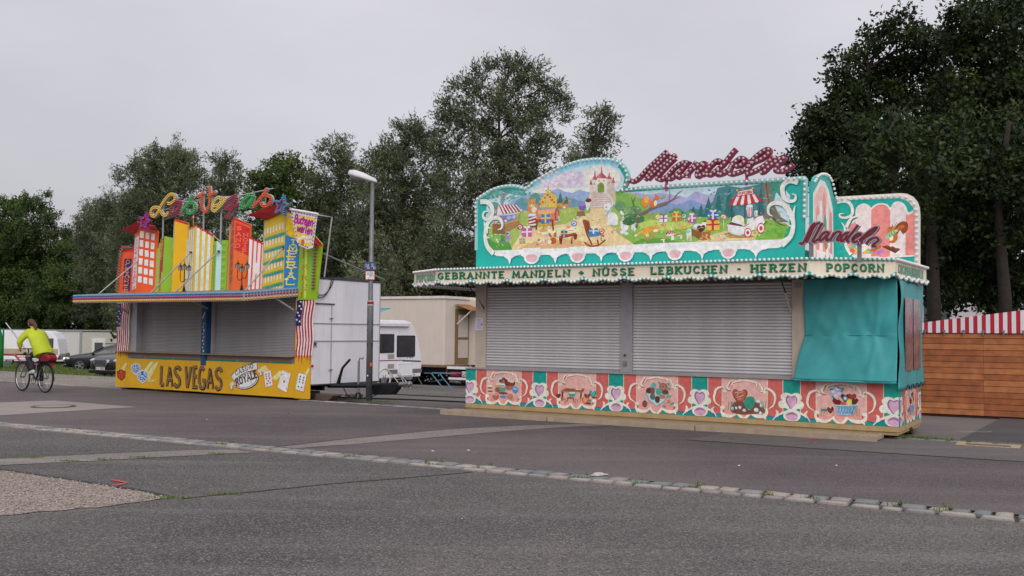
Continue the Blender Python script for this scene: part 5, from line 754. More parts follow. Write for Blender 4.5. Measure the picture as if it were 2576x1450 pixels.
ART['banner'] = [
('p','efe9ec',0,[-34,432,49,416,37,343,21,340,-7,350,-15,361]),('e','7a3aa0',-272,4275,30,-7,-3,-12),('e','7a3aa0',-182,4256,30,-7,-3,-12),('e','7a3aa0',-92,4237,30,-6,-3,-12),('e','7a3aa0',-2,4218,30,-6,-3,-12),('e','7a3aa0',87,4200,30,-7,-3,-12),('e','7a3aa0',176,4181,30,-6,-3,-12),('e','7a3aa0',264,4163,30,-7,-3,-12),('e','7a3aa0',352,4144,30,-6,-3,-11),('e','7a3aa0',440,4126,29,-6,-3,-12),('o','7a3aa0',-291,4221,17,-22),('o','7a3aa0',441,4082,17,-22),('o','7a3aa0',-268,4139,18,-23),('o','7a3aa0',429,3999,17,-21),('o','7a3aa0',-244,4056,17,-22),('o','7a3aa0',417,3917,16,-22),('o','7a3aa0',-220,3974,17,-23),('o','7a3aa0',405,3834,16,-22),('o','7a3aa0',-196,3891,17,-22),('o','7a3aa0',393,3751,16,-22),('o','7a3aa0',-173,3809,18,-22),('o','7a3aa0',381,3668,16,-22),('o','7a3aa0',-149,3727,17,-22),('o','7a3aa0',368,3586,17,-22),('o','7a3aa0',-125,3645,17,-22),('o','7a3aa0',356,3503,17,-22),('e','7a3aa0',-75,3540,25,-10,-7,-11),('e','7a3aa0',-5,3513,25,-9,-6,-10),('e','7a3aa0',65,3487,25,-9,-6,-10),('e','7a3aa0',135,3461,25,-9,-7,-10),('e','7a3aa0',205,3436,24,-10,-7,-11),('p','e8c050',0,[-24,423,43,409,34,350,20,345,-5,354,-12,364]),('t','f4e8f0','Büchsen-',(-196,4008),(427,3874),181,320,0,0),('t','f4e8f0','werfen',(-116,3807),(345,3698),170,320,0,0),('t','a8247e','Büchsen-',(-210,4019),(413,3884),183,260,0,0),('t','a8247e','werfen',(-130,3818),(331,3708),171,260,0,0),('e','f4f2f4',-57,3642,58,22,21,-26),('e','c9c6cc',-36,3629,34,13,10,-13),('e','f4f2f4',77,3673,67,-11,-6,-29),('e','c9c6cc',98,3660,40,-7,-3,-14),('e','f4f2f4',212,3655,52,-34,-25,-21),('e','c9c6cc',233,3642,31,-20,-13,-11),('e','f4f2f4',264,3579,63,14,15,-28),('e','c9c6cc',285,3566,37,9,7,-14),('e','f4f2f4',147,3572,66,-15,-9,-28),('e','c9c6cc',168,3559,39,-9,-5,-14),('e','f4f2f4',296,3663,34,-43,-35,-13),('e','c9c6cc',316,3650,21,-26,-17,-6),('o','c85a2c',60,3559,57,-69),]
OUT = {'mural':[(-7824,2823),(-7821,3192),(-7823,3844),(-7822,4149),(-7732,4231),(-7604,4294),(-7477,4349),(-7325,4388),(-7174,4404),(-7024,4404),(-6875,4379),(-6739,4334),(-6666,4333),(-6581,4401),(-6461,4466),(-6246,4566),(-6010,4658),(-5776,4717),(-5546,4760),(-5318,4770),(-5093,4759),(-4915,4736),(-4783,4691),(-4673,4608),(-4596,4492),(-4578,4381),(-4606,4273),(-4681,4179),(-4758,4156),(-4201,4176),(-3375,4168),(-2397,4156),(-1655,4147),(-1440,4148),(-1418,4119),(-1427,3509),(-1440,2799)],'right_panel':[(-1367,2572),(-1362,2979),(-1354,4003),(-1316,4029),(-704,4026),(-216,4023),(-123,4005),(-31,3950),(37,3859),(67,3759),(76,3636),(68,2544)],'lv_yellow':[(-6580,785),(-541,805),(-504,956),(59,1008),(-2,30),(-7092,44),(-7091,877),(-6587,956)]}
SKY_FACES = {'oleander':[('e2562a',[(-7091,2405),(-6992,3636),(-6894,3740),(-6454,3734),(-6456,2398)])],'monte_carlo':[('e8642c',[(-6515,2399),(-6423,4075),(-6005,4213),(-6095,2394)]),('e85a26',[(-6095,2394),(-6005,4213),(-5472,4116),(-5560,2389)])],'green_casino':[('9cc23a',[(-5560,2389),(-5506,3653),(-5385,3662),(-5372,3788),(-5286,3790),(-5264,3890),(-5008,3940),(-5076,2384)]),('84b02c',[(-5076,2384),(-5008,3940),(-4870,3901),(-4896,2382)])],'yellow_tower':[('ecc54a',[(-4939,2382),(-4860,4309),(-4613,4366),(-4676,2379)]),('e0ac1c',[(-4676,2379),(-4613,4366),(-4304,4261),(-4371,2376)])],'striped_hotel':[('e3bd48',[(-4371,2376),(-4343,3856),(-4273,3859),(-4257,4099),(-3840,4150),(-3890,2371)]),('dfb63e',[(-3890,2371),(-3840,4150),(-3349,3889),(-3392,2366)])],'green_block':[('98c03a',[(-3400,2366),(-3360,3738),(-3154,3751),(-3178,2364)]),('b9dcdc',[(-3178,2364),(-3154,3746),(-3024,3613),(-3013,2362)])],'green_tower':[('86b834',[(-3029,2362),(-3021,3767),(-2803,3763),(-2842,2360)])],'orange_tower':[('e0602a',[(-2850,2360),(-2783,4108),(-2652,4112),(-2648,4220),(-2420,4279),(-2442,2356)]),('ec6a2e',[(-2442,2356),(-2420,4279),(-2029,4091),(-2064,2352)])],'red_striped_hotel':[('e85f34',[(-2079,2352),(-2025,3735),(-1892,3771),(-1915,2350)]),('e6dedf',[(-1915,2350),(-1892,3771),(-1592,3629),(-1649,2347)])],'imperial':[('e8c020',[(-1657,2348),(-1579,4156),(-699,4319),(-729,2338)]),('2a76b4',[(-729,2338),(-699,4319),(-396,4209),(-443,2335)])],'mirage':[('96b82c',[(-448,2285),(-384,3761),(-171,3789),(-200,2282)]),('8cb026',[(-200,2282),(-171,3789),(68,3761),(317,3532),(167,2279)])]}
ROOFS = {'monte_carlo':[(-6622,4150),(-5797,4327),(-5232,4192),(-5472,4116),(-6005,4213),(-6423,4075)],'imperial':[(-1889,4281),(-1272,4391),(-711,4488),(-400,4360),(-699,4314),(-1578,4150),(-1463,4204)]}
LETTERS = {'L':('e0bc4c',[[(-4948,4774),(-4838,4767),(-4719,4815),(-4662,4890),(-4701,4972),(-4823,5004),(-4955,4949),(-5062,4869),(-5156,4779),(-5239,4688),(-5297,4596),(-5441,4479),(-5567,4498),(-5608,4598),(-5549,4683),(-5425,4707),(-5300,4676),(-5223,4591),(-5121,4497),(-4997,4475),(-4915,4557)]]),'a':('9c2240',[[(-4406,4764),(-4526,4795),(-4669,4764),(-4775,4692),(-4831,4584),(-4823,4497),(-4707,4506),(-4567,4616),(-4452,4735),(-4410,4761)],[(-4452,4735),(-4484,4611),(-4576,4522),(-4466,4472)]]),'s':('2fae52',[[(-4011,4934),(-4055,4866),(-4123,4793),(-4144,4731),(-4259,4645),(-4402,4543)],[(-4110,4753),(-3956,4720),(-3895,4638),(-3926,4531),(-4041,4476),(-4159,4498),(-4182,4593)]]),'V':('e0602a',[[(-3811,4866),(-3673,4911),(-3572,4974)],[(-3639,4924),(-3658,4794),(-3652,4639),(-3591,4527),(-3509,4479),(-3420,4532),(-3367,4667),(-3350,4820),(-3378,4975),(-3399,5115)],[(-3341,4888),(-3228,4911),(-3158,4973)]]),'e':('e0c860',[[(-3218,4597),(-3061,4618),(-2951,4687),(-2955,4779),(-3045,4800),(-3155,4746),(-3231,4643),(-3249,4522),(-3146,4478),(-3036,4540),(-2905,4623),(-2797,4723),(-2751,4799)]]),'g':('9c2240',[[(-2382,4786),(-2513,4787),(-2664,4714),(-2760,4599),(-2768,4509),(-2658,4517),(-2508,4629),(-2392,4757)],[(-2392,4757),(-2462,4566),(-2568,4451),(-2695,4323),(-2787,4298)],[(-2590,4468),(-2440,4549),(-2289,4600)]]),'a2':('2fae52',[[(-1824,4779),(-1931,4793),(-2078,4729),(-2193,4639),(-2233,4522),(-2157,4495),(-2009,4560),(-1884,4664),(-1813,4760)],[(-1813,4760),(-1882,4604),(-1923,4547),(-1874,4482)]]),'s2':('e0602a',[[(-1367,4909),(-1426,4825),(-1507,4743),(-1609,4646),(-1733,4565),(-1826,4497)],[(-1487,4749),(-1341,4739),(-1226,4680),(-1233,4578),(-1354,4498),(-1500,4507),(-1555,4598)]])}
SCRIPT_SIGN = [[(-4531,4347),(-4482,4299),(-4379,4332),(-4274,4422),(-4170,4517),(-4060,4605),(-3951,4687),(-3813,4790)],[(-3784,4757),(-3893,4662),(-4002,4564),(-4105,4470),(-4189,4373),(-4241,4314)],[(-3655,4716),(-3778,4640),(-3873,4560),(-3982,4488),(-4079,4411),(-4176,4317)],[(-3664,4657),(-3771,4570),(-3867,4481),(-3950,4403),(-4001,4329),(-3936,4296),(-3815,4348),(-3764,4390)],[(-3421,4556),(-3487,4568),(-3556,4547),(-3676,4484),(-3764,4390),(-3809,4333),(-3770,4297),(-3669,4344),(-3556,4421),(-3481,4511),(-3421,4556)],[(-3556,4421),(-3612,4366),(-3603,4312),(-3549,4344),(-3481,4338),(-3425,4370)],[(-3264,4564),(-3319,4486),(-3363,4436),(-3425,4370),(-3437,4294)],[(-3307,4438),(-3257,4495),(-3196,4506),(-3125,4524),(-3171,4445),(-3220,4413),(-3257,4357),(-3247,4301),(-3190,4323),(-3128,4336),(-3086,4385)],[(-2826,4529),(-2880,4551),(-2946,4524),(-3043,4435),(-3092,4362),(-3055,4313),(-2994,4326),(-2892,4394),(-2790,4473),(-2706,4571),(-2617,4671),(-2567,4720)],[(-2892,4394),(-2850,4356),(-2880,4305),(-2796,4322),(-2736,4353),(-2670,4383)],[(-2670,4383),(-2641,4450),(-2534,4534),(-2469,4557),(-2407,4527),(-2446,4463),(-2511,4434),(-2587,4426)],[(-2641,4450),(-2676,4383),(-2682,4308),(-2623,4298),(-2493,4328),(-2428,4358)],[(-2428,4358),(-2306,4452),(-2283,4509),(-2178,4596),(-2063,4660),(-1998,4660),(-2012,4598),(-2115,4522),(-2230,4480),(-2306,4446),(-2368,4353),(-2376,4291),(-2318,4298),(-2184,4345)],[(-2184,4345),(-2075,4405),(-1967,4490),(-1912,4530)],[(-1912,4530),(-1876,4468),(-1984,4392),(-2087,4303),(-2150,4285)],[(-1904,4440),(-1819,4497),(-1757,4503),(-1791,4450),(-1842,4409),(-1893,4300),(-1831,4284),(-1769,4284),(-1657,4343),(-1605,4386)]]
SMALL_SIGN = [[(-1319,3029),(-1290,3007),(-1259,3026),(-1216,3099),(-1170,3195),(-1125,3285),(-1074,3319)],[(-1208,3024),(-1185,3075),(-1142,3171),(-1097,3260),(-1052,3310),(-1007,3319)],[(-965,3320),(-1001,3262),(-1041,3184),(-1086,3105),(-1117,3049),(-1092,3030),(-1041,3064),(-1002,3085)],[(-862,3159),(-907,3178),(-963,3152),(-1008,3096),(-1019,3057),(-985,3050),(-929,3099),(-868,3159)],[(-868,3159),(-907,3087),(-902,3047),(-857,3062)],[(-785,3161),(-824,3095),(-852,3039)],[(-830,3083),(-774,3155),(-719,3175),(-692,3145),(-730,3091),(-747,3046),(-720,3034)],[(-566,3146),(-610,3148),(-665,3110),(-698,3055),(-676,3026),(-632,3058),(-583,3118)],[(-436,3263),(-490,3187),(-556,3106),(-600,3040),(-572,3011)],[(-524,3048),(-459,3079),(-399,3116),(-426,3134),(-475,3108),(-518,3048),(-502,3003),(-448,3017)],[(-427,3022),(-351,3092),(-255,3171),(-175,3212),(-186,3179),(-255,3115),(-341,3063),(-389,3015),(-379,2976)],[(-256,3043),(-282,3016),(-325,2962)],[(-282,3016),(-224,3053),(-165,3056),(-145,3011),(-208,2969),(-224,2931),(-182,2929)]]
WING = [(-141,2842),(-125,4093),(172,4110),(234,4174),(375,4234),(595,4289),(851,4322),(1080,4317),(1280,4260),(1414,4151),(1515,4045),(1598,4004),(1565,2960)]
TREES = [('far_left_tree',0,0,(-55.74,114.0,-2.42),[[-57.25,112.61,11.71,3.63],[-54.08,112.05,13.51,2.48],[-57.66,116.42,8.3,5.16],[-57.72,113.09,4.45,5.01],[-55.18,116.29,5.97,3.75],[-52.57,113.44,9.54,2.74],[-62.95,117.41,10.21,4.25],[-63.57,117.16,4.51,5.19],[-54.74,112.76,16.1,1.36],[-57.67,113.23,14.75,1.46],[-52.98,115.15,12.46,1.58],[-50.73,113.91,10.06,1.65]]),('left_birch',0,0,(-48.04,110.0,-2.46),[[-49.81,112.37,9.49,2.8],[-47.28,109.35,6.2,3.52],[-48.89,107.62,5.24,3.03],[-46.22,110.72,3.15,3.12],[-52.39,111.55,2.66,3.14]]),('left_willow',1,1,(-40.45,102.0,-2.33),[[-42.0,101.01,11.58,2.36],[-39.71,99.56,8.63,3.21],[-43.06,101.26,9.14,2.45],[-40.35,104.06,12.76,2.51],[-42.1,103.72,5.15,3.76],[-37.72,99.74,6.65,3.21],[-42.8,101.33,13.46,1.47],[-40.84,101.0,14.05,1.38],[-38.29,99.4,3.02,3.2],[-44.56,102.61,12.56,1.16]]),('tall_willow',1,1,(-26.17,76.0,-1.63),[[-26.29,74.97,13.63,1.75],[-28.7,76.16,13.18,1.47],[-24.91,75.88,13.17,1.28],[-26.86,74.64,10.84,2.4],[-25.48,76.89,10.51,2.17],[-28.72,74.78,10.53,1.81],[-26.32,76.28,14.93,1.11],[-29.35,75.41,13.82,0.85],[-26.51,75.59,7.89,2.89],[-24.31,74.58,6.02,2.7],[-27.8,75.7,14.81,0.73],[-29.56,78.07,6.82,2.51]]),('slim_poplar',1,1,(-23.88,82.0,-1.95),[[-24.37,82.5,15.62,0.93],[-24.12,81.53,13.9,1.31],[-24.32,83.05,12.1,1.54],[-23.89,81.11,9.38,1.7],[-23.66,81.65,6.8,1.84],[-25.04,82.55,11.86,0.86],[-23.23,82.17,13.5,0.66]]),('broad_maple',0,0,(-16.11,72.0,-1.74),[[-16.97,70.96,12.34,1.43],[-16.0,73.07,13.12,1.24],[-18.19,71.34,11.37,1.26],[-14.7,71.24,11.1,1.72],[-17.11,73.0,10.13,2.06],[-18.49,71.55,9.07,1.44],[-15.18,71.04,7.9,2.57],[-16.96,70.22,6.67,2.26],[-17.42,71.53,13.59,0.63],[-16.1,72.09,13.79,0.58]]),('feathery_willow',1,1,(-12.29,70.0,-1.76),[[-12.69,69.45,13.14,1.17],[-11.96,70.24,12.14,1.3],[-13.26,69.67,11.19,1.4],[-11.57,69.86,9.81,1.69],[-13.31,71.77,8.27,2.2],[-10.97,69.93,6.71,2.25],[-12.97,70.1,14.39,0.73],[-12.31,70.33,14.73,0.51],[-10.86,69.03,8.32,1.67],[-13.71,69.3,9.16,1.12],[-10.34,71.66,4.82,2.31],[-13.72,71.13,5.91,2.0]]),('bushy_willow',1,1,(-7.01,63.0,-1.61),[[-7.36,62.34,12.51,1.46],[-8.61,62.35,11.48,1.15],[-6.48,63.59,13.52,1.38],[-6.01,64.33,11.56,1.71],[-7.78,62.03,9.92,1.75],[-6.79,64.73,8.72,2.19],[-8.54,64.22,7.61,1.81],[-5.09,63.4,7.05,2.14],[-6.68,62.91,14.41,0.66],[-8.13,62.46,12.65,0.75],[-7.12,61.23,5.11,2.07],[-5.16,64.69,4.54,2.08],[-9.1,62.52,9.47,1.01],[-6.86,63.65,3.45,1.79]]),('great_willow',1,1,(-0.4,60.0,-1.66),[[-3.1,59.68,16.36,0.72],[-1.92,60.51,17.07,0.88],[-0.45,60.15,17.49,0.87],[1.02,59.66,17.01,0.91],[2.23,59.55,16.38,0.77],[-3.73,60.4,14.67,1.02],[-1.97,58.99,14.87,1.28],[0.18,59.27,15.07,1.48],[2.14,60.11,14.91,1.02],[-4.22,60.74,12.75,1.17],[-1.99,60.32,12.7,1.55],[0.45,59.37,12.67,1.58],[2.05,60.58,13.03,0.78],[-3.13,59.2,10.31,1.48],[-3.43,58.74,8.09,1.42],[-0.98,59.38,10.6,1.48],[-3.83,59.87,6.03,1.3],[-0.21,59.69,17.98,0.38],[0.77,59.77,17.82,0.39],[2.73,59.9,16.1,0.43],[-4.45,60.06,15.33,0.48],[1.42,59.2,10.83,1.19]]),('right_willow',1,1,(4.8,56.0,-0.17),[[4.72,55.87,13.66,0.54],[5.39,56.29,13.92,0.41],[4.43,56.55,12.99,0.64],[5.16,56.15,12.8,0.54],[4.19,56.25,11.66,0.72],[4.86,56.1,11.64,0.63],[5.16,55.82,14.22,0.27],[3.79,55.36,10.71,0.76],[3.35,55.3,9.8,0.8],[5.54,56.2,13.28,0.27]]),('spreading_chestnut',0,2,(15.25,42.0,0),[[15.39,42.16,14.46,0.44],[15.38,42.62,13.45,0.75],[13.82,41.59,12.81,0.47],[14.07,42.07,13.46,0.3],[16.19,41.99,15.02,0.44],[16.76,42.13,15.42,0.31],[16.92,41.69,14.07,0.94],[18.35,42.64,14.37,0.72],[18.61,41.66,14.08,0.44],[14.32,42.07,11.56,0.85],[15.67,42.48,12.02,1.13],[17.43,42.97,12.69,1.38],[18.61,42.48,12.57,1.13],[13.17,42.25,11.07,0.68],[12.74,42.23,10.72,0.44],[14.06,42.88,10.34,1.21],[15.16,41.59,9.93,1.51],[17.39,42.51,10.48,1.54],[12.75,42.56,9.4,0.79],[13.68,42.79,8.92,1.21],[11.88,41.94,8.93,0.41],[15.07,42.8,8.24,1.55],[17.05,43.0,8.47,1.56],[13.12,42.09,10.0,0.68],[18.67,42.27,10.96,1.19],[12.22,41.91,9.96,0.4],[13.98,42.15,6.93,1.02],[16.22,42.23,6.45,1.19]]),('dark_chestnut',0,2,(18.05,37.0,0),[[17.08,36.55,13.31,0.59],[17.98,37.17,13.82,0.69],[19.2,37.79,14.04,0.91],[20.14,37.81,13.74,1.22],[17.09,37.24,12.45,0.6],[17.78,36.79,12.18,1.04],[19.37,37.57,12.1,1.36],[17.18,37.15,10.75,1.05],[18.38,36.84,10.38,1.48],[20.5,38.0,10.67,1.68],[16.34,36.33,9.05,0.88],[18.01,37.67,8.87,1.52],[18.4,35.49,8.03,1.71],[16.4,37.16,7.55,0.9],[17.34,36.95,6.77,1.49],[18.56,36.13,6.23,1.75],[16.3,37.32,5.9,0.9],[17.19,36.99,4.98,1.34],[18.85,37.34,4.57,1.65],[20.94,38.35,6.06,1.85],[15.71,36.67,4.49,0.74],[16.44,36.34,3.52,0.73],[18.22,36.7,3.33,0.83],[19.72,37.29,3.52,0.9],[16.61,36.86,12.72,0.27],[16.98,36.82,13.85,0.3],[17.88,37.28,14.35,0.39]]),('roadside_lime',0,0,(21.81,52.0,0),[[19.26,52.36,6.33,1.26],[20.74,51.85,5.88,1.46],[18.34,52.74,6.78,1.06],[22.15,51.74,4.84,0.83],[21.39,52.38,7.63,1.27],[21.83,51.43,6.69,1.04]])]
HEDGES = [('hedge_a',[[-61.43,111.59,3.98,2.71],[-60.14,113.84,3.91,2.71],[-57.94,114.49,3.48,2.71],[-55.32,114.28,4.09,2.71],[-51.42,111.31,4.0,2.71],[-49.47,112.5,3.95,2.71],[-46.33,110.9,4.44,2.71],[-43.44,109.82,4.03,2.71],[-41.81,111.98,3.95,2.71],[-40.04,114.02,3.81,2.71]]),('hedge_b',[[-27.86,76.09,5.5,1.91],[-25.88,75.27,5.22,1.91],[-24.68,76.7,5.57,1.91],[-21.75,72.66,4.53,1.91],[-19.96,72.01,4.66,1.91],[-18.82,73.7,5.52,1.91],[-16.91,72.65,4.38,1.91],[-15.23,72.28,4.4,1.91],[-13.86,73.48,4.83,1.91],[-12.44,74.75,4.95,1.91],[-10.68,73.96,5.48,1.91],[-25.45,72.89,2.96,1.61],[-24.71,76.03,3.04,1.61],[-23.13,76.89,3.07,1.61],[-20.4,73.71,3.03,1.61],[-18.05,71.45,3.0,1.61],[-16.26,71.19,3.02,1.61],[-15.57,76.24,3.13,1.61],[-12.83,71.25,3.05,1.61],[-11.74,75.25,3.15,1.61]]),('hedge_d',[[19.51,46.42,4.96,0.81],[19.53,44.85,4.43,0.81],[21.53,47.75,5.03,0.81],[20.1,43.11,4.6,0.81],[21.09,43.82,4.62,0.81],[22.72,45.73,4.93,0.81],[22.09,43.15,4.41,0.81],[25.3,47.98,4.75,0.81],[24.11,44.42,4.2,0.81],[18.67,43.85,3.18,0.48],[18.9,43.28,3.11,0.48],[21.71,46.78,3.32,0.48],[22.67,45.68,3.2,0.48],[24.73,46.78,3.37,0.48]]),('hedge_c',[[-9.95,66.93,6.06,1.75],[-8.71,67.84,5.34,1.75],[-7.44,68.75,5.41,1.75],[-5.91,67.11,5.5,1.75],[-4.36,64.2,5.48,1.75],[-3.15,65.85,6.01,1.75],[-1.77,64.07,5.99,1.75],[-9.85,63.06,3.79,1.33],[-8.96,65.83,3.9,1.33],[-7.8,67.29,3.96,1.33],[-6.14,64.07,3.86,1.33],[-4.89,64.63,3.89,1.33],[-3.61,65.07,3.92,1.33],[-2.38,67.18,4.01,1.33],[-1.01,66.12,3.98,1.33]])]

# ------------------------------------------------------------------ ground
KERB_P = Vector((-4.564, 22.445, 0))
KERB_N = Vector((0.5446, 0.8387, 0))      # direction away from the road
KERB_T = Vector((0.8387, -0.5446, 0))     # along the kerb, to the right


def ground_z(x, y):
 d = (x - KERB_P.x) * KERB_N.x + (y - KERB_P.y) * KERB_N.y
 if d < 0.5:
  return 0.0
 d = min(d, 60.0)
 w = min(1.0, max(0.0, (6 - x) / 6))
 w = w * w * (3 - 2 * w)
 return -0.05 * (d - 0.5) * w


def ground_mat(name, base, light, dark, speck=140.0, speckle=0.5, blotch=0.7, rough=0.92, bump=0.5, stain=0.35, stones=None):
 m = bpy.data.materials.new(name)
 m.use_nodes = True
 t = m.node_tree
 b = t.nodes['Principled BSDF']
 tcn = t.nodes.new('ShaderNodeTexCoord')
 v = tcn.outputs['Object']

 def noise(scale, detail=4, rough_=0.6):
  n = t.nodes.new('ShaderNodeTexNoise')
  n.inputs['Scale'].default_value = scale
  n.inputs['Detail'].default_value = detail
  n.inputs['Roughness'].default_value = rough_
  t.links.new(v, n.inputs['Vector'])
  return n.outputs['Fac']

 def rng_(src, a, c, lo=0.0, hi=1.0):
  r = t.nodes.new('ShaderNodeMapRange')
  r.inputs['From Min'].default_value = a
  r.inputs['From Max'].default_value = c
  r.inputs['To Min'].default_value = lo
  r.inputs['To Max'].default_value = hi
  t.links.new(src, r.inputs['Value'])
  return r.outputs[0]

 def mixc(fac, A, B):
  x = t.nodes.new('ShaderNodeMix')
  x.data_type = 'RGBA'
  t.links.new(fac, x.inputs['Factor'])
  for s_, k in ((A, 'A'), (B, 'B')):
   if isinstance(s_, tuple):
    x.inputs[k].default_value = s_ + (1,)
   else:
    t.links.new(s_, x.inputs[k])
  return x.outputs['Result']
 B_, L_, D_ = lin(base), lin(light), lin(dark)
 c1 = mixc(rng_(noise(0.35, 5), 0.35, 0.7, 0, blotch), B_, tuple((a + c) / 2 for a, c in zip(B_, D_)))
 c1 = mixc(rng_(noise(1.6, 6, 0.7), 0.45, 0.75, 0, stain), c1, D_)
 # worn lanes along the road and dark drip stains
 mpn = t.nodes.new('ShaderNodeMapping')
 mpn.inputs['Rotation'].default_value = (0, 0, .53)
 mpn.inputs['Scale'].default_value = (.12, 1.5, 1)
 t.links.new(v, mpn.inputs['Vector'])
 ln = t.nodes.new('ShaderNodeTexNoise')
 ln.inputs['Scale'].default_value = 1.3
 ln.inputs['Detail'].default_value = 5
 t.links.new(mpn.outputs[0], ln.inputs['Vector'])
 c1 = mixc(rng_(ln.outputs['Fac'], .5, .72, 0, stain * 1.3), c1, tuple((a * 1.6 + c) / 2 for a, c in zip(B_, L_)))
 c1 = mixc(rng_(noise(2.6, 3, .5), .66, .72, 0, stain * 1.1), c1, D_)
 c1 = mixc(rng_(noise(.13, 4, .6), .42, .62, 0, stain), c1, L_)
 # aggregate: single pale and dark stones in the binder
 vo = t.nodes.new('ShaderNodeTexVoronoi')
 vo.inputs['Scale'].default_value = speck
 t.links.new(v, vo.inputs['Vector'])
 sp = t.nodes.new('ShaderNodeSeparateColor')
 t.links.new(vo.outputs['Color'], sp.inputs[0])
 c2 = mixc(rng_(sp.outputs[0], 0.62, 0.95, 0, speckle), c1, L_)
 c2 = mixc(rng_(sp.outputs[1], 0.55, 0.95, 0, speckle), c2, D_)
 if stones:
  c2 = mixc(rng_(sp.outputs[2], 0.6, 0.9, 0, 0.6), c2, lin(stones))
 t.links.new(c2, b.inputs['Base Color'])
 b.inputs['Roughness'].default_value = rough
 b.inputs['Specular IOR Level'].default_value = 0.25
 bp = t.nodes.new('ShaderNodeBump')
 bp.inputs['Strength'].default_value = bump
 bp.inputs['Distance'].default_value = 0.008
 t.links.new(vo.outputs['Distance'], bp.inputs['Height'])
 t.links.new(bp.outputs[0], b.inputs['Normal'])
 MATS[name] = m
 return m


M_old = ground_mat('old_asphalt', '524e4f', '8d8681', '333132', 80, 0.75, 0.7)
M_road = ground_mat('road_asphalt', '544d4e', '857b79', '3e393a', 90, 0.55, 0.55)
M_yard = ground_mat('yard_asphalt', '625c5a', '857d79', '4a4645', 60, 0.4, 0.6)
M_side = ground_mat('side_asphalt', '434043', '6c6664', '333134', 90, 0.4, 0.5)
M_conc = ground_mat('concrete_patch', '8a817b', 'a29992', '766e69', 80, 0.35, 0.5)
M_grav = ground_mat('gravel', '8d827c', 'b0a69f', '655c57', 60, 0.9, 0.6, 0.95, 1.0, 0.35, '9c8474')
M_strip = ground_mat('chipping_strip', '7f7874', 'a09993', '605a56', 70, 0.7, 0.4, 0.95, 0.9)
M_rpat = ground_mat('pale_asphalt', '625d5b', '827b77', '4b4645', 95, 0.5, 0.4)
M_verge = ground_mat('verge_gravel', '7d766d', '9c948b', '5c564e', 22, 0.7, 0.7, 0.95, 0.6, 0.4)
M_turf = ground_mat('turf', '4f5a2e', '6d7442', '3f4326', 14, 0.6, 0.8, 0.95, 0.4, 0.6, '6c5f44')
M_joint = mat('joint_dirt', '3a3732', 0.95, bump=0.5, bscale=40)

# the whole terrain, one sheet to the horizon
gx = np.concatenate([np.linspace(-900, -90, 8), np.arange(-80, 41, 2.0), np.linspace(50, 900, 8)])
gy = np.concatenate([np.linspace(-200, -8, 4), np.arange(-4, 120, 2.0), np.linspace(130, 1500, 10)])
tv, tf = [], []
for j, y in enumerate(gy):
 for i, x in enumerate(gx):
  tv.append((x, y, ground_z(x, y) - 0.03))
nx_ = len(gx)
for j in range(len(gy) - 1):
 for i in range(nx_ - 1):
  a = j * nx_ + i
  tf.append((a, a + 1, a + nx_ + 1, a + nx_))
me = bpy.data.meshes.new('ground')
me.from_pydata(tv, [], tf)
link('ground', me, M_yard, kind='structure')


def sheet(name, pts, z, m, follow=False, kind='structure', parent=None, wob=0.0, step=0.35):
 """flat surface patch; edges get a slightly uneven outline"""
 if wob:
  q = []
  for a, b in zip(pts, pts[1:] + pts[:1]):
   n = max(1, int(math.dist(a, b) / step))
   for k in range(n):
    t = k / n
    q.append((a[0] + (b[0] - a[0]) * t + random.uniform(-wob, wob), a[1] + (b[1] - a[1]) * t + random.uniform(-wob, wob)))
  pts = q
 tris = tessellate_polygon([[Vector((p[0], p[1], 0)) for p in pts]])
 me = bpy.data.meshes.new(name)
 vs = [(p[0], p[1], z + (ground_z(p[0], p[1]) if follow else 0)) for p in pts]
 fs = []
 for t in tris:
  a, b, c = (Vector(vs[i]) for i in t)
  fs.append(tuple(t) if (b - a).cross(c - a).z > 0 else tuple(reversed(t)))
 me.from_pydata(vs, [], fs)
 return link(name, me, m, parent, kind=kind)


GUT_A = Vector((-8.55, 16.62, 0))     # far edge of the gutter setts
GUT_T = Vector((13.17, -7.67, 0)).normalized()
GUT_N = Vector((-GUT_T.y, GUT_T.x, 0))   # away from camera


def gp(s, n):
 p = GUT_A + GUT_T * s + GUT_N * n
 return (p.x, p.y)


def kp(s, n):
 p = KERB_P + KERB_T * s + KERB_N * n
 return (p.x, p.y)


sheet('near_pavement', [gp(-40, -0.40), gp(40, -0.40), (40, -8), (-40, -8)], -0.004, M_old)
sheet('road', [gp(-60, 0.0), gp(50, 0.0), kp(50, -0.12), kp(-60, -0.12)], 0.0, M_road)
sheet('gutter_bed', [gp(-60, -0.42), gp(50, -0.42), gp(50, 0.02), gp(-60, 0.02)], -0.014, M_joint)
sheet('side_yard', [kp(13.5, 0.02), kp(60, 0.02), kp(60, 40), kp(13.5, 40)], -0.006, M_side)
sheet('kerb_bed', [kp(-60, -0.14), kp(60, -0.14), kp(60, 0.04), kp(-60, 0.04)], -0.012, M_joint)

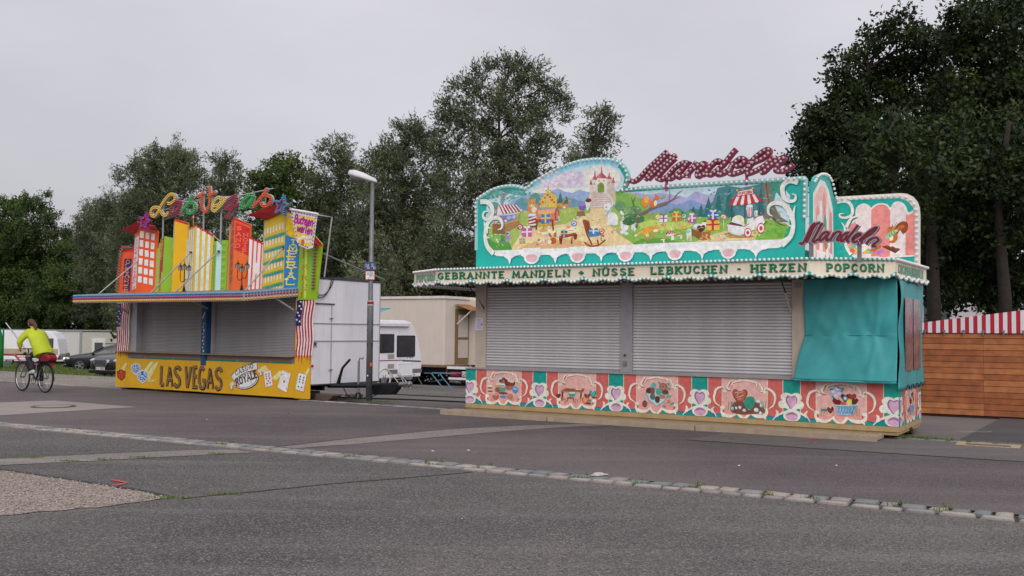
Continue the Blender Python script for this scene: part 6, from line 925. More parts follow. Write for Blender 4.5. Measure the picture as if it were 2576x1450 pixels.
# repairs and patches
sheet('concrete_apron', [(-12.6, 19.2), (-9.97, 21.65), (-7.58, 20.09), (-9.21, 17.89), (-10.3, 16.6)], 0.004, M_conc, wob=0.006)
sheet('chipping_strip', [(-7.4, 11.4), (-6.19, 12.06), (-5.39, 12.49), (-4.53, 12.96), (-3.75, 13.2), (-3.3, 12.95), (-4.32, 12.37), (-5.13, 11.9), (-5.9, 11.51), (-7.2, 10.7)], 0.001, M_strip, wob=0.02, step=0.12)
sheet('chipping_strip', [(-3.15, 13.52), (-2.36, 14.59), (-1.06, 16.12), (0.1, 16.9), (1.2, 17.3), (1.95, 17.38), (1.93, 17.23), (1.1, 16.85), (0.26, 16.25), (-0.99, 15.09), (-2.24, 13.9), (-2.9, 13.38)], 0.004, M_strip, wob=0.012, step=0.15)
sheet('pale_asphalt_patch', [(2.65, 14.92), (3.74, 16.4), (5.9, 15.9), (12.5, 12.1), (11.2, 9.9), (6.56, 12.7), (3.99, 14.11)], 0.004, M_rpat, wob=0.008)
sheet('gravel_patch', [(-7.4, 12.2), (-5.71, 11.13), (-4.55, 10.39), (-3.69, 9.83), (-3.23, 9.42), (-3.61, 8.96), (-4.33, 8.46), (-6.2, 7.3)], 0.002, M_grav, wob=0.035, step=0.1)
# tar seams
M_tar = mat('tar_seam', '333233', 0.9)


def seam(pts, w, z, name='tar_seam', m=None, wob=0.015):
 q = []
 for a, b in zip(pts[:-1], pts[1:]):
  n = max(1, int(math.dist(a, b) / 0.15))
  for k in range(n):
   t = k / n
   q.append((a[0] + (b[0] - a[0]) * t + random.uniform(-wob, wob), a[1] + (b[1] - a[1]) * t + random.uniform(-wob, wob)))
 q.append(pts[-1])
 rb = ribbon(q, w)
 me = bpy.data.meshes.new(name)
 vs = [(p[0], p[1], z) for ab in rb for p in ab]
 me.from_pydata(vs, [], [(2 * i, 2 * i + 1, 2 * i + 3, 2 * i + 2) for i in range(len(rb) - 1)])
 return link(name, me, m or M_tar, kind='structure')


seam([(-3.1, 9.39), (-2.49, 9.86), (-1.69, 10.49), (-1.15, 10.82), (-0.43, 11.34)], 0.03, 0.0015)
seam([(-7.4, 12.22), (-5.71, 11.15), (-4.55, 10.42), (-3.69, 9.86), (-3.2, 9.44)], 0.06, 0.005)
seam([(-3.2, 13.55), (-2.4, 14.62), (-1.1, 16.15), (0.1, 16.95), (1.2, 17.35)], 0.02, 0.007)
seam([(2.65, 14.92), (3.99, 14.11), (6.56, 12.7), (11.2, 9.9)], 0.02, 0.007)
seam([(-7.4, 11.42), (-6.19, 12.08), (-5.39, 12.52), (-4.53, 12.98)], 0.025, 0.004)
# spray marks
M_red = mat('red_spray', 'd8423f', 0.8, var=0.3, vscale=40)
M_yel = mat('yellow_spray', '9fae55', 0.8, var=0.3, vscale=40)
M_wht = mat('white_spray', 'b7b0ae', 0.85, var=0.3, vscale=30)
for nm, lab, ct, m_, strokes in (
 ('spray_mark', 'red sprayed arrow tip beside the gravel patch', 'paint mark', M_red, [([(-4.2, 10.46), (-4.07, 10.36), (-3.93, 10.25)], .032), ([(-3.93, 10.25), (-3.98, 10.12), (-4.02, 10.02)], .032)]),
 ('spray_mark', 'faint red spray smear on pale asphalt before the step', 'paint mark', M_red, [([(4.42, 15.05), (4.6, 15.15), (4.82, 15.2)], .07), ([(4.5, 15.02), (4.72, 15.1)], .04)]),
 ('spray_mark', 'small red spray mark by the middle of the wooden step', 'paint mark', M_red, [([(1.25, 17.42), (1.6, 17.3)], .03), ([(1.35, 17.5), (1.5, 17.35)], .02)]),
 ('spray_mark', 'yellow green sprayed lines on asphalt by the wooden hut', 'paint mark', M_yel, [([(7.4, 16.66), (7.9, 16.55), (8.05, 16.62)], .03), ([(7.5, 16.5), (8.0, 16.5)], .025)])):
 b = MB()
 for i, (pl, w) in enumerate(strokes):
  rb = ribbon(smooth_pts(pl, False), w, 2)
  vs = [(p[0], p[1], 0.010 + 0.001 * i) for ab in rb for p in ab]
  b.add(vs, [(2 * k, 2 * k + 1, 2 * k + 3, 2 * k + 2) for k in range(len(rb) - 1)])
 tag(b.obj(nm, m_), lab, ct)
# pale dropping on the road
b = MB()
for i in range(9):
 a, r = random.uniform(0, 6.28), random.uniform(0.0, 0.12)
 cx, cy, rr = 1.0 + r * math.cos(a), 11.2 + r * 1.2 * math.sin(a), random.uniform(.02, .06)
 b.add([(cx + rr * math.cos(t), cy + rr * math.sin(t), 0.003 + 0.0008 * i) for t in np.linspace(0, 6.28, 9)[:-1]], [tuple(range(8))])
tag(b.obj('white_blot', M_wht), 'pale white blot on dark asphalt just beyond the setts', 'stain')

# ---- gutter of granite setts (two rows), every stone an object
stone_mats = [mat('sett_bluegrey', '76797a', 0.85, var=0.2, vscale=9, bump=0.5, bscale=25), mat('sett_grey', '85807d', 0.85, var=0.2, vscale=9, bump=0.5, bscale=25),
     mat('sett_pink', '998c86', 0.85, var=0.18, vscale=9, bump=0.5, bscale=25), mat('sett_pale', '99918b', 0.85, var=0.16, vscale=9, bump=0.5, bscale=25), mat('sett_slate', '717676', 0.85, var=0.2, vscale=9, bump=0.5, bscale=25)]


def sett_mesh(k):
 r = random.Random(k)
 n = 12
 ring = []
 for i in range(n):
  a = 2 * math.pi * (i + .5) / n
  c, s_ = math.cos(a), math.sin(a)
  q = max(abs(c), abs(s_))
  f = 0.5 / q * (0.93 + 0.07 * q) * r.uniform(.93, 1.02)
  ring.append((c * f, s_ * f))
 vs = [(x, y, -0.05) for x, y in ring] + [(x, y, -0.012) for x, y in ring] + [(x * .86, y * .86, r.uniform(-.002, .004)) for x, y in ring] + [(0, 0, .006)]
 fs = []
 for i in range(n):
  j = (i + 1) % n
  fs += [(i, j, n + j, n + i), (n + i, n + j, 2 * n + j, 2 * n + i), (2 * n + i, 2 * n + j, 3 * n)]
 me = bpy.data.meshes.new('sett')
 me.from_pydata(vs, [], fs)
 me.polygons.foreach_set('use_smooth', [True] * len(me.polygons))
 me.materials.append(stone_mats[k % 5])
 return me


setts = [sett_mesh(k) for k in range(20)]
gutter = empty('gutter', (GUT_A.x, GUT_A.y, 0), math.atan2(GUT_T.y, GUT_T.x))
gutter['kind'] = 'structure'
pick = [0, 4, 1, 3, 0, 4, 2, 1, 0, 4, 3, 1]
for row, (n0, wd, z) in enumerate(((-0.125, 0.215, 0.012), (-0.315, 0.135, 0.010))):
 s = -4.0
 while s < 19.5:
  l = random.uniform(.15, .26) if row == 0 else random.uniform(.18, .32)
  k = random.choice(pick if row == 0 else [3, 3, 1, 2, 3, 1]) + 5 * random.randint(0, 3)
  link('sett', setts[k], None, gutter, (s + l / 2, n0 + random.uniform(-.012, .012), z + random.uniform(-.004, .006)), (random.uniform(-.02, .02), random.uniform(-.02, .02), random.uniform(-.05, .05)), (l * 0.95, wd * random.uniform(.94, 1.02), 1.0))
  s += l + .016
# ---- kerb line of flat setts behind the road
kerb = empty('kerb_line', (KERB_P.x, KERB_P.y, 0), math.atan2(KERB_T.y, KERB_T.x))
kerb['kind'] = 'structure'
s = -17.0
while s < 17.5:
 l = random.uniform(.26, .42)
 k = random.choice([3, 1, 2, 3, 1, 0]) + 5 * random.randint(0, 3)
 if not (-7.2 < s < -0.4):
  link('sett', setts[k], None, kerb, (s + l / 2, -0.05 + random.uniform(-.01, .01), 0.012), (0, 0, random.uniform(-.05, .05)), (l * .94, .15, 1.0))
 s += l + .01

# manhole
M_iron = mat('cast_iron', '64544b', 0.7, 0.6, var=0.3, vscale=30, bump=0.4)
mh = empty('manhole_cover', (-9.2, 19.96, 0.006), 0.3, 'round manhole cover in the pale concrete apron', 'manhole cover')
b = MB()
b.torus((0, 0, -0.02), 0.40, 0.035, (0, 0, 1), 40, 6)
for i in range(28):
 a = 2 * math.pi * i / 28
 b.box((0.36 * math.cos(a), 0.36 * math.sin(a), 0.002), (.03, .05, .02), Matrix.Rotation(a, 3, 'Z'))
b.obj('ring_frame', M_iron, mh)
MB().prism([(0.335 * math.cos(t), 0.335 * math.sin(t)) for t in np.linspace(0, 2 * math.pi, 33)[:-1]], -0.01, 0.012, ax='xy').obj('lid', M_conc, mh)
# flat inspection cover with pale frame, right
M_cream_p = mat('cover_frame_paint', 'a58a6c', 0.8, var=0.2, vscale=20)
M_darkcov = mat('cover_plate', '4a4546', 0.8, var=0.2, vscale=30, bump=0.3)
ic = empty('inspection_cover', (6.98, 14.52, 0.006), math.atan2(-0.38, 0.66), 'rectangular inspection cover with tan frame near the hut', 'cover')
b = MB()
b.bx(-.42, .42, .11, .19, 0, .008).bx(-.42, .42, -.19, -.11, 0, .008).bx(-.42, -.3, -.11, .11, 0, .008).bx(.3, .42, -.11, .11, 0, .008)
b.obj('frame', M_cream_p, ic)
MB().bx(-.3, .3, -.11, .11, -.002, .005).obj('plate', M_darkcov, ic)

# ---- verge and grass on the left, behind the kerb
sheet('gravel_verge', [kp(-40, .05), kp(-6.9, .05), kp(-6.9, 2.2), kp(-12, 3.6), kp(-40, 3.6)], 0.004, M_verge, follow=False, wob=.03, step=.5)


def follow_sheet(name, s0, s1, n0, n1, m, ds=2.0, dn=1.0, z=0.0, skew=0.0):
 ss = np.arange(s0, s1 + ds / 2, ds)
 ns = np.arange(n0, n1 + dn / 2, dn)
 vs = []
 for n in ns:
  for s_ in ss:
   x, y = kp(s_ - skew * n, n)
   vs.append((x, y, ground_z(x, y) + z))
 L = len(ss)
 fs = [(j * L + i, j * L + i + 1, (j + 1) * L + i + 1, (j + 1) * L + i) for j in range(len(ns) - 1) for i in range(L - 1)]
 me = bpy.data.meshes.new(name)
 me.from_pydata(vs, [], fs)
 return link(name, me, m, kind='structure')


follow_sheet('grass_field', -70, -6.0, 2.6, 60, M_turf, 2.0, 1.0, 0.012, 1.1)


def blades(name, pts, m, hmin, hmax, w, label, cat='grass', follow=True):
 """grass: many thin curved blades in one object"""
 n = len(pts)
 p = np.array(pts, dtype=float)
 z0 = np.array([ground_z(x, y) if follow else 0.0 for x, y in pts])
 a = rng.uniform(0, 2 * np.pi, n)
 h = rng.uniform(hmin, hmax, n)
 ww = w * rng.uniform(.6, 1.3, n)
 lean = rng.uniform(.1, .7, n) * h
 la = rng.uniform(0, 2 * np.pi, n)
 v = np.zeros((n, 4, 3))
 ca, sa = np.cos(a), np.sin(a)
 v[:, 0] = np.stack([p[:, 0] - ca * ww, p[:, 1] - sa * ww, z0], 1)
 v[:, 1] = np.stack([p[:, 0] + ca * ww, p[:, 1] + sa * ww, z0], 1)
 v[:, 2] = np.stack([p[:, 0] + ca * ww * .6 + np.cos(la) * lean * .4, p[:, 1] + sa * ww * .6 + np.sin(la) * lean * .4, z0 + h * .6], 1)
 v[:, 3] = np.stack([p[:, 0] + np.cos(la) * lean, p[:, 1] + np.sin(la) * lean, z0 + h], 1)
 me = bpy.data.meshes.new(name)
 me.vertices.add(n * 4)
 me.vertices.foreach_set('co', v.reshape(-1))
 me.loops.add(n * 4)
 me.loops.foreach_set('vertex_index', np.arange(n * 4, dtype=np.int32))
 me.polygons.add(n)
 me.polygons.foreach_set('loop_start', np.arange(0, n * 4, 4, dtype=np.int32))
 me.update()
 o = link(name, me, m, kind='stuff')
 return tag(o, label, cat)


M_blade = mat('grass_blade', '55652c', 0.7, var=0.35, vscale=0.8)
M_weed = mat('weed_blade', '5c6f30', 0.7, var=0.35, vscale=3)
pts = []
while len(pts) < 26000:
 s_, n = random.uniform(-75, -5), 2.4 + 34 * random.random() ** 1.8
 x, y = kp(s_, n)
 if x / y < -0.62 or x / y > -.36 or s_ > -6 - 1.1 * n:
  continue
 q = math.sin(x * .9) + math.sin(y * .7 + x * .3) + random.uniform(-1, 1)
 if n < 5.5 and q < .2:
  continue
 pts.append((x, y))
blades('grass', pts, M_blade, .05, .16, .02, 'short worn grass field behind the road on the left')
pts = []
for i in range(2600):                     # weeds at the kerb by the right booth, in joints, round the post
 r = random.random()
 if r < .38:
  c_ = kp(random.gauss(12.9, .35), random.gauss(.0, .06))
 elif r < .62:
  c_ = kp(random.uniform(12.5, 18), random.gauss(.02, .05))
 elif r < .70:
  c_ = (-3.1 + random.gauss(0, .25), 22.6 + random.gauss(0, .05))
 elif r < .82:
  c_ = (-1.88 + random.gauss(0, .9), 30.4 + random.gauss(0, .7))
 else:
  c_ = gp(random.choice([2.1, 5.4, 7.7, 8.9, 9.6, 10.9, 11.6, 12.2, 13.0, 13.4, 14.2, 14.6]) + random.gauss(0, .05), random.choice([0.0, -.225, -.225]) + random.gauss(0, .015))
 pts.append(c_)
blades('weeds', pts, M_weed, .012, .06, .006, 'tufts of weeds in paving joints and along the kerb', 'weeds')
pts = [( -3.25 + random.gauss(0, .12), 9.42 + random.gauss(0, .03)) for _ in range(160)] + [(x + random.gauss(0, .1), y + random.gauss(0, .02)) for x, y in ((-4.9, 12.05), (-5.3, 11.9), (-4.55, 12.3), (-3.7, 12.72), (-2.75, 9.66), (-5.9, 12.15)) for _ in range(90)]
blades('moss', pts, M_weed, .006, .03, .006, 'low moss and weeds in the asphalt seams', 'weeds')
# loose gravel stones on the gravel patch
b = MB()
poly = [(-7.4, 12.2), (-5.71, 11.13), (-4.55, 10.39), (-3.69, 9.83), (-3.23, 9.42), (-3.61, 8.96), (-4.33, 8.46), (-6.2, 7.3)]


def inside(p, q):
 c_ = False
 for (x1, y1), (x2, y2) in zip(q, q[1:] + q[:1]):
  if (y1 > p[1]) != (y2 > p[1]) and p[0] < (x2 - x1) * (p[1] - y1) / (y2 - y1) + x1:
   c_ = not c_
 return c_


cnt = 0
while cnt < 3600:
 p = (random.uniform(-6.2, -3.1), random.uniform(7.8, 11.6))
 if inside(p, poly):
  r_ = random.uniform(.004, .011)
  b.ball((p[0], p[1], .003 + r_ * .4), (r_ * random.uniform(.8, 1.4), r_ * random.uniform(.8, 1.4), r_ * .8), 5, 3, random.choice([0, 0, 1, 2]))
  cnt += 1
o = link('gravel_stones', b.mesh('gravel_stones', True, fix=False), [mat('stone_a', '93897f', .9, var=.3, vscale=8), mat('stone_b', 'aba198', .9), mat('stone_c', '786e66', .9)], kind='stuff')
tag(o, 'loose pale gravel in the broken asphalt patch, lower left', 'gravel')
# litter: a few dry leaves and paper bits on the asphalt
b = MB()
for i in range(70):
 x, y = random.uniform(-7, 7), random.uniform(8, 20)
 r_ = random.uniform(.01, .03)
 a = random.uniform(0, 6.28)
 b.add([(x + r_ * math.cos(a), y + r_ * math.sin(a), .014), (x - r_ * .4 * math.sin(a), y + r_ * .4 * math.cos(a), .024), (x - r_ * math.cos(a), y - r_ * math.sin(a), .015), (x + r_ * .4 * math.sin(a), y - r_ * .4 * math.cos(a), .013)], [(0, 1, 2, 3)], random.choice([0, 0, 1]))
o = link('litter', b.mesh('litter', fix=False), [mat('dry_leaf', '7a6a4c', .8), mat('paper_bit', 'b9b6b4', .8)], kind='stuff')
tag(o, 'scattered dry leaves and scraps on the asphalt', 'litter')

# ------------------------------------------------------------------ candied-almond booth (right)
M_teal = mat('teal_paint', '20aaa0', 0.4, var=0.1, vscale=3, dirt=0.15)
M_cream = mat('cream_panel', 'e2d2be', 0.45, var=0.08, vscale=3, dirt=0.12)
M_post = mat('cream_post', 'b9ab9c', 0.5, var=0.1, vscale=4, dirt=0.2)
M_slat = mat('shutter_slat', 'c2bfc0', 0.42, 0.15, var=0.1, vscale=4)
M_sgrey = mat('shutter_rail', '9f9da0', 0.4, 0.3, var=0.1)
M_beige = mat('beige_base', 'ab9268', 0.55, var=0.12, vscale=5, dirt=0.2)
M_bulb = mat('white_bulb', 'd9d6d4', 0.25, var=0.05, spec=0.5)
M_white = mat('white_trim', 'd8d2cb', 0.45, var=0.06, dirt=0.1)
M_soff = mat('soffit', '7a6c60', 0.7, var=0.15)
M_dark = mat('dark_gap', '15141a', 0.9)
M_tarp = mat('teal_tarpaulin', '3a9698', 0.45, var=0.12, vscale=4, bump=0.15, bscale=12, dirt=0.1)
M_plum = mat('plum_metal', '7c2346', 0.4, var=0.1)
M_chrome = mat('chrome_face', 'b4afb4', 0.12, 0.9, var=0.1)
M_green = mat('green_letter', '0f7a52', 0.45, var=0.1)
M_rubber = mat('black_rubber', '1c1c1e', 0.7)
M_steel = mat('galvanised_steel', '8b8b8c', 0.45, 0.7, var=0.2, vscale=14)

AB = empty('almond_booth', (5.9666, 15.2448, 0), R(-31.4), 'closed teal and cream sweets booth with painted fairy-tale mural', 'fair booth')
X0 = -8.03
# substructure, body and roof
MB().bx(X0 + .02, -.02, .02, 2.0, .06, .118).obj('base_frame', M_beige, AB)
MB().bx(X0, 0, 0.0, .04, .112, .192).obj('base_rail', M_beige, AB)
MB().bx(-.04, 0.0, .041, 2.02, .112, .192).obj('base_rail', M_beige, AB)
for i, (a, c_) in enumerate(((X0, -7.967), (-7.963, -3.602), (-3.598, -1.502), (-1.498, 0))):
 MB().bx(a, c_, .004, .034, .193, .866).obj('counter_panel', M_teal, AB)
MB().bx(-.034, -.001, .036, 2.02, .193, .866).obj('counter_panel', M_teal, AB)
MB().bx(X0, -1.45, -.03, .3, .867, .889).obj('counter_top', mat('counter_wood', '9b9794', .5, var=.15), AB)
MB().bx(X0 + .05, -.05, .36, 2.0, .2, 2.46).obj('interior_wall', M_dark, AB)
MB().bx(-7.82, -.06, .09, .34, 2.462, 2.598).obj('shutter_box', M_soff, AB)
MB().bx(-7.83, -7.59, .01, .34, .89, 2.50).obj('corner_post', M_post, AB, bevel=.008)
MB().bx(-7.82, -7.78, .345, 2.0, .2, 2.5).obj('side_wall', M_cream, AB)
MB().bx(-4.72, -4.485, .015, .3, .89, 2.50).obj('middle_post', M_sgrey, AB, bevel=.006)
MB().bx(-1.645, -1.43, .01, .34, .89, 2.50).obj('corner_post', M_post, AB, bevel=.008)
MB().bx(-1.60, -1.49, -.002, .008, 2.36, 2.44).obj('junction_plate', M_steel, AB)
MB().bx(-4.66, -4.58, .006, .013, 1.0, 1.09).obj('lock_plate', M_steel, AB)
MB().tube([(-4.62, .014, 1.2), (-4.62, -.01, 1.2)], .022, 10).obj('lock_knob', mat('brass', '7a4c34', .4, .6), AB)
# roller shutters, each slat its own
ns = 29
H_sl = (2.47 - .93) / ns
sl_prof = [(0.0, 0.0), (-.012, .006), (-.017, H_sl * .35), (-.014, H_sl * .75), (0.0, H_sl * .96)]


def slat_mesh(x0, x1, prof, nm='slat'):
 n = len(prof)
 vs = [(x0, y, z) for y, z in prof] + [(x1, y, z) for y, z in prof] + [(x0, .012, prof[0][1]), (x0, .012, prof[-1][1]), (x1, .012, prof[0][1]), (x1, .012, prof[-1][1])]
 fs = [(i, n + i, n + i + 1, i + 1) for i in range(n - 1)]
 fs += [(2 * n, 2 * n + 2, n, 0), (n - 1, 2 * n - 1, 2 * n + 3, 2 * n + 1)]
 me = bpy.data.meshes.new(nm)
 me.from_pydata(vs, [], fs)
 me.polygons.foreach_set('use_smooth', [True] * (n - 1) + [False] * 2)
 me.materials.append(M_slat)
 return me


for x0, x1 in ((-7.588, -4.722), (-4.483, -1.647)):
 sh = MB().bx(x0, x1, .05, .085, .89, .928).obj('roller_shutter', M_sgrey, AB)
 sm_ = slat_mesh(x0, x1, sl_prof)
 for k in range(ns):
  link('slat', sm_, None, sh, (0, .07, .93 + k * H_sl))
# counter picture: stripes and ornaments
pic = Picture()
TE, RD, PK = '18958a', 'c9655f', 'e2aca4'
cents = [-7.15, -5.575, -4.0, -2.43, -.865]
hearts_ = [-7.93, -6.36, -4.785, -3.21, -1.645, -.07]
zt, zb = .862, .196
pic.poly(TE, [(X0 + .002, zb), (-.002, zb), (-.002, zt), (X0 + .002, zt)])
for c_ in cents:
 pic.poly(RD, [(c_ - .635, zb + .06), (c_ + .635, zb + .06), (c_ + .635, zt), (c_ - .635, zt)])
 pic.poly(PK, [(c_ - .39, zb + .06), (c_ + .385, zb + .06), (c_ + .385, zt), (c_ - .39, zt)])
 for q in (-.64, -.39, .385, .64):
  pic.stroke('e6cfbd', .012, [(c_ + q, zb + .06), (c_ + q, zt)])
 pic.poly('1c63a0', [(c_ - .75, zb), (c_ - .72, zb + .07), (c_ - .5, zb + .05), (c_ - .25, zb + .1), (c_, zb + .03), (c_ + .25, zb + .1), (c_ + .5, zb + .05), (c_ + .72, zb + .07), (c_ + .75, zb)])
 pic.poly(TE, [(c_ - .75, zb), (c_ - .72, zb + .055), (c_ - .5, zb + .035), (c_ - .25, zb + .08), (c_, zb + .01), (c_ + .25, zb + .08), (c_ + .5, zb + .035), (c_ + .72, zb + .055), (c_ + .75, zb)])
pics = ['pic_pastries', 'pic_baking_table', 'pic_chocolate_box', 'pic_gingerbread_heart', 'pic_heart_basket']
for k, c_ in enumerate(cents):
 pic.load(ART['medallion'], c_ + 7.15)
 pic.load(ART[pics[k]])


def clip_x(pr, lo, hi):
 for i, (c_, pv, pf) in enumerate(pr.items):
  pr.items[i] = (c_, [(min(hi, max(lo, x)), z) for x, z in pv], pf)


for c_ in hearts_:
 pic.load(ART['heart_ornament'], c_ + 6.355)
clip_x(pic, X0 + .003, -.003)
for i, (c_, pv, pf) in enumerate(pic.items):
 pic.items[i] = (c_, [(x, max(z, zb + .001)) for x, z in pv], pf)
pic.build('counter_painting', AB, front_of(.004))
pic = Picture()
pic.poly(TE, [(.04, zb), (2.0, zb), (2.0, zt), (.04, zt)])
pic.poly(RD, [(.3, zb + .07), (1.75, zb + .07), (1.75, zt), (.3, zt)])
pic.poly(PK, [(.62, zb + .07), (1.42, zb + .07), (1.42, zt), (.62, zt)])
pic.load(ART['medallion'], 7.15 + 1.02).load(ART['pic_heart_basket'], .865 + 1.02)
pic.load(ART['heart_ornament'], 6.355 + .12).load(ART['heart_ornament'], 6.355 + 1.9)
clip_x(pic, .04, 2.0)
for i, (c_, pv, pf) in enumerate(pic.items):
 pic.items[i] = (c_, [(x, max(z, zb + .001)) for x, z in pv], pf)
pic.build('side_painting', AB, side_of(-.001))

# canopy: roof plate, soffit, scalloped fascia in five facets
FP = [(-9.08, -.33), (-8.09, -.9), (-1.12, -.9), (-.0, -.22), (.10, 2.05)]
ZT, ZB = 2.735, 2.49
MB().prism([(-9.05, -.30), (-8.07, -.87), (-1.14, -.87), (-.04, -.19), (.06, 2.03), (.06, 2.3), (-9.05, 2.3)], 2.66, 2.70, ax='xy').obj('canopy_roof', M_white, AB)
MB().prism([(-9.03, -.28), (-8.06, -.85), (-1.15, -.85), (-.06, -.17), (.04, 2.0), (-9.03, 2.0)], 2.60, 2.612, ax='xy').obj('soffit', M_soff, AB)
for y in (-.55, -.15):
 MB().bx(-8.2, -1.2, y, y + .09, 2.53, 2.60).obj('soffit_rail', M_soff, AB)
for x in (-7.2, -5.85, -4.1, -2.75, -1.9):
 MB().bx(x, x + .16, -.2, -.06, 2.46, 2.53).obj('under_lamp', mat('lamp_box', '6c6460', .5), AB)


def facet_place(a, c_):
 d = Vector((c_[0] - a[0], c_[1] - a[1]))
 l = d.length
 d /= l
 nn = Vector((d.y, -d.x))
 return l, (lambda t, z, q: (a[0] + d.x * t + nn.x * q, a[1] + d.y * t + nn.y * q, z))


bulbs_small = bulb_mesh('bulb', .026)
BULBS = []
for i in range(4):
 l, pf_ = facet_place(FP[i], FP[i + 1])
 dz = -.0 if i < 3 else 0
 # cream board with wavy lower edge
 nw = max(2, int(round(l / .78)))
 N = nw * 16
 edge = []
 for k in range(N + 1):
  t = k / N
  ph = (t * nw) % 1.0
  wv = .018 * math.cos(2 * math.pi * ph * 2) + .016 * abs(math.cos(math.pi * ph)) ** 6
  edge.append((t * l, ZB + wv))
 b = MB()
 vs, fs = [], []
 for q in (0.0, -.02):
  for t, z in edge:
   vs += [pf_(t, z, q), pf_(t, ZT, q)]
 L = len(edge)
 for k in range(L - 1):
  a_ = 2 * k
  fs += [(a_, a_ + 2, a_ + 3, a_ + 1), (2 * L + a_ + 1, 2 * L + a_ + 3, 2 * L + a_ + 2, 2 * L + a_), (a_, 2 * L + a_, 2 * L + a_ + 2, a_ + 2), (a_ + 1, a_ + 3, 2 * L + a_ + 3, 2 * L + a_ + 1)]
 b.add(vs, fs)
 fa = b.obj('fascia_board', M_cream, AB)
 # teal top rail and teal scallop strip
 b = MB()
 c8 = [pf_(0, ZT + .001, .012), pf_(l, ZT + .001, .012), pf_(l, ZT + .001, -.03), pf_(0, ZT + .001, -.03)]
 b.add(c8 + [(x, y, z + .045) for x, y, z in c8], [(0, 1, 2, 3), (4, 5, 6, 7), (0, 1, 5, 4), (1, 2, 6, 5), (2, 3, 7, 6), (3, 0, 4, 7)])
 b.obj('top_rail', M_teal if i not in (3, 0) else M_white, AB)
 b = MB()
 vs = []
 for t, z in edge:
  vs += [pf_(t, z - .012, .004), pf_(t, z + .02 + .026 * max(0, math.cos(2 * math.pi * (t / l * nw))) ** 10, .004), pf_(t, z - .012, .016), pf_(t, z + .02 + .026 * max(0, math.cos(2 * math.pi * (t / l * nw))) ** 10, .016)]
 fs = []
 for k in range(L - 1):
  a_ = 4 * k
  fs += [(a_ + 2, a_ + 6, a_ + 7, a_ + 3), (a_, a_ + 4, a_ + 6, a_ + 2), (a_ + 1, a_ + 3, a_ + 7, a_ + 5)]
 b.add(vs, fs)
 b.obj('scallop_trim', M_teal, AB)
 step = .072
 for k in range(int(l / step)):
  t = (k + .5) * step * l / (int(l / step) * step)
  BULBS.append(pf_(t, ZT + .026, .03))
  z = np.interp(t, [e[0] for e in edge], [e[1] for e in edge])
  BULBS.append(pf_(t, z + .004, .03))
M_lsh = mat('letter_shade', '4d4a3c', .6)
M_fade = mat('faded_green_letter', '6f9a86', .5)
FB = [o for o in AB.children if o.name.startswith('fascia_board')]
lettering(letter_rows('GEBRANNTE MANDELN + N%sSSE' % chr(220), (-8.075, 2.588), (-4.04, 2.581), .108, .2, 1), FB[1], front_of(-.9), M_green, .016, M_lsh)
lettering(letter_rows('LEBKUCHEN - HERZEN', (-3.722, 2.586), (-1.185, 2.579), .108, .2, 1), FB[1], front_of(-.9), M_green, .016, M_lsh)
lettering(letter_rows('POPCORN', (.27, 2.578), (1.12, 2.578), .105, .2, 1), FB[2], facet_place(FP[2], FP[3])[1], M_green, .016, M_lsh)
lettering(letter_rows('COCOSMAKRONEN', (.2, 2.57), (1.95, 2.57), .125, .2, 1), FB[3], facet_place(FP[3], FP[4])[1], M_fade, .012)
lettering(letter_rows('POPCORN', (.15, 2.57), (1.0, 2.57), .13, .2, 1), FB[0], facet_place(FP[0], FP[1])[1], M_fade, .012)

# mural board on the roof
mo = [(x / 1000, z / 1000) for x, z in OUT['mural']]
mo[0] = (mo[0][0], 2.71)
mo[-1] = (mo[-1][0], 2.71)
MB().prism(mo, 0.0, .05).obj('mural_board', M_teal, AB)
top = smooth_pts(mo[1:29], False, 3) + mo[29:36]
b = MB()
rb = ribbon(top, .07)
b.add([(p[0], -.003, p[1]) for ab in rb for p in ab] + [(p[0], .053, p[1]) for ab in rb for p in ab],
   [(2 * i, 2 * i + 1, 2 * i + 3, 2 * i + 2) for i in range(len(rb) - 1)] + [(2 * len(rb) + 2 * i, 2 * len(rb) + 2 * i + 2, 2 * i + 2, 2 * i) for i in range(len(rb) - 1)] + [(2 * len(rb) + 2 * i, 2 * len(rb) + 2 * i + 1, 2 * len(rb) + 2 * i + 3, 2 * len(rb) + 2 * i + 2) for i in range(len(rb) - 1)])
b.obj('mural_edge', mat('pale_teal_edge', '8fc4c0', .45, var=.2, vscale=2), AB)
NB = next(i for i, q in enumerate(ART['mural']) if q[1] == 'd9ccc0')
pic = Picture().load(ART['mural'][:NB])
SWEETS = ['d86a8a', '5fb2c9', 'e8c35a', 'f2f0ee', 'c98ad0', 'e08a4a', '8a4a26']
pic.scatter(150, -7.4, -4.9, 3.22, 3.75, ['8fae58', 'a9bd6a', '7a9f4c', 'c3cd86'], .012, .03, .3, 11).scatter(160, -4.5, -1.8, 3.2, 3.62, ['79a646', '94b858', '5f9440', 'b9cc72'], .012, .03, .3, 12)
pic.scatter(70, -6.8, -4.7, 3.18, 3.5, ['d6b685', 'ead2a2', 'c9a273', 'f0dcb4'], .015, .04, .25, 13).scatter(60, -6.4, -5.5, 4.3, 4.6, ['d8cbdc', 'c6bad2', 'e4dadd'], .03, .07, .4, 14).scatter(60, -7.5, -6.6, 4.1, 4.3, ['4f9a8f', '66a79a', '3f8f86', '8fc0ae'], .02, .035, .4, 15)
pic.scatter(70, -3.1, -1.9, 3.66, 4.06, ['3a7470', '5b9494', '2f625e', '79aaa6'], .015, .035, .35, 16)
pic.load(ART['mural'][NB:])
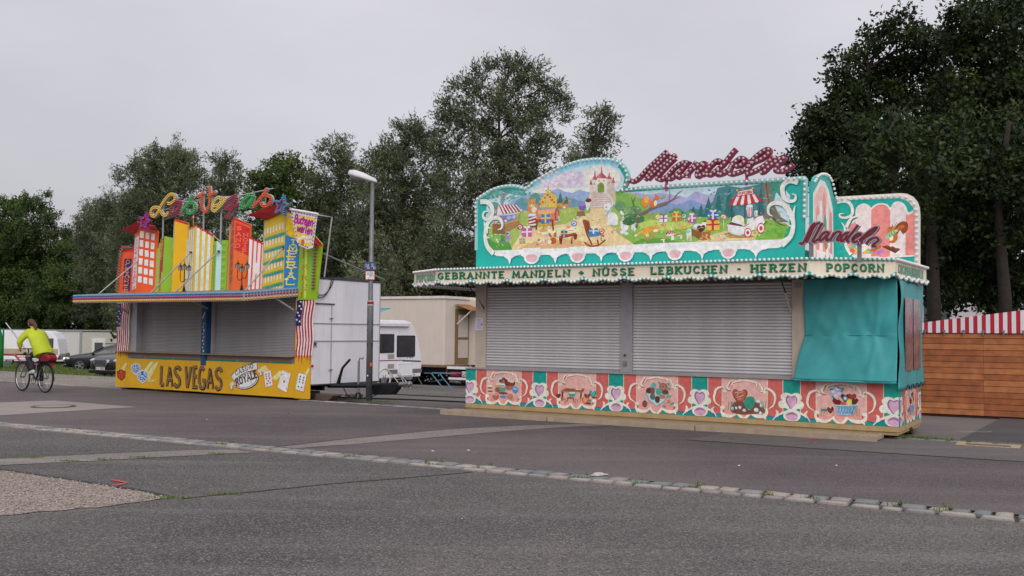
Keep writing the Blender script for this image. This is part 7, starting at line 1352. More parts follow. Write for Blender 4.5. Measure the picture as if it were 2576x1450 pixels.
pic.scatter(18, -6.45, -6.2, 3.24, 3.34, SWEETS, .012, .024, .5, 1).scatter(16, -4.9, -4.72, 3.38, 3.5, SWEETS, .012, .024, .5, 2).scatter(30, -3.2, -2.7, 3.18, 3.27, SWEETS, .012, .024, .5, 3)
pic.scatter(30, -3.95, -3.3, 3.36, 3.62, ['f4f1ea', 'e8c84a', 'd87a9a', '6f9f45', 'a5c25c'], .01, .014, .9, 4).scatter(24, -3.9, -2.8, 3.56, 3.72, ['3f7348', '8cb46a', 'b7cb7c'], .02, .03, .35, 5).scatter(26, -4.7, -4.32, 3.52, 3.84, ['2f5a3c', '86ad70', 'a3bf86'], .025, .035, .28, 6)
pic.build('mural_painting', AB, front_of(-.003), 0.0004)
for p in along(top[2:], .088, .05):
 BULBS.append((p[0], -.035, p[1]))
# box of the roof behind the boards
MB().bx(-7.7, -1.5, .06, 1.9, 2.71, 3.0).obj('roof_box', M_white, AB)
# wing board at right angles, and the set-back right board
wing = [(max(0.06, y / 1000), z / 1000) for y, z in WING]
wing[0] = (wing[0][0], 2.71)
wing[-1] = (1.59, 2.71)
MB().prism(wing, -1.372, -1.325, ax='yz').obj('wing_board', M_teal, AB)
pic = Picture()
zz_ = lambda t: 2.75 + t
pic.poly('efe6d6', [(.12, 2.74), (.12, 3.9), (.3, 4.02), (.6, 4.2), (.9, 4.2), (1.15, 4.1), (1.3, 3.95), (1.45, 3.8), (1.5, 2.74)])
pic.poly('e0b3ad', [(.2, 2.78), (.2, 3.85), (.45, 4.0), (.6, 4.1), (.9, 4.1), (1.05, 4.0), (1.2, 3.8), (1.4, 3.7), (1.42, 2.78)])
for k, c_ in enumerate(('d98782', 'e9dcdc', 'd98782', 'e9dcdc', 'd98782')):
 x = .3 + k * .22
 pic.poly(c_, [(x, 2.8), (x, 3.6 + .12 * (k in (1, 2, 3)) + .15 * (k == 2)), (x + .04, 3.7 + .12 * (k in (1, 2, 3)) + .15 * (k == 2)), (x + .11, 3.74 + .12 * (k in (1, 2, 3)) + .15 * (k == 2)), (x + .18, 3.7 + .12 * (k in (1, 2, 3)) + .15 * (k == 2)), (x + .2, 2.8)])
pic.ell('b8d8d0', (.5, 3.5), (.14, 0), (0, .1))
pic.ell('3f9a88', (.9, 3.45), (.1, 0), (0, .2))
pic.ell('c98a6a', (.75, 3.3), (.12, 0), (0, .16))
pic.ell('a9703e', (.95, 3.15), (.12, 0), (0, .1))
pic.ell('cfe0e0', (1.15, 3.2), (.1, 0), (0, .14))
for k in range(4):
 pic.poly('f0e8dc', [(.3 + k * .3, 3.0), (.45 + k * .3, 2.76), (.6 + k * .3, 3.0)])
pic.build('wing_painting', AB, side_of(-1.325))
for p in along(wing[1:-1], .1, .06):
 BULBS.append((-1.29, p[0], p[1]))
ro = [(x / 1000, z / 1000) for x, z in OUT['right_panel']]
ro[0] = (ro[0][0], 2.71)
ro[-1] = (ro[-1][0], 2.71)
MB().prism(ro, 1.6, 1.65).obj('right_board', M_white, AB)
pic = Picture().load(ART['right_panel'])
for i, (c_, pv, pf) in enumerate(pic.items):
 pic.items[i] = (c_, [(x, max(z, 2.712)) for x, z in pv], pf)
pic.build('right_painting', AB, front_of(1.6))
inner = [(x + (.045 if x < -.6 else -.045), z - .045) for x, z in ro[2:-1]]
for p in along(inner + [(ro[-1][0] - .045, 2.8)], .095, .04):
 BULBS.append((p[0], 1.57, p[1]))
# bulbs: the first 300 singly
BULBS.sort(key=lambda p: (Matrix.Rotation(R(-31.4), 3, 'Z') @ Vector(p) + AB.location).length)
for p in BULBS[:300]:
 link('bulb', bulbs_small, M_bulb, AB, p)
if len(BULBS) > 300:
 b = MB()
 for p in BULBS[300:]:
  b.ball(p, .026, 7, 4)
 b.obj('bulb_string', M_bulb, AB, True, 'stuff')
b = MB()
for y, z in ((-.5, 2.52), (-.1, 2.52)):
 for k in range(56):
  b.ball((-8.15 + k * .125, y, z), .03, 6, 4)
for k in range(26):
 t = k / 25
 b.ball((-9.0, -.25 + t * 2.1, 2.50), .035, 6, 4)
b.obj('soffit_bulbs', M_bulb, AB, True, 'stuff')

# big script sign with bulbs on stilts


def channel_letters(name, strokes, w, y0, depth, m_side, m_face, parent):
 b = MB()
 for i, s_ in enumerate(strokes):
  pl = smooth_pts(s_, False, 5)
  rb = ribbon(pl, w)
  e = .0006 * i
  n = len(rb)
  vs = [(p[0], y0 - e, p[1]) for ab in rb for p in ab] + [(p[0], y0 + depth + e, p[1]) for ab in rb for p in ab]
  B2 = 2 * n
  fs = [(2 * k, 2 * k + 1, 2 * k + 3, 2 * k + 2) for k in range(n - 1)]
  sf = [(2 * k, 2 * k + 2, B2 + 2 * k + 2, B2 + 2 * k) for k in range(n - 1)] + [(2 * k + 1, B2 + 2 * k + 1, B2 + 2 * k + 3, 2 * k + 3) for k in range(n - 1)] + [(0, B2, B2 + 1, 1), (2 * n - 2, 2 * n - 1, B2 + 2 * n - 1, B2 + 2 * n - 2)]
  bk = [(B2 + 2 * k, B2 + 2 * k + 2, B2 + 2 * k + 3, B2 + 2 * k + 1) for k in range(n - 1)]
  b.add(vs, fs, 1)
  b.add(vs, sf + bk, 0)
 me = b.mesh(name, fix=False)
 o = link(name, me, [m_side, m_face], parent)
 return o


MS = [[(x / 1000, z / 1000) for x, z in s_] for s_ in SCRIPT_SIGN]
M_pface = mat('plum_face', '7a2348', .5, var=.1)
sg = channel_letters('script_sign', MS, .072, -.05, .1, mat('plum_side', 'a83a68', .4, var=.1), M_pface, AB)
b = MB()
for s_ in MS:
 pl = smooth_pts(s_, False, 5)
 for p in along(pl, .075, .02):
  b.ball((p[0], -.062, p[1]), (.024, .014, .024), 7, 4)
b.obj('sign_bulbs', mat('sign_bulb', 'b5aba2', .3, var=.05), sg, True, 'stuff')
for x in (-3.83, -2.39):
 MB().bx(x - .022, x + .022, -.02, .02, 4.1, 4.36).obj('stilt', mat('plum_side', '9c2f5e'), sg)
MB().tube([(-3.5, 0, 4.47), (-2.0, 0, 4.53)], .018, 8).obj('cross_bar', mat('plum_side', '9c2f5e'), sg)
# small chrome script sign on the canopy corner
SS = [[(x / 1000, z / 1000) for x, z in s_] for s_ in SMALL_SIGN]
s2 = channel_letters('chrome_sign', SS, .068, -.72, .06, M_plum, M_chrome, AB)
b = MB()
for i, s_ in enumerate(SS):
 rb = ribbon(smooth_pts(s_, False, 5), .034)
 b.add([(p[0], -.732 - .0006 * i, p[1]) for ab in rb for p in ab], [(2 * k, 2 * k + 1, 2 * k + 3, 2 * k + 2) for k in range(len(rb) - 1)])
b.obj('sign_inlay', mat('plum_inlay', '74202f', .25, var=.15), s2)
for x in (-1.15, -.43):
 MB().bx(x - .03, x + .03, -.69, -.65, 2.70, 3.02).obj('stilt', M_steel, s2)

# tarpaulin over the popcorn end


def cloth(name, fn, nu, nv, m, parent, seed=0):
 vs = [fn(i / nu, j / nv) for j in range(nv + 1) for i in range(nu + 1)]
 fs = [(j * (nu + 1) + i, j * (nu + 1) + i + 1, (j + 1) * (nu + 1) + i + 1, (j + 1) * (nu + 1) + i) for j in range(nv) for i in range(nu)]
 me = bpy.data.meshes.new(name)
 me.from_pydata(vs, [], fs)
 me.polygons.foreach_set('use_smooth', [True] * len(fs))
 o = link(name, me, m, parent)
 md = o.modifiers.new('thick', 'SOLIDIFY')
 md.thickness = .006
 return o


def tarp_front(u, v):
 z = 2.50 - v * 1.62
 x0 = -1.435 - max(0, (1.6 - z)) * .19 - .01 * math.sin(v * 9)
 x1 = -.005 + .0 * v
 x = x0 + (x1 - x0) * u
 y = -.02 - max(0, 1.62 - z) * .16
 y += .008 * math.sin(u * 9 + 3 * math.sin(v * 5)) * (.3 + v) + .014 * math.sin(u * 17 - v * 9) * max(0, u - .45) * (1 - abs(v - .45)) + .003 * math.sin(u * 31 + v * 13)
 for c0, sl, wd, am in ((.1, .7, .07, .012), (.32, .45, .05, .008), (.55, .3, .045, .010), (.8, -.1, .03, .014), (.7, .25, .04, .010), (.92, -.35, .03, .014), (.2, -.1, .05, .006)):
  y -= am * math.exp(-((u - c0 - sl * (v - .3)) / wd) ** 2) * (.35 + .65 * math.sin(math.pi * min(1, max(0, v))))
 y += .0022 * math.sin(u * 57 + v * 21) + .005 * math.sin(v * 23 + 9 * u) * max(0, u - .6)
 y += .01 * math.cos(u * 23) * math.exp(-((v - .56) / .03) ** 2)
 return (x, y, z)


tf_ = cloth('tarpaulin', tarp_front, 72, 60, M_tarp, AB)
MB().tube([(-1.57, -.14, .872), (-.01, -.14, .872)], .014, 8).obj('hem_rod', M_tarp, tf_)
MB().tube([(-1.43, -.034, 1.6), (-.4, -.038, 1.6), (-.01, -.034, 1.6)], .006, 6).obj('seam', M_tarp, tf_)


def tarp_side(u, v):
 z = 2.46 - v * 1.70
 y = -.02 + u * 2.12
 x = .02 + .012 * math.sin(u * 14 + v * 6) + .02 * math.sin(v * 11) * max(0, .2 - u) * 5 + .015 * max(0, v - .9) * math.sin(u * 40) * 3 + .05 * max(0, v - .8)
 y -= .12 * max(0, v - .0) * (1 - u) * .6
 return (x, y, z)


ts = cloth('side_tarpaulin', tarp_side, 30, 34, M_tarp, AB)
M_clear = mat('clear_window_film', '7d666b', .18, var=.5, vscale=5, spec=.6, bump=.3, bscale=10)
for a, c_ in ((.32, .98), (1.06, 1.72)):
 MB().bx(.044, .05, a, c_, 1.05, 2.2).obj('window_film', M_clear, ts)
for k in range(9):
 MB().box((.07, .3 + k * .2, .79), (.012, .12, .012), Matrix.Rotation(.6 * (-1) ** k, 3, 'X')).obj('lacing', M_rubber, ts)
# flap stays, support feet, castor
for x in (-7.62, -1.66):
 MB().tube([(x, -.7, 2.58), (x, .0, 2.05)], .012, 6).obj('gas_strut', M_rubber, AB)
 MB().tube([(x, -.3, 2.27), (x, .0, 1.98)], .02, 8).obj('strut_sleeve', M_post, AB)
for x in (-.35, -2.6, -5.0, -7.6):
 MB().bx(x - .1, x + .1, .05, .25, 0.0, .06).obj('support_block', mat('support_wood', '5a5048', .9), AB)
MB().bx(-.2, .0, 1.3, 1.5, 0, .06).obj('support_block', mat('support_wood', '5a5048', .9), AB)
MB().torus((.0, 1.05, .06), .045, .018, (1, 0, 0), 16, 6).obj('castor', M_rubber, AB)
# notice on the post
nt_ = empty('paper_notice', (0, 0, 0), 0, 'white printed notice on left cream post of sweets booth', 'notice')
nt_.location = (Matrix.Translation(AB.location) @ Matrix.Rotation(R(-31.4), 4, 'Z')) @ Vector((-7.735, .004, 1.62))
nt_.rotation_euler = (0, 0, R(-31.4))
MB().bx(-.085, .085, -.003, 0, 0, .24).obj('sheet', mat('paper', 'd2cddc', .7, var=.03), nt_)
pic = Picture()
for k in range(9):
 pic.stroke('77739a' if k % 4 else '9a4a6a', .006, [(-.06 + .01 * (k % 3), .21 - k * .022), (.06 - .012 * (k % 2), .21 - k * .022)])
pic.poly('2a2230', [(.05, .1), (.075, .1), (.075, .13), (.05, .13)])
pic.build('print', nt_, front_of(-.003))
# wooden step along the booth
WS = empty('wooden_step', (5.9666, 15.2448, 0), R(-31.4), 'long low tan slatted step in front of the sweets booth', 'step')
M_step = mat('step_board', 'a08f7a', .6, var=.15, vscale=6, dirt=.2)
for a, c_ in ((-8.24, -5.9), (-5.88, -3.1), (-3.08, -.22)):
 sec = MB().bx(a, c_, -.56, -.50, .0, .085).bx(a, c_, -.50, -.03, .02, .07).obj('step_section', M_step, WS)
 n = int((c_ - a) / .075)
 rm = MB().bx(-.022, .022, -.5, -.03, .07, .083).mesh('rib')
 for k in range(n):
  link('rib', rm, M_step, sec, (a + (k + .5) * (c_ - a) / n, 0, 0))

# ------------------------------------------------------------------ can-throwing booth (left): a trailer with a painted skyline
M_yellow = mat('yellow_panel', 'd9a51c', 0.4, var=0.1, vscale=1.6, dirt=0.08)
M_twhite = mat('trailer_white', 'dbd9df', 0.4, var=0.05, vscale=2, dirt=0.18)
M_lgrey = mat('light_grey_metal', 'a9a7a8', 0.45, 0.3, var=0.1)
M_pinkbd = mat('pink_board', '8c6f6c', .6, var=.1)
M_bluep = mat('blue_post', '1f4a74', .5, var=.2, vscale=8)
M_counter = mat('worn_counter', '8d8168', .7, var=.3, vscale=9, dirt=.5)
M_black = mat('black_metal', '1b1b1d', .5, .3)
M_bb = mat('blue_bulb', '2a86b8', .25, spec=.6)
M_bm = mat('magenta_bulb', '9c2f78', .25, spec=.6)
M_by = mat('yellow_bulb', 'd8a23a', .25, spec=.6)
M_bg = mat('green_bulb', '2a9a7c', .25, spec=.6)
M_br = mat('red_bulb', 'a8282c', .25, spec=.6)

CB = empty('can_throwing_booth', (-4.564, 22.4447, 0), R(-33), 'yellow can-throwing booth trailer with painted casino skyline and closed shutters', 'fair booth')
XL = -7.08
# painted lower panels and end posts
MB().bx(XL, -6.602, 0, .03, .045, 2.27).obj('end_panel', M_yellow, CB)
MB().bx(-6.598, -3.632, 0.002, .03, .045, .80).obj('front_panel', M_yellow, CB)
MB().bx(-3.628, -.482, 0.002, .03, .04, .81).obj('front_panel', M_yellow, CB)
MB().bx(-.478, .0, 0, .03, .03, 2.42).obj('end_panel', M_yellow, CB)
pic = Picture().load(ART['lv_panel'])
pic.build('panel_painting', CB, front_of(-.001))
Picture().load(ART['flag_r']).build('flag_painting', CB, front_of(-.001))
Picture().load(ART['flag_l']).build('flag_painting', CB, front_of(-.001))
# counter and the boards below it
MB().bx(-6.6, -.5, .03, .08, .80, .965).obj('counter_front', M_pinkbd, CB)
for a, c_ in ((-6.5, -5.95), (-5.85, -4.85), (-4.75, -3.8), (-3.5, -2.5), (-2.4, -1.35), (-1.25, -.6)):
 MB().bx(a, c_, .018, .029, .815, .85).obj('teal_strip', mat('teal_strip', '1f7a68', .5), CB)
for a, c_ in ((-6.95, -4.2), (-4.18, -3.4), (-3.38, -.52)):
 MB().bx(a, c_, -.12, .27, .966, .99).obj('counter_board', M_counter, CB, bevel=.004)
# recess: jambs, centre post, shutters
MB().bx(-6.6, -6.28, .04, .3, .99, 2.45).obj('jamb', M_lgrey, CB)
MB().bx(-6.34, -6.28, .02, .04, .99, 2.4).obj('jamb_channel', M_lgrey, CB)
MB().bx(-.5, -.44, .04, .3, .99, 2.45).obj('jamb', M_lgrey, CB)
MB().bx(-3.70, -3.52, -.02, .18, .70, 2.42).obj('centre_post', M_bluep, CB, bevel=.01)
MB().bx(-3.50, -3.42, .12, .2, .99, 2.42).obj('shutter_channel', M_lgrey, CB)
pic = Picture()
for k in range(9):
 pic.ell(['d8d0c0', 'c9a83a', '8fa8c4'][k % 3], (-3.61 + .015 * (-1) ** k, 1.05 + k * .085), (.02, 0), (0, .03))
pic.stroke('c9c9d0', .035, [(-3.66, 1.85), (-3.57, 2.0)])
pic.build('post_painting', CB, front_of(-.02))
ns2 = 40
H2 = (2.45 - 1.0) / ns2
M_slat = mat('dull_slat', '9c9a9c', 0.4, 0.25, var=0.12, vscale=3)
prof2 = [(0.0, 0.0), (-.008, .004), (-.011, H2 * .4), (-.008, H2 * .8), (0.0, H2 * .97)]
for x0, x1 in ((-6.279, -3.69), (-3.418, -.505)):
 sh = MB().bx(x0, x1, .19, .23, .991, 1.0).obj('roller_shutter', M_lgrey, CB)
 sm_ = slat_mesh(x0, x1, prof2)
 for k in range(ns2):
  link('slat', sm_, None, sh, (0, .21, 1.0 + k * H2))
# trailer body behind
MB().bx(-7.0, -.032, .31, 2.37, .36, 2.78).obj('trailer_body', M_twhite, CB)
MB().bx(-.03, -.003, .05, 2.37, .36, 2.76).obj('end_wall', M_twhite, CB)
MB().bx(-.06, .012, .03, 2.39, .33, .359).obj('floor_rail', mat('dark_rail', '4a4a4e', .5, .3), CB)
MB().bx(-7.02, .02, .03, 2.41, 2.781, 2.81).obj('roof_edge', mat('dark_rail', '4a4a4e'), CB)
MB().bx(-.025, .004, 2.372, 2.40, .36, 2.78).obj('corner_trim', M_lgrey, CB)
for z in (1.75, 1.345):
 MB().bx(-.002, .012, .06, 2.37, z - .012, z + .012).obj('seam_rail', M_lgrey, CB)
MB().bx(-.002, .010, .66, .685, .37, 2.19).obj('door_edge', M_lgrey, CB)
MB().bx(-.002, .022, .1, .76, 2.19, 2.215).obj('drip_rail', mat('dark_rail', '4a4a4e'), CB)
for z in (1.87, .68):
 MB().tube([(.012, .6, z), (.03, .62, z), (.03, .7, z)], .014, 8).obj('door_hinge', M_steel, CB)
MB().bx(-.002, .02, .08, .2, 1.22, 1.33).obj('socket_box', M_lgrey, CB)
MB().bx(.0205, .03, .1, .15, 1.25, 1.31).obj('socket_cap', M_black, CB)
MB().tube([(-.0, .06, .78), (.03, .06, .78)], .03, 10).obj('marker_lamp', M_br, CB)
MB().bx(-.05, .03, .14, .22, 2.38, 2.46).obj('junction_box', M_lgrey, CB)
MB().tube(smooth_pts([(.02, .2, 2.40), (.04, .4, 2.42), (.03, .62, 2.62), (.0, .72, 2.80), (.02, .66, 2.82), (.05, .5, 2.5), (.05, .3, 2.34), (.02, .16, 2.36)], False), .011, 6).obj('cable', M_black, CB, True)
MB().bx(-1.5, -.4, 1.2, 1.9, 2.811, 2.87).obj('roof_hatch', mat('dark_rail', '4a4a4e'), CB)
# running gear: chassis, wheels, drawbar with hitch, jockey wheel and brake lever
MB().bx(-6.8, -.1, .5, .6, .2, .33).bx(-6.8, -.1, 1.7, 1.8, .2, .33).obj('chassis_rail', M_black, CB)
for x in (-3.9, -3.1):
 for y in (.55, 2.0):
  w = MB().torus((x, y, .28), .2, .085, (0, 1, 0), 24, 8).obj('wheel', M_rubber, CB, True)
  MB().tube([(x, y - .06, .28), (x, y + .06, .28)], .15, 16).obj('rim', M_steel, w)
MB().bx(-6.9, -.06, .06, .4, .06, .2).obj('under_skirt', mat('dark_gap', '15141a', .9), CB)
db = MB().tube([(-.1, .7, .3), (1.1, 1.12, .33)], .05, 8).tube([(-.1, 1.6, .3), (1.1, 1.16, .33)], .05, 8).tube([(.9, 1.14, .33), (1.75, 1.14, .38)], .055, 8).obj('drawbar', M_black, CB)
MB().tube([(1.7, 1.14, .38), (1.95, 1.14, .41)], [.06, .04], 8).ball((1.98, 1.14, .40), .065, 8, 6).tube([(1.8, 1.14, .43), (1.72, 1.14, .56), (1.62, 1.14, .6)], .014, 6).obj('hitch', M_steel, db)
MB().prism([(.95, .12), (1.5, .14), (1.72, .36), (.9, .36)], 1.05, 1.25).obj('drawbar_box', M_black, db)
MB().tube([(.62, .95, .02), (.62, .95, .88)], .028, 10).tube([(.62, .95, .88), (.66, .93, .95), (.78, .9, .94), (.8, .9, .98)], .014, 8).obj('jockey_mast', M_steel, db)
MB().torus((.62, .95, .09), .06, .03, (0, 1, 0), 16, 8).obj('jockey_wheel', M_rubber, db)
MB().tube([(.02, .9, .28), (.1, .88, .5), (.2, .86, .72), (.46, .82, .92)], [.05, .035, .03, .03], 8).obj('brake_lever', M_black, db)
MB().tube(smooth_pts([(.2, .9, .26), (.5, .8, .06), (.9, .9, .04), (1.3, 1.0, .2)], False), .012, 6).obj('brake_cable', M_black, db, True)
MB().bx(.25, .45, 1.0, 1.2, .0, .05).bx(.2, .5, .95, 1.25, .051, .1).obj('support_block', mat('support_wood', '5a5048'), CB)
b = MB()
for k in range(4):
 b.bx(-.45 + .03 * k, .35 + .05 * k, .25, .55, .002 + k * .035, .033 + k * .035)
b.obj('packing_planks', mat('support_wood', '5a5048'), CB)
for x in (-6.0, -4.9):
 MB().bx(x, x + .05, .05, .1, .0, .06).obj('foot', M_black, CB)

# awning flap with three rows of coloured bulbs
A0, A1, A2, A3 = (-6.6, 0.0, 2.53), (-7.2, -1.2, 2.43), (-.88, -1.2, 2.43), (-.42, 0.0, 2.565)
b = MB()
b.add([A0, A1, A2, A3] + [(x, y, z - .03) for x, y, z in (A0, A1, A2, A3)], [(0, 1, 2, 3), (7, 6, 5, 4), (0, 4, 5, 1), (1, 5, 6, 2), (2, 6, 7, 3), (3, 7, 4, 0)])
aw = b.obj('awning_flap', mat('awning_grey', '77716d', .6, var=.15, vscale=3), CB)
edges = [(A1, A2), (A2, A3), (A0, A1)]
for i, (p, q) in enumerate(edges):
 d = Vector(q) - Vector(p)
 n = Vector((d.y, -d.x, 0)).normalized() * .012
 b = MB()
 vs = []
 for e in (p, q):
  for s_ in (-1, 1):
   vs += [Vector(e) + n * s_ + Vector((0, 0, .005)), Vector(e) + n * s_ + Vector((0, 0, -.205))]
 b.add(vs, [(0, 1, 3, 2), (4, 6, 7, 5), (0, 4, 5, 1), (2, 3, 7, 6), (0, 2, 6, 4), (1, 5, 7, 3)])
 b.obj('awning_fascia', M_lgrey, aw)
 if i < 2:
  l = d.length
  for m_, dz in ((M_bb, -.03), (M_bm, -.095), (M_by, -.165)):
   b = MB()
   N = int(l / .075)
   for k in range(N):
    c_ = Vector(p) + d * ((k + .5) / N) + n * 1.9 + Vector((0, 0, dz))
    b.ball(c_, (.031, .031, .027), 6, 4)
   b.obj('bulb_row', m_, aw, True, 'stuff')
b = MB()
for k in range(34):
 b.ball((-7.0 + k * .18, -.9, 2.40), .03, 6, 4)
b.obj('under_bulbs', M_lgrey, aw, True, 'stuff')
for p, q in (((-6.62, .0, 2.0), (-6.85, -.6, 2.38)), ((-3.5, .0, 2.1), (-3.62, -.7, 2.38)), ((-.55, .0, 2.05), (-.72, -.6, 2.40))):
 MB().tube([p, q], .022, 8).obj('awning_stay', M_lgrey, aw)
# tie rods from the skyline to the awning
for p, q in (((-6.52, -.95, 2.46), (-6.03, -.02, 3.47)), ((-4.44, -.95, 2.46), (-3.98, -.17, 3.49)), ((-3.56, -.95, 2.45), (-3.07, -.07, 3.49)), ((-1.12, -.95, 2.47), (-.75, -.17, 3.49))):
 r_ = MB().tube([p, q], .017, 8).obj('tie_rod', M_steel, CB)
 MB().box(q, (.05, .05, .05)).obj('rod_bracket', mat('rust', '5a3c30', .8), r_)

# ---- skyline: each painted tower a folded board


def line_x(a, c_, z):
 t = (z - a[1]) / (c_[1] - a[1]) if abs(c_[1] - a[1]) > 1e-6 else 0
 return a[0] + (c_[0] - a[0]) * t


FOLD = .16
PICS = {}
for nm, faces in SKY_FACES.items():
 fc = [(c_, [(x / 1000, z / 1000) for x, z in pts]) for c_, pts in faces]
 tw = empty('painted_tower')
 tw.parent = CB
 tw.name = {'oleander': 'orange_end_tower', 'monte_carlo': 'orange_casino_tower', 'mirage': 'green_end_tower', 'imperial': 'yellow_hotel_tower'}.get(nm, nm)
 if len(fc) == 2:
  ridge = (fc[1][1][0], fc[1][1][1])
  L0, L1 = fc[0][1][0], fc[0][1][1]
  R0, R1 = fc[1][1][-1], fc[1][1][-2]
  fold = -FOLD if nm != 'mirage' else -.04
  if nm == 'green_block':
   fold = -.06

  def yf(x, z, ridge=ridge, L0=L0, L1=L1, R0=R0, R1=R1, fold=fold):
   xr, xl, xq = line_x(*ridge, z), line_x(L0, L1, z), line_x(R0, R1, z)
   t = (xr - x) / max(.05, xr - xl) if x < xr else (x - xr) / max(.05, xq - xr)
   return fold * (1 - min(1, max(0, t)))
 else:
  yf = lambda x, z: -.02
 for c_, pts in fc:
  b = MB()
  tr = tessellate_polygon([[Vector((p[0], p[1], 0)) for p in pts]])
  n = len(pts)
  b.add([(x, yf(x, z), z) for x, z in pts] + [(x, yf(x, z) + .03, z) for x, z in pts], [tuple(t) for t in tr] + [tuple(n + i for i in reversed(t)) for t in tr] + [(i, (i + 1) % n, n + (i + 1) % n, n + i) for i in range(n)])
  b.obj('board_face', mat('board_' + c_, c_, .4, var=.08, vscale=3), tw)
 PICS[nm] = yf
 key = 'sk_' + nm
 if key in ART:
  pc = Picture().load(ART[key])
  if nm == 'imperial':
   for r_ in range(6):
    for k in range(7):
     x, z = -1.535 + .122 * k - .012 * r_, 3.895 + .017 * k - .288 * r_
     pc.poly('f4efe8', [(x - .028, z - .075), (x + .03, z - .075), (x + .026, z + .075), (x - .026, z + .075)])
   for r_ in range(5):
    x0, z0 = -1.53 - .012 * r_, 3.71 - .288 * r_
    pc.stroke('2fa08a', .05, [(x0, z0), (x0 + .4, z0 + .04), (x0 + .8, z0 + .1)])
    for k in range(10):
     t = k / 9
     x, z = x0 + .8 * t, z0 + .1 * t
     pc.stroke('2f9a8a', .034, [(x, z), (x + .1, z + .075)], 1)
     pc.stroke('2f9a8a', .034, [(x, z), (x + .12, z - .03)], 1)
  pc.build('tower_painting', tw, (lambda x, z, d, yf=yf: (x, yf(x, z) - d - .001, z)))
 if nm in ROOFS:
  pts = [(x / 1000, z / 1000) for x, z in ROOFS[nm]]
  b = MB()
  tr = tessellate_polygon([[Vector((p[0], p[1], 0)) for p in pts]])
  n = len(pts)
  yy = [-.3, -.42, -.3, -.04, -.2, -.04, 0][:n] if nm == 'monte_carlo' else [-.3, -.34, -.4, -.3, -.18, -.04, -.1][:n]
  b.add([(x, y, z) for (x, z), y in zip(pts, yy)] + [(x, y + .03, z + .012) for (x, z), y in zip(pts, yy)], [tuple(t) for t in tr] + [tuple(n + i for i in reversed(t)) for t in tr] + [(i, (i + 1) % n, n + (i + 1) % n, n + i) for i in range(n)])
  b.obj('tower_roof', mat('roof_red', 'b8242c', .45), tw)
# bulb borders of the two end towers
b, b2 = MB(), MB()
for k, p in enumerate(along([(-7.1, 2.6), (-6.97, 3.62), (-6.88, 3.75), (-6.5, 3.74)], .075)):
 b.ball((p[0], -.06, p[1]), .028, 6, 4)
 b2.ball((p[0] + .05, -.06, p[1] - .03), .026, 6, 4)
b.obj('bulb_row', M_br, CB, True, 'stuff')
b2.obj('bulb_row', M_bg, CB, True, 'stuff')
b, b2 = MB(), MB()
for k in range(15):
 z = 2.55 + k * .072
 b.ball((.125 + k * .0035, -.06, z), .027, 6, 4)
 b2.ball((.075 + k * .0035, -.06, z), .027, 6, 4)
for k in range(16):
 b.ball((.0 + (k % 8) * .034, -.06, 3.72 - (k % 8) * .028 - .06 * (k // 8)), .027, 6, 4)
b.obj('bulb_row', M_br, CB, True, 'stuff')
b2.obj('bulb_row', M_bg, CB, True, 'stuff')

# ---- bulb letters, each letter a part, on a pipe frame
names = {'L': 'L', 'a': 'a', 's': 's', 'V': 'V', 'e': 'e', 'g': 'g', 'a2': 'a', 's2': 's'}
for k, (cc, strokes) in LETTERS.items():
 st = [[(x / 1000, z / 1000) for x, z in s_] for s_ in strokes]
 lo = channel_letters('bulb_letter', st, .085, -.12, .05, M_lgrey, mat('letter_tray', '8a8684', .5), CB)
 b = MB()
 for s_ in st:
  pl = smooth_pts(s_, False, 5)
  rb = ribbon(pl, .046)
  for side in (0, 1):
   for p in along([q[side] for q in rb], .052, .026 * side):
    b.ball((p[0], -.145 - .002 * side, p[1]), .021, 6, 4)
 b.obj('letter_bulbs', mat('bulb_' + cc, cc, .25, spec=.6), lo, True, 'stuff')
fr = MB()
for x, z0, z1 in ((-5.28, 2.6, 4.72), (-3.72, 2.6, 4.9), (-3.08, 2.6, 4.75), (-1.55, 2.6, 4.85)):
 fr.tube([(x - .02, .0, z0), (x, .0, z1)], .02, 8)
fr.tube([(-5.3, 0, 4.62), (-4.6, 0, 4.78), (-3.6, 0, 4.84), (-2.5, 0, 4.82), (-1.3, 0, 4.92)], .015, 6).tube([(-5.2, 0, 4.4), (-4.0, 0, 4.62), (-3.0, 0, 4.6), (-2.0, 0, 4.7)], .012, 6).tube([(-3.5, 0, 4.0), (-3.05, 0, 3.7)], .012, 6)
fr.obj('sign_frame', M_lgrey, CB)
# bulb stars


def star_pts(cx, cz, r, rot):
 return [(cx + (r if i % 2 == 0 else r * .45) * math.sin(rot + math.pi / 5 * i), cz + (r if i % 2 == 0 else r * .45) * math.cos(rot + math.pi / 5 * i)) for i in range(10)]


for cx, cz, r_, y, body, m_a, m_b in ((-5.4, 4.30, .25, -.46, '8a2a66', mat('violet_bulb', '8a3a8c', .25), M_bm), (-.52, 4.41, .25, -.46, '4a6a80', mat('cyan_bulb', '2f9ab8', .25), M_bm)):
 sp = star_pts(cx, cz, r_, .25)
 so = MB().prism(sp, y, y + .06).obj('bulb_star', mat('star_' + body, body, .5, var=.25, vscale=10), CB)
 for m_, off in ((m_a, 0), (m_b, .04)):
  b = MB()
  for p in along(sp + sp[:1], .055, off):
   q = (cx + (p[0] - cx) * (.96 if off == 0 else .7), cz + (p[1] - cz) * (.96 if off == 0 else .7))
   b.ball((q[0], y - .02, q[1]), .02, 6, 4)
  b.obj('star_bulbs', m_, so, True, 'stuff')
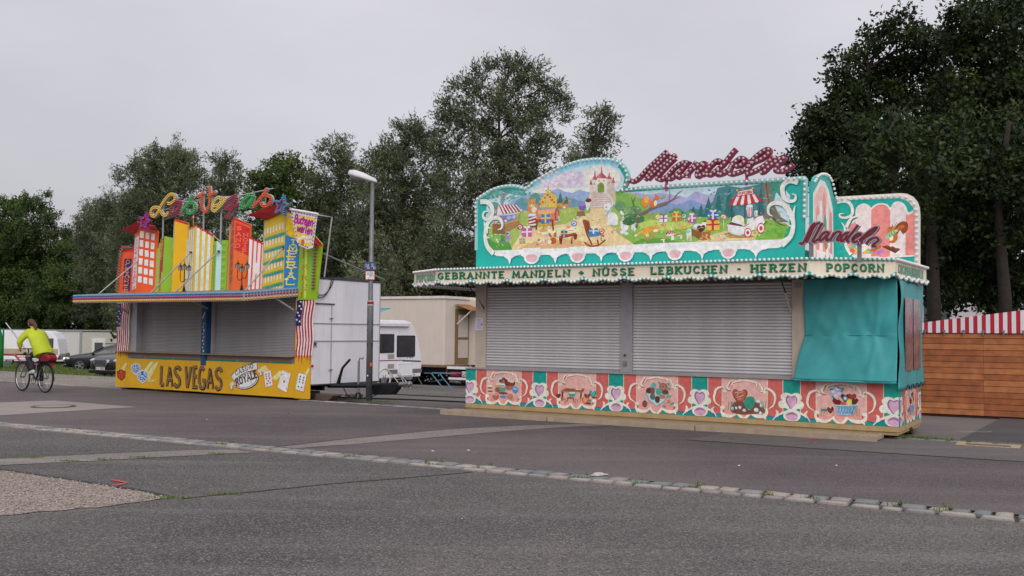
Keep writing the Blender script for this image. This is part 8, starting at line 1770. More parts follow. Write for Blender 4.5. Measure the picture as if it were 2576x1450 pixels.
# banner arm and rear stay
MB().tube([(-.42, -.34, 4.16), (.46, -.30, 4.16), (.5, .1, 4.15), (.30, .1, 2.8)], .018, 8).obj('banner_arm', M_lgrey, CB)
MB().tube([(.05, .1, 3.4), (.55, 1.9, 2.82)], .018, 8).obj('rear_stay', M_steel, CB)
# candelabra lanterns standing on the awning
for x in (-3.78, -1.74):
 ln_ = MB().tube([(x, -.5, 2.50), (x, -.5, 2.62)], [.045, .02], 8).tube([(x, -.5, 2.6), (x, -.5, 3.12)], .012, 8).tube(smooth_pts([(x, -.5, 2.80), (x + .1, -.5, 2.78), (x + .17, -.5, 2.86), (x + .17, -.5, 3.0)], False), .009, 6).tube(smooth_pts([(x, -.5, 2.76), (x - .1, -.5, 2.74), (x - .15, -.5, 2.82), (x - .14, -.5, 3.02)], False), .009, 6).obj('candelabra', M_black, CB)
 for dx, dz in ((.17, 3.0), (-.14, 3.02), (0, 3.04 if x < -3 else 2.93)):
  l_ = MB().prism([(x + dx - .028, dz), (x + dx + .028, dz), (x + dx + .052, dz + .09), (x + dx - .052, dz + .09)], -.54, -.46).obj('lantern', mat('lantern_glass', 'a89888', .2), ln_)
  MB().tube([(x + dx, -.5, dz + .09), (x + dx, -.5, dz + .12), (x + dx, -.5, dz + .16)], [.062, .03, .006], 6).tube([(x + dx, -.5, dz + .16), (x + dx, -.5, dz + .2)], .006, 6).obj('lantern_cap', M_black, l_)
  for ex in (-.04, .04):
   MB().tube([(x + dx + ex * .7, -.545, dz), (x + dx + ex * 1.25, -.545, dz + .09)], .005, 5).obj('lantern_bar', M_black, l_)
# the hanging banner: a thing of its own
BN = empty('cloth_banner', (-4.564, 22.4447, 0), R(-33), 'white edged hanging banner with magenta lettering at booth corner', 'banner')
bq = ART['banner'][0][3]
bp = [(bq[i] / 100, bq[i + 1] / 100) for i in range(0, len(bq), 2)]
b = MB()
MB().prism(bp, -.352, -.346).obj('cloth', mat('banner_cloth', 'd8d2d6', .7), BN)
MB().tube([(bp[0][0] - .02, -.35, bp[0][1] + .01), (bp[1][0] + .02, -.35, bp[1][1] + .01)], .03, 10).obj('sleeve', mat('banner_cloth', 'd8d2d6'), BN)
Picture().load(ART['banner'][1:]).build('print', BN, front_of(-.353))

# ------------------------------------------------------------------ street lamp with hydrant plates
SL = empty('street_lamp', (-3.241, 22.631, 0), 0, 'grey steel lamp post with white head beside the trailer', 'street lamp')
M_pole = mat('weathered_pole', '77787a', .55, .55, var=.25, vscale=5, bump=.15)
MB().tube([(0, 0, 0), (0, 0, 2.2), (0, 0, 2.3), (0, 0, 4.95)], [.075, .073, .055, .043], 16).obj('pole', M_pole, SL, True)
MB().tube([(0, 0, 2.20), (0, 0, 2.26)], .0755, 16).obj('red_band', mat('red_band', '9c1f28', .5), SL)
for z in (2.18, 2.27):
 MB().tube([(0, 0, z - .008), (0, 0, z + .008)], .0765, 16).obj('white_band', M_white, SL)
# luminaire head pointing to the left
prof = [(.10, .05, .03), (.08, .075, .05), (-.05, .10, .075), (-.22, .14, .10), (-.40, .145, .105), (-.52, .10, .08), (-.56, .04, .04)]
vs, fs = [], []
N = 16
for i, (x, hw, hh) in enumerate(prof):
 for k in range(N):
  a = 2 * math.pi * k / N
  vs.append((x, hw * math.cos(a), 5.04 + .28 * (-x) + (hh * 1.35 if math.sin(a) > 0 else hh * .45) * math.sin(a)))
for i in range(len(prof) - 1):
 for k in range(N):
  fs.append((i * N + k, i * N + (k + 1) % N, (i + 1) * N + (k + 1) % N, (i + 1) * N + k))
fs += [tuple(range(N)), tuple((len(prof) - 1) * N + k for k in range(N))]
hd = MB().add(vs, fs).obj('lamp_head', mat('lamp_white', 'c9c8cc', .4), SL, True)
b = MB()
b.ball((-.33, 0, 5.10), (.19, .12, .13), 14, 8)
b.obj('lamp_lens', mat('lamp_lens', '5a5654', .15, spec=.6, var=.3, vscale=8), hd, True)
MB().tube([(0, 0, 4.9), (0, 0, 5.05)], .045, 12).obj('collar', M_pole, hd)
pl = MB().bx(-.135, .0, -.075, -.065, 2.98, 3.17).bx(.0, .125, -.076, -.066, 2.975, 3.165).obj('hydrant_plate', mat('plate_blue', '3a4a70', .4), SL)
pic = Picture()
for x0, t_ in ((-.125, 'VA'), (.01, 'S')):
 for w, q in text_strokes(t_, (x0 + .01, 3.07), (x0 + .02 + .035 * len(t_), 3.07), .05, .16, 0):
  pic.stroke('c9cede', w, q)
 pic.stroke('c9cede', .008, [(x0, 3.05), (x0 + .1, 3.05)])
 pic.stroke('c9cede', .008, [(x0 + .06, 3.05), (x0 + .06, 3.0)])
 for w, q in text_strokes('13', (x0 + .065, 3.0), (x0 + .1, 3.0), .035, .16, 0):
  pic.stroke('c9cede', w, q)
pic.build('plate_print', pl, front_of(-.0765))
pl = MB().bx(-.12, .1, -.077, -.067, 2.75, 2.965).obj('hydrant_plate', mat('plate_red', 'a83a3c', .4), SL)
pic = Picture()
pic.poly('dcd6d6', [(-.105, 2.768), (.085, 2.768), (.085, 2.945), (-.105, 2.945)])
for w, q in text_strokes('H150', (-.07, 2.88), (.05, 2.88), .05, .16, 0) + text_strokes('17,3'.replace(',', ' '), (.0, 2.81), (.07, 2.81), .04, .16, 0) + text_strokes('3', (-.06, 2.77), (-.03, 2.77), .035, .16, 0):
 pic.stroke('2a2a30', w, q)
pic.stroke('2a2a30', .01, [(-.08, 2.865), (.07, 2.865)])
pic.stroke('2a2a30', .01, [(-.01, 2.86), (-.01, 2.80)])
pic.build('plate_print', pl, front_of(-.0775))
pic = Picture()
rr = random.Random(3)
for k in range(9):
 z = rr.uniform(1.2, 1.75)
 pic.poly('232326' if k % 3 else '5a5a5c', [(-.06 + rr.uniform(-.02, .02), z), (.06 + rr.uniform(-.02, .02), z), (.06, z + rr.uniform(.04, .12)), (-.05, z + rr.uniform(.04, .12))])
pic.poly('d86a3a', [(.02, .78), (.08, .78), (.08, .86), (.02, .86)])
pic.poly('2a3460', [(-.06, .5), (.0, .5), (.0, .6), (-.06, .6)])
pic.ell('d8d0a8', (-.03, .57), (.02, 0), (0, .02))
pic.build('torn_stickers', SL, lambda x, z, d: (.078 * math.sin(x / .078), -.078 * math.cos(x / .078) - d * .5, z))

# ------------------------------------------------------------------ red and white market hut at the right edge
HU = empty('market_hut', (10.0197, 19.3662, 0), R(-30.26), 'closed wooden hut with red and white striped canvas gable', 'hut')
wood = [mat('wood_a', 'a0613a', .7, var=.3, vscale=5, bump=.2), mat('wood_b', 'aa6a40', .7, var=.3, vscale=5, bump=.2), mat('wood_c', '945633', .7, var=.3, vscale=5, bump=.2)]
rows = 14
hh = 1.66 / rows
for k in range(rows):
 for a, c_ in ((-1.9, -.704), (-.70, .9), (.904, 2.4)):
  MB().prism([(-.0, .02 + k * hh + .004), (-.022, .02 + k * hh + .004), (-.014, .02 + (k + 1) * hh - .003), (0, .02 + (k + 1) * hh - .003)], a, c_, ax='yz').obj('plank', wood[random.randint(0, 2)], HU)
MB().bx(-1.9, 2.4, .004, .05, .01, 1.68).obj('backing_wall', mat('dark_wood', '3a2418', .8), HU)
MB().bx(-1.88, 2.38, .06, 2.4, .05, 1.7).obj('hut_body', wood[2], HU)
MB().bx(-1.9, 2.4, .0, .06, -.02, .008).obj('sill', mat('dark_wood', '3a2418'), HU)
# canvas: gable rising to a peak beyond the frame, each stripe its own piece
M_cr, M_cw = mat('canvas_red', 'a81e34', .7, var=.06), mat('canvas_white', 'd4cfd2', .7, var=.06)
sw = .0765
x = -1.95
k = 0
gz_ = lambda x: 1.86 + (x + 1.9) * .136 if x < .6 else 1.86 + 2.5 * .136 - (x - .6) * .136
while x < 2.5:
 b = MB()
 vs = []
 for xx in (x, x + sw):
  for z in (1.665, gz_(xx)):
   vs.append((xx, -.045 + .008 * math.sin(xx * 5) * (z < 1.7), z))
 vs += [(x, 2.5, gz_(x)), (x + sw, 2.5, gz_(x + sw))]
 b.add(vs, [(0, 2, 3, 1), (1, 3, 5, 4)])
 b.obj('canvas_stripe', M_cr if k % 2 == 0 else M_cw, HU)
 x += sw
 k += 1
for k in range(12):
 xx = -1.78 + k * .36
 MB().box((xx, -.06, 1.70), (.05, .02, .05)).box((xx + .005, -.066, 1.655), (.022, .014, .06)).obj('canvas_clip', M_steel, HU)

# ------------------------------------------------------------------ caravans, trucks


def rounded(x0, x1, z0, z1, r, n=4):
 out = []
 for cx, cz, a0 in ((x1 - r, z1 - r, 0), (x0 + r, z1 - r, 90), (x0 + r, z0 + r, 180), (x1 - r, z0 + r, 270)):
  for k in range(n + 1):
   a = R(a0 + 90 * k / n)
   out.append((cx + r * math.cos(a), cz + r * math.sin(a)))
 return out


M_cav = mat('caravan_white', 'dddbe0', .35, var=.05, vscale=1.5, dirt=.08)
M_glass = mat('tinted_glass', '24262a', .08, spec=.7, var=.3, vscale=2)
M_frame = mat('window_frame', '1a1a1c', .4)


def window(parent, x0, x1, z0, z1, y, name='window', m=None, inner='3a3a3e', fr=.05):
 w = MB().prism(rounded(x0, x1, z0, z1, .06), y - .02, y + .01).obj(name, M_frame, parent)
 g = MB().prism(rounded(x0 + fr, x1 - fr, z0 + fr, z1 - fr, .05), y - .024, y - .0205).obj('pane', m or mat('pane_grey', '55555a', .06, spec=.8, var=.35, vscale=2.5), w)
 return w


def wheel(parent, x, y, z, r, name='wheel', rim='8d8d92', wd=.2):
 w = MB().torus((x, y, z), r * .76, r * .24, (0, 1, 0), 28, 8).tube([(x, y - wd * .4, z), (x, y + wd * .4, z)], r * .8, 20).obj(name, M_rubber, parent, True)
 b = MB().tube([(x, y - wd * .5, z), (x, y - wd * .42, z)], [r * .3, r * .62], 20)
 for k in range(6):
  a = k * math.pi / 3
  b.box((x + r * .38 * math.cos(a), y - wd * .5, z + r * .38 * math.sin(a)), (r * .5, .02, r * .14), Matrix.Rotation(-a, 3, 'Y'))
 b.obj('rim', mat('rim_' + rim, rim, .35, .6), w)
 return w


# white touring caravan between trailer and lamp; its nose points away to the right
CV = empty('touring_caravan', (-6.05, 43.3, ground_z(-6.05, 43.3)), R(58.6), 'white touring caravan with grey and red stripes behind the lamp post', 'caravan')
prof = [(-5.2, .36), (2.05, .36), (2.12, .9), (2.1, 1.3), (1.9, 1.85), (1.55, 2.5), (1.3, 2.78), (.9, 2.86), (-5.0, 2.86), (-5.25, 2.5)]
MB().prism(prof, -1.08, 1.08).obj('body', M_cav, CV, bevel=.05)
# the near side lies at y = -1.08
MB().prism([(-5.0, 2.58), (1.05, 2.58), (1.05, 2.74), (-5.0, 2.74)], -1.2, -1.08).obj('awning_case', mat('awning_case', 'd0cfd4', .35), CV, bevel=.03)
window(CV, -1.0, .08, 1.45, 2.26, -1.08, m=mat('pane_dark', '303034', .06, spec=.8, var=.3))
window(CV, .28, 1.58, 1.26, 2.2, -1.08, m=mat('pane_dark', '303034'))
pic = Picture()
pic.stroke('7a2038', .04, [(-5.0, 1.12), (.62, 1.12)])
pic.stroke('55545c', .07, [(.66, 1.1), (2.05, 1.04)], 0)
pic.poly('6c6b72', [(-.3, .53), (2.1, .53), (2.1, .72), (-.3, .72)])
for w, q in text_strokes("C'GO!", (1.0, 1.20), (1.5, 1.2), .1, .2, 0):
 pic.stroke('3c3c44', w, q)
pic.build('livery', CV, front_of(-1.081))
for z in (1.3, .88):
 g = MB().bx(-.35, .1, -1.095, -1.08, z - .1, z + .1).obj('vent', mat('vent_cream', 'b5b0aa', .5), CV)
 for k in range(6):
  MB().bx(-.33, .08, -1.1, -1.094, z - .085 + k * .03, z - .07 + k * .03).obj('vent_slat', mat('vent_slat', '8c8884', .5), g)
fl = MB().bx(.36, 1.4, -1.094, -1.08, .44, .98).obj('locker_flap', M_cav, CV)
for a in ((.36, 1.4, .955, .98), (.36, 1.4, .44, .465), (.36, .39, .466, .954), (1.37, 1.4, .466, .954)):
 MB().bx(a[0], a[1], -1.104, -1.0945, a[2], a[3]).obj('flap_frame', mat('flap_frame', 'd6d5d8', .4), fl)
for x in (.0, 1.55):
 MB().bx(x - .05, x + .05, -1.1, -1.082, .45, .49).obj('side_marker', mat('amber', 'b5602a', .3), CV)
wheel(CV, -.55, -.98, .33, .33)
MB().torus((-.55, -1.07, .36), .42, .04, (0, 1, 0), 28, 8).obj('wheel_arch', mat('arch_cream', 'bdb6aa', .5), CV)
MB().bx(1.9, 3.2, -.15, .15, .3, .4).obj('drawbar', M_black, CV)
MB().tube([(2.1, -.85, .36), (2.3, -.95, .0)], .025, 6).obj('corner_steady', M_steel, CV)

# turquoise awning stretched over the caravan, on a slanted pole
TA = empty('turquoise_awning', (-7.0, 45.6, ground_z(-7.0, 45.6)), R(-31.4), 'small turquoise awning with wavy edge on a slanting black pole', 'awning')
q = cloth('canvas', lambda u, v: (-1.6 + 3.4 * u, -1.3 + 1.4 * v, 3.2 + .3 * v - .02 * math.sin(u * 20) * (1 - v)), 20, 4, M_tarp, TA)
b = MB()
for k in range(16):
 x0 = -1.6 + 3.4 * k / 16
 b.add([(x0, -1.3, 3.2), (x0 + 3.4 / 16, -1.3, 3.2), (x0 + 3.4 / 16, -1.3, 2.95), (x0 + 1.7 / 16, -1.31, 2.88), (x0, -1.3, 2.95)], [(0, 1, 2, 3, 4)])
b.obj('valance', M_tarp, TA)
MB().tube([(1.75, -1.3, 3.2), (.2, -2.6, .6), (-.3, -3.0, 0)], .03, 8).obj('pole', M_black, TA)

# cream showman's wagon further back
CW = empty('showmans_wagon', (-3.5, 51.5, ground_z(-3.5, 51.5)), R(-31.4), 'large cream showman wagon with brown door awning and steps', 'wagon')
M_wag = mat('wagon_cream', 'c9bdb2', .5, var=.05, vscale=1.5, dirt=.12)
MB().bx(-14.0, 0, 0, 9.0, 1.02, 4.52).obj('body', M_wag, CW, bevel=.05)
MB().bx(-14.1, .06, -.06, 9.1, 4.52, 4.66).obj('roof_edge', mat('wagon_roof', 'd2cbc6', .5), CW)
MB().bx(-14.0, .04, -.03, 9.0, .93, 1.02).obj('bottom_rail', mat('wagon_rail', '7a5a44', .6), CW)
# door side (x = 0 plane faces right)
dr = MB().bx(.0, .05, .95, 2.2, 1.1, 4.0).obj('door_frame', mat('door_bronze', '76603c', .5), CW)
MB().bx(.05, .07, 1.2, 2.1, 2.5, 3.7).obj('door_pane', mat('door_pane', 'b9aea6', .3), dr)
MB().bx(.05, .07, 1.2, 2.1, 1.4, 2.36).obj('door_pane', mat('door_pane', 'b9aea6', .3), dr)
MB().bx(.0, .5, 2.25, 9.0, 1.02, 4.5).obj('bay', M_wag, CW)
q = cloth('door_awning', lambda u, v: (.05 + 1.0 * v, .9 + 4 * u, 4.25 - .35 * v + .02 * math.sin(u * 30) * v), 24, 4, mat('brown_canvas', '8a6038', .7), CW)
MB().tube([(.1, 1.0, 3.2), (1.0, 1.0, 3.9)], .03, 6).obj('awning_arm', M_white, CW)
st = MB().tube([(.2, .9, .98), (1.5, .7, .1)], .05, 6).tube([(.2, 2.1, .98), (1.5, 1.9, .1)], .05, 6).obj('steps', M_steel, CW)
for k in range(4):
 MB().bx(.3 + k * .32, .55 + k * .32, .95, 2.0, .82 - k * .22, .86 - k * .22).obj('tread', M_steel, st)
for x in (-3.6, -2.4):
 wheel(CW, x, .3, .5, .5, rim='9a9a9e', wd=.3)
MB().bx(-13, -.4, .5, 8, .55, .9).obj('chassis', M_black, CW)
MB().prism([(-5.2, .3), (-3.3, .3), (-3.3, 1.0), (-4.0, 1.0), (-5.2, .9)], -.05, .1).obj('mudguard', mat('mud_cream', 'a9a092', .5), CW)

# rear of a small truck under the wagon's nose
TR = empty('flatbed_rear', (-2.6, 47.6, ground_z(-2.6, 47.6)), R(-31.4), 'rear bumper of a parked flatbed with number plate and red lamp', 'truck')
MB().bx(-.6, 2.4, 0, .12, .86, .98).bx(-.5, 2.4, .0, .1, .35, .46).obj('bumper_bars', M_cav, TR)
MB().bx(-.5, 2.4, .13, 2.4, .3, .85).obj('chassis', M_black, TR)
MB().bx(-.35, .15, -.04, .12, .52, .74).obj('tail_lamp', mat('tail_red', '8c1a22', .25), TR)
MB().bx(-.66, -.6, -.02, .1, .55, .8).obj('edge_marker', mat('tail_red', '8c1a22'), TR)
pl = MB().bx(.3, 1.3, -.03, -.01, .52, .76).obj('number_plate', mat('plate_white', 'c9c9c6', .5), TR)
pic = Picture()
for w, q in text_strokes('LAU HW 52', (.36, .57), (1.24, .57), .14, .16, 0):
 pic.stroke('1c1c20', w, q)
pic.build('plate_print', pl, front_of(-.031))
for x in (.0, 1.9):
 wheel(TR, x, .9, .42, .42, wd=.3)

# blue folding trestle
FT = empty('folding_trestle', (-3.7, 39.9, ground_z(-3.7, 39.9)), R(-10), 'blue folding trestle lying open beside the caravan', 'trestle')
M_tre = mat('trestle_blue', '3f6a80', .4, .3)
for x0, m_ in ((-1.2, M_steel), (.5, M_tre)):
 MB().tube([(x0, 0, .62), (x0 + .55, -.1, 0)], .022, 6).obj('leg', m_, FT)
 MB().tube([(x0 + .2, .5, .62), (x0 + .75, .4, 0)], .022, 6).obj('leg', m_, FT)
 MB().tube([(x0 + .25, -.05, .35), (x0 + .45, .45, .35)], .018, 6).obj('stretcher', m_, FT)
MB().tube([(.2, 0, .63), (1.5, 0, .63)], .02, 6).obj('top_rail', M_tre, FT)
MB().tube([(.4, .5, .63), (1.7, .5, .63)], .02, 6).obj('top_rail', M_tre, FT)

# cables on the ground between the booths
for i, (pts, lab) in enumerate(((smooth_pts([(-4.3, 24.0, .02), (-2.5, 24.6, .01), (-.5, 24.2, 0), (2, 24.8, 0), (5, 25, 0)], False, 6), 'thick black cable on the asphalt behind the lamp post'), (smooth_pts([(-4.0, 29.5, .02), (-2, 28.5, .01), (.5, 28.4, 0), (4, 28.8, 0)], False, 6), 'thin dark cable crossing the yard behind the post'))):
 pts = [(x, y, ground_z(x, y) + .015) for x, y, z in pts]
 tag(MB().tube(pts, .022 - .006 * i, 6).obj('power_cable', M_black, None, True), lab, 'cable')

# far left: caravan, container wagon, arch ride, steps
W0 = (-37.0, 77.5)
LC = empty('touring_caravan', (-37.4, 77.4, ground_z(-37.4, 77.4)), R(6), 'white caravan with beige lower band and dark windows, far left', 'caravan')
MB().prism([(-6.4, .5), (2.3, .5), (2.55, 1.0), (2.3, 2.3), (1.9, 2.85), (1.4, 3.0), (-6.4, 3.0)], -1.1, 1.1).obj('body', M_cav, LC, bevel=.06)
LC.scale = (.92, .92, .9)
MB().bx(-6.4, 2.4, -1.106, -1.1, .95, 1.45).obj('beige_band', mat('beige_band', 'a89880', .5), LC)
for a in ((-5.6, -4.3), (-3.8, -2.4), (.5, 2.0)):
 window(LC, a[0], a[1], 1.5, 2.35, -1.1)
MB().bx(2.2, 2.5, -1.0, -.7, .55, .8).obj('tail_lamp', mat('tail_red', '8c1a22'), LC)
wheel(LC, -1.5, -1.0, .36, .36)
LT = empty('container_wagon', (-34.6, 92.0, ground_z(-34.6, 92.0)), R(8), 'long white container wagon with two small framed windows', 'wagon')
M_cont = mat('container_white', 'bfbdbd', .5, var=.05, dirt=.1)
MB().bx(-18, -5.2, 0, 6, .55, 3.35).obj('body', M_cont, LT)
MB().bx(-5.19, 1.0, .0, 6, .55, 3.28).obj('end_cabin', mat('cabin_cream', 'b3b0a6', .5, dirt=.1), LT)
MB().bx(-18, 1.1, -.1, 6, 3.351, 3.45).obj('roof_edge', mat('roof_grey', '8c8e90', .5), LT)
MB().bx(-5.3, -5.1, -.06, 0, .55, 3.35).obj('corner_trim', mat('roof_grey', '8c8e90'), LT)
for x in (-3.6, -.6):
 w = MB().bx(x - .6, x + .6, -.06, .0, .9, 2.7).obj('window', mat('window_white', 'd0cecc', .5), LT)
 MB().bx(x - .36, x + .36, -.08, -.061, 1.0, 2.3).obj('pane', mat('dark_pane', '4a5052', .15), w)
MB().bx(-11.6, -10.4, -.02, 0, .7, 3.0).obj('door', M_cont, LT)
MB().bx(-17, .9, .3, 5, .2, .55).obj('chassis', M_black, LT)
# wooden bollard on the grass
BO = tag(MB().tube([(0, 0, -.1), (0, 0, .95), (0, 0, 1.05)], [.16, .16, .1], 8).obj('bollard', mat('grey_wood', '55504a', .8), None, loc=(-31.6, 70.5, ground_z(-31.6, 70.5))), 'grey wooden bollard on the grass before the white wagon', 'bollard')
# arch ride at the frame edge
AR = empty('inflatable_arch', (-26.8, 51.4, ground_z(-26.8, 51.4)), R(10), 'green and blue inflatable arch end at the left picture edge', 'inflatable arch')
arc = [(-2.2 + 2.3 * math.cos(R(a)), 1.1 + 2.6 * math.sin(R(a))) for a in range(0, 91, 10)]
MB().tube([(.1, 0, 0), (.1, 0, 1.1)] + [(x, 0, z) for x, z in arc[1:]], .28, 12).obj('green_tube', mat('inflatable_green', '1f7a3c', .45), AR, True)
MB().tube([(-.35, -.1, .4), (-.35, -.1, 1.3)] + [(x - .45, -.1, z - .2) for x, z in arc[1:]], .2, 12).obj('blue_tube', mat('inflatable_blue', '2a3f9a', .45), AR, True)
MB().bx(-3, -.5, .05, .1, .3, 2.6).obj('printed_wall', mat('inflatable_wall', '5f9ab0', .5, var=.5, vscale=2), AR)
MB().ball((-.2, -.3, .3), (.35, .3, .35), 10, 8).obj('brown_base', mat('inflatable_brown', '6a4a36', .6), AR, True)
MB().tube([(.45, 0, 2.4), (2.4, -.6, .0)], .035, 6).obj('guy_tube', M_steel, AR)
RS = empty('red_steps', (-29.2, 57.6, ground_z(-29.2, 57.6)), R(-20), 'small red steel steps with green handrail frame, far left', 'steps')
M_rst, M_gst = mat('red_steel', '96303c', .5), mat('green_steel', '1d6a44', .5)
MB().tube([(-1.2, 0, .75), (.4, 0, .75), (1.3, 0, 0)], .06, 6).tube([(-1.2, .8, .75), (.4, .8, .75), (1.3, .8, 0)], .06, 6).obj('stringer', M_rst, RS)
for k in range(3):
 MB().bx(.4 + k * .3, .65 + k * .3, .05, .75, .6 - k * .22, .64 - k * .22).obj('tread', M_rst, RS)
MB().bx(-1.2, .4, .02, .78, .76, .8).obj('platform', M_rst, RS)
MB().tube([(-.9, -.3, 0), (-.9, -.3, 2.2), (-.2, -.3, 2.2), (-.2, -.3, 0)], .05, 6).tube([(-.9, -.3, 1.1), (-.2, -.3, 1.1)], .04, 6).obj('handrail_frame', M_gst, RS)
MB().bx(-.7, .4, -.35, -.3, 0, .4).obj('toe_panel', mat('grey_green', '5a6a60', .6), RS)

# ------------------------------------------------------------------ parked cars


def car(name, loc, rz, label, paint, suv=False, plate=None):
 root = empty(name, loc, rz, label, 'car', 'cars parked on the grass')
 L = 4.75
 # stations along the length (front at +x): x, half width, sill z, shoulder z, roof z, roof half width
 k = 1.0 if suv else .97
 ST = [(2.38, .55, .34, .62, .66, .50), (2.30, .78, .26, .72, .80, .70), (2.05, .88, .22, .84, .93, .76), (1.5, .92, .20, .92, 1.02, .78), (1.0, .93, .20, .97, 1.09, .78), (.75, .93, .20, .99, 1.14, .77),
    (.1, .94, .20, 1.02, 1.52, .66), (-.5, .94, .20, 1.03, 1.62, .65), (-1.2, .94, .20, 1.04, 1.61, .64), (-1.75, .93, .20, 1.05, 1.54, .62), (-2.1, .90, .24, 1.04, 1.28, .66), (-2.3, .82, .30, .96, 1.02, .68), (-2.38, .60, .36, .80, .84, .55)]
 vs, fs = [], []
 secs = []
 for x, w, z0, zs, zr, wr in ST:
  zr = zs + (zr - zs) * k
  half = [(0, z0), (w * .8, z0), (w * .97, z0 + .12), (w, (z0 + zs) / 2), (w * .97, zs), (wr + (w - wr) * .25, zs + (zr - zs) * .7), (wr * .92, zr - .01), (0, zr + .015)]
  sec = half + [(-y, z) for y, z in reversed(half[1:-1])]
  secs.append(sec)
  vs += [(x, y, z) for y, z in sec]
 n = len(secs[0])
 for i in range(len(ST) - 1):
  for j in range(n):
   fs.append((i * n + j, i * n + (j + 1) % n, (i + 1) * n + (j + 1) % n, (i + 1) * n + j))
 fs += [tuple(range(n)), tuple((len(ST) - 1) * n + j for j in range(n))]
 b = MB().add(vs, fs)
 body = b.obj('body', mat('car_' + paint, paint, .3, .0, var=.06, vscale=1, coat=.3), root, True)
 md = body.modifiers.new('sub', 'SUBSURF')
 md.levels = 2
 md.render_levels = 2

 def side_pt(x, t, s_, off=.012):
  xs = [q[0] for q in ST][::-1]
  f = lambda i: float(np.interp(x, xs, [q[i] for q in ST][::-1]))
  w, zs, zr, wr = f(1), f(3), f(4), f(5)
  zr = zs + (zr - zs) * k
  y = w * .955 + (wr * .97 - w * .955) * t
  return (x, s_ * (y + off), zs + .03 + (zr - .10 - zs) * t)
 for s_ in (-1, 1):
  for x0, x1, a0, a1 in ((.62, -.28, .18, .93), (-.36, -1.22, .93, .93), (-1.3, -1.92, .93, .6)):
   q = [side_pt(x0, .06, s_), side_pt(x1, .06, s_), side_pt(x1 + (0 if x1 > -1.5 else .12), a1, s_), side_pt(x0 - (.55 if x0 > .5 else 0), a0 if x0 < .5 else .9, s_)]
   b = MB()
   nn = Vector((0, s_ * .012, 0))
   b.add([Vector(p) for p in q] + [Vector(p) - nn * 3 for p in q], [(0, 1, 2, 3), (4, 7, 6, 5), (0, 4, 5, 1), (1, 5, 6, 2), (2, 6, 7, 3), (3, 7, 4, 0)])
   b.obj('side_window', M_glass, root)
  MB().ball((.72, s_ * 1.02, 1.08), (.09, .12, .08), 8, 6).obj('mirror', MATS['car_' + paint], root, True)
  hl = MB().ball((2.1, s_ * .68, .76), (.22, .2, .1), 10, 6).obj('headlight', mat('headlight', 'b4b6ba', .12, .4, spec=.8), root, True)
  MB().ball((2.2, s_ * .68, .42), (.1, .11, .07), 8, 6).obj('fog_lamp', mat('headlight', 'b4b6ba'), root, True)
  MB().ball((-2.26, s_ * .7, .92), (.1, .16, .12), 8, 6).obj('tail_lamp', mat('tail_red', '8c1a22'), root, True)
  MB().tube([(.2, s_ * .62, 1.62 * k + .02), (-1.5, s_ * .60, 1.63 * k + .02)], .018, 6).obj('roof_rail', M_black, root)
  for x in (1.45, -1.4):
   y = s_ * .84
   w = MB().torus((x, y, .35), .26, .09, (0, 1, 0), 28, 8).tube([(x, y - .08, .35), (x, y + .08, .35)], .27, 20).obj('wheel', M_rubber, root, True)
   b = MB().tube([(x, y + s_ * .07, .35), (x, y + s_ * .095, .35)], .06, 12)
   for q in range(5):
    a = q * 2 * math.pi / 5
    b.box((x + .13 * math.cos(a), y + s_ * .09, .35 + .13 * math.sin(a)), (.2, .015, .05), Matrix.Rotation(-a, 3, 'Y'))
   b.torus((x, y + s_ * .085, .35), .235, .015, (0, 1, 0), 24, 5)
   b.obj('rim', mat('rim_8d8d92', '8d8d92', .35, .6), w)
   MB().torus((x, s_ * .915, .37), .39, .03, (0, 1, 0), 28, 6).obj('wheel_arch', M_rubber, root)
 ws = []
 for x, t in ((.70, .04), (.22, .93)):
  xs = [q[0] for q in ST][::-1]
  f = lambda i: float(np.interp(x, xs, [q[i] for q in ST][::-1]))
  zr = f(3) + (f(4) - f(3)) * k
  for s_ in (-1, 1):
   ws.append((x + .03, s_ * (f(5) - .02) * (1.02 if t < .5 else .95), zr + .022))
 MB().add([ws[0], ws[1], ws[3], ws[2]] + [(x - .03, y, z - .03) for x, y, z in (ws[0], ws[1], ws[3], ws[2])], [(0, 1, 2, 3), (4, 7, 6, 5), (0, 4, 5, 1), (1, 5, 6, 2), (2, 6, 7, 3), (3, 7, 4, 0)]).obj('windscreen', M_glass, root)
 rw = [(-1.86, .54, 1.50 * k), (-1.86, -.54, 1.50 * k), (-2.14, -.62, 1.14), (-2.14, .62, 1.14)]
 MB().add([(x - .03, y, z) for x, y, z in rw] + rw, [(0, 1, 2, 3), (4, 7, 6, 5), (0, 4, 5, 1), (1, 5, 6, 2), (2, 6, 7, 3), (3, 7, 4, 0)]).obj('rear_window', M_glass, root)
 gr = MB().prism([(-.36, .82), (.36, .82), (.42, .70), (.30, .54), (-.30, .54), (-.42, .70)], 2.28, 2.42, ax='yz').obj('grille', mat('chrome_trim', 'b9babd', .15, .8), root)
 for z in (.59, .635, .68, .725, .77):
  MB().bx(2.421, 2.43, -.33, .33, z - .012, z + .016).obj('grille_slot', M_black, gr)
 MB().bx(2.25, 2.36, -.75, .75, .26, .36).obj('air_intake', M_black, root)
 MB().bx(2.3, 2.385, -.72, .72, .372, .39).obj('chrome_strip', mat('chrome_trim', 'b9babd'), root)
 if plate:
  pl = MB().bx(2.40, 2.412, -.26, .26, .40, .51).obj('number_plate', mat('plate_white', 'c9c9c6', .5), root)
  pic = Picture()
  for w, q in text_strokes(plate, (-.22, .42), (.22, .42), .075, .16, 0):
   pic.stroke('1c1c20', w, q)
  pic.build('plate_print', pl, lambda y, z, d: (2.412 + d, y, z))
 return root


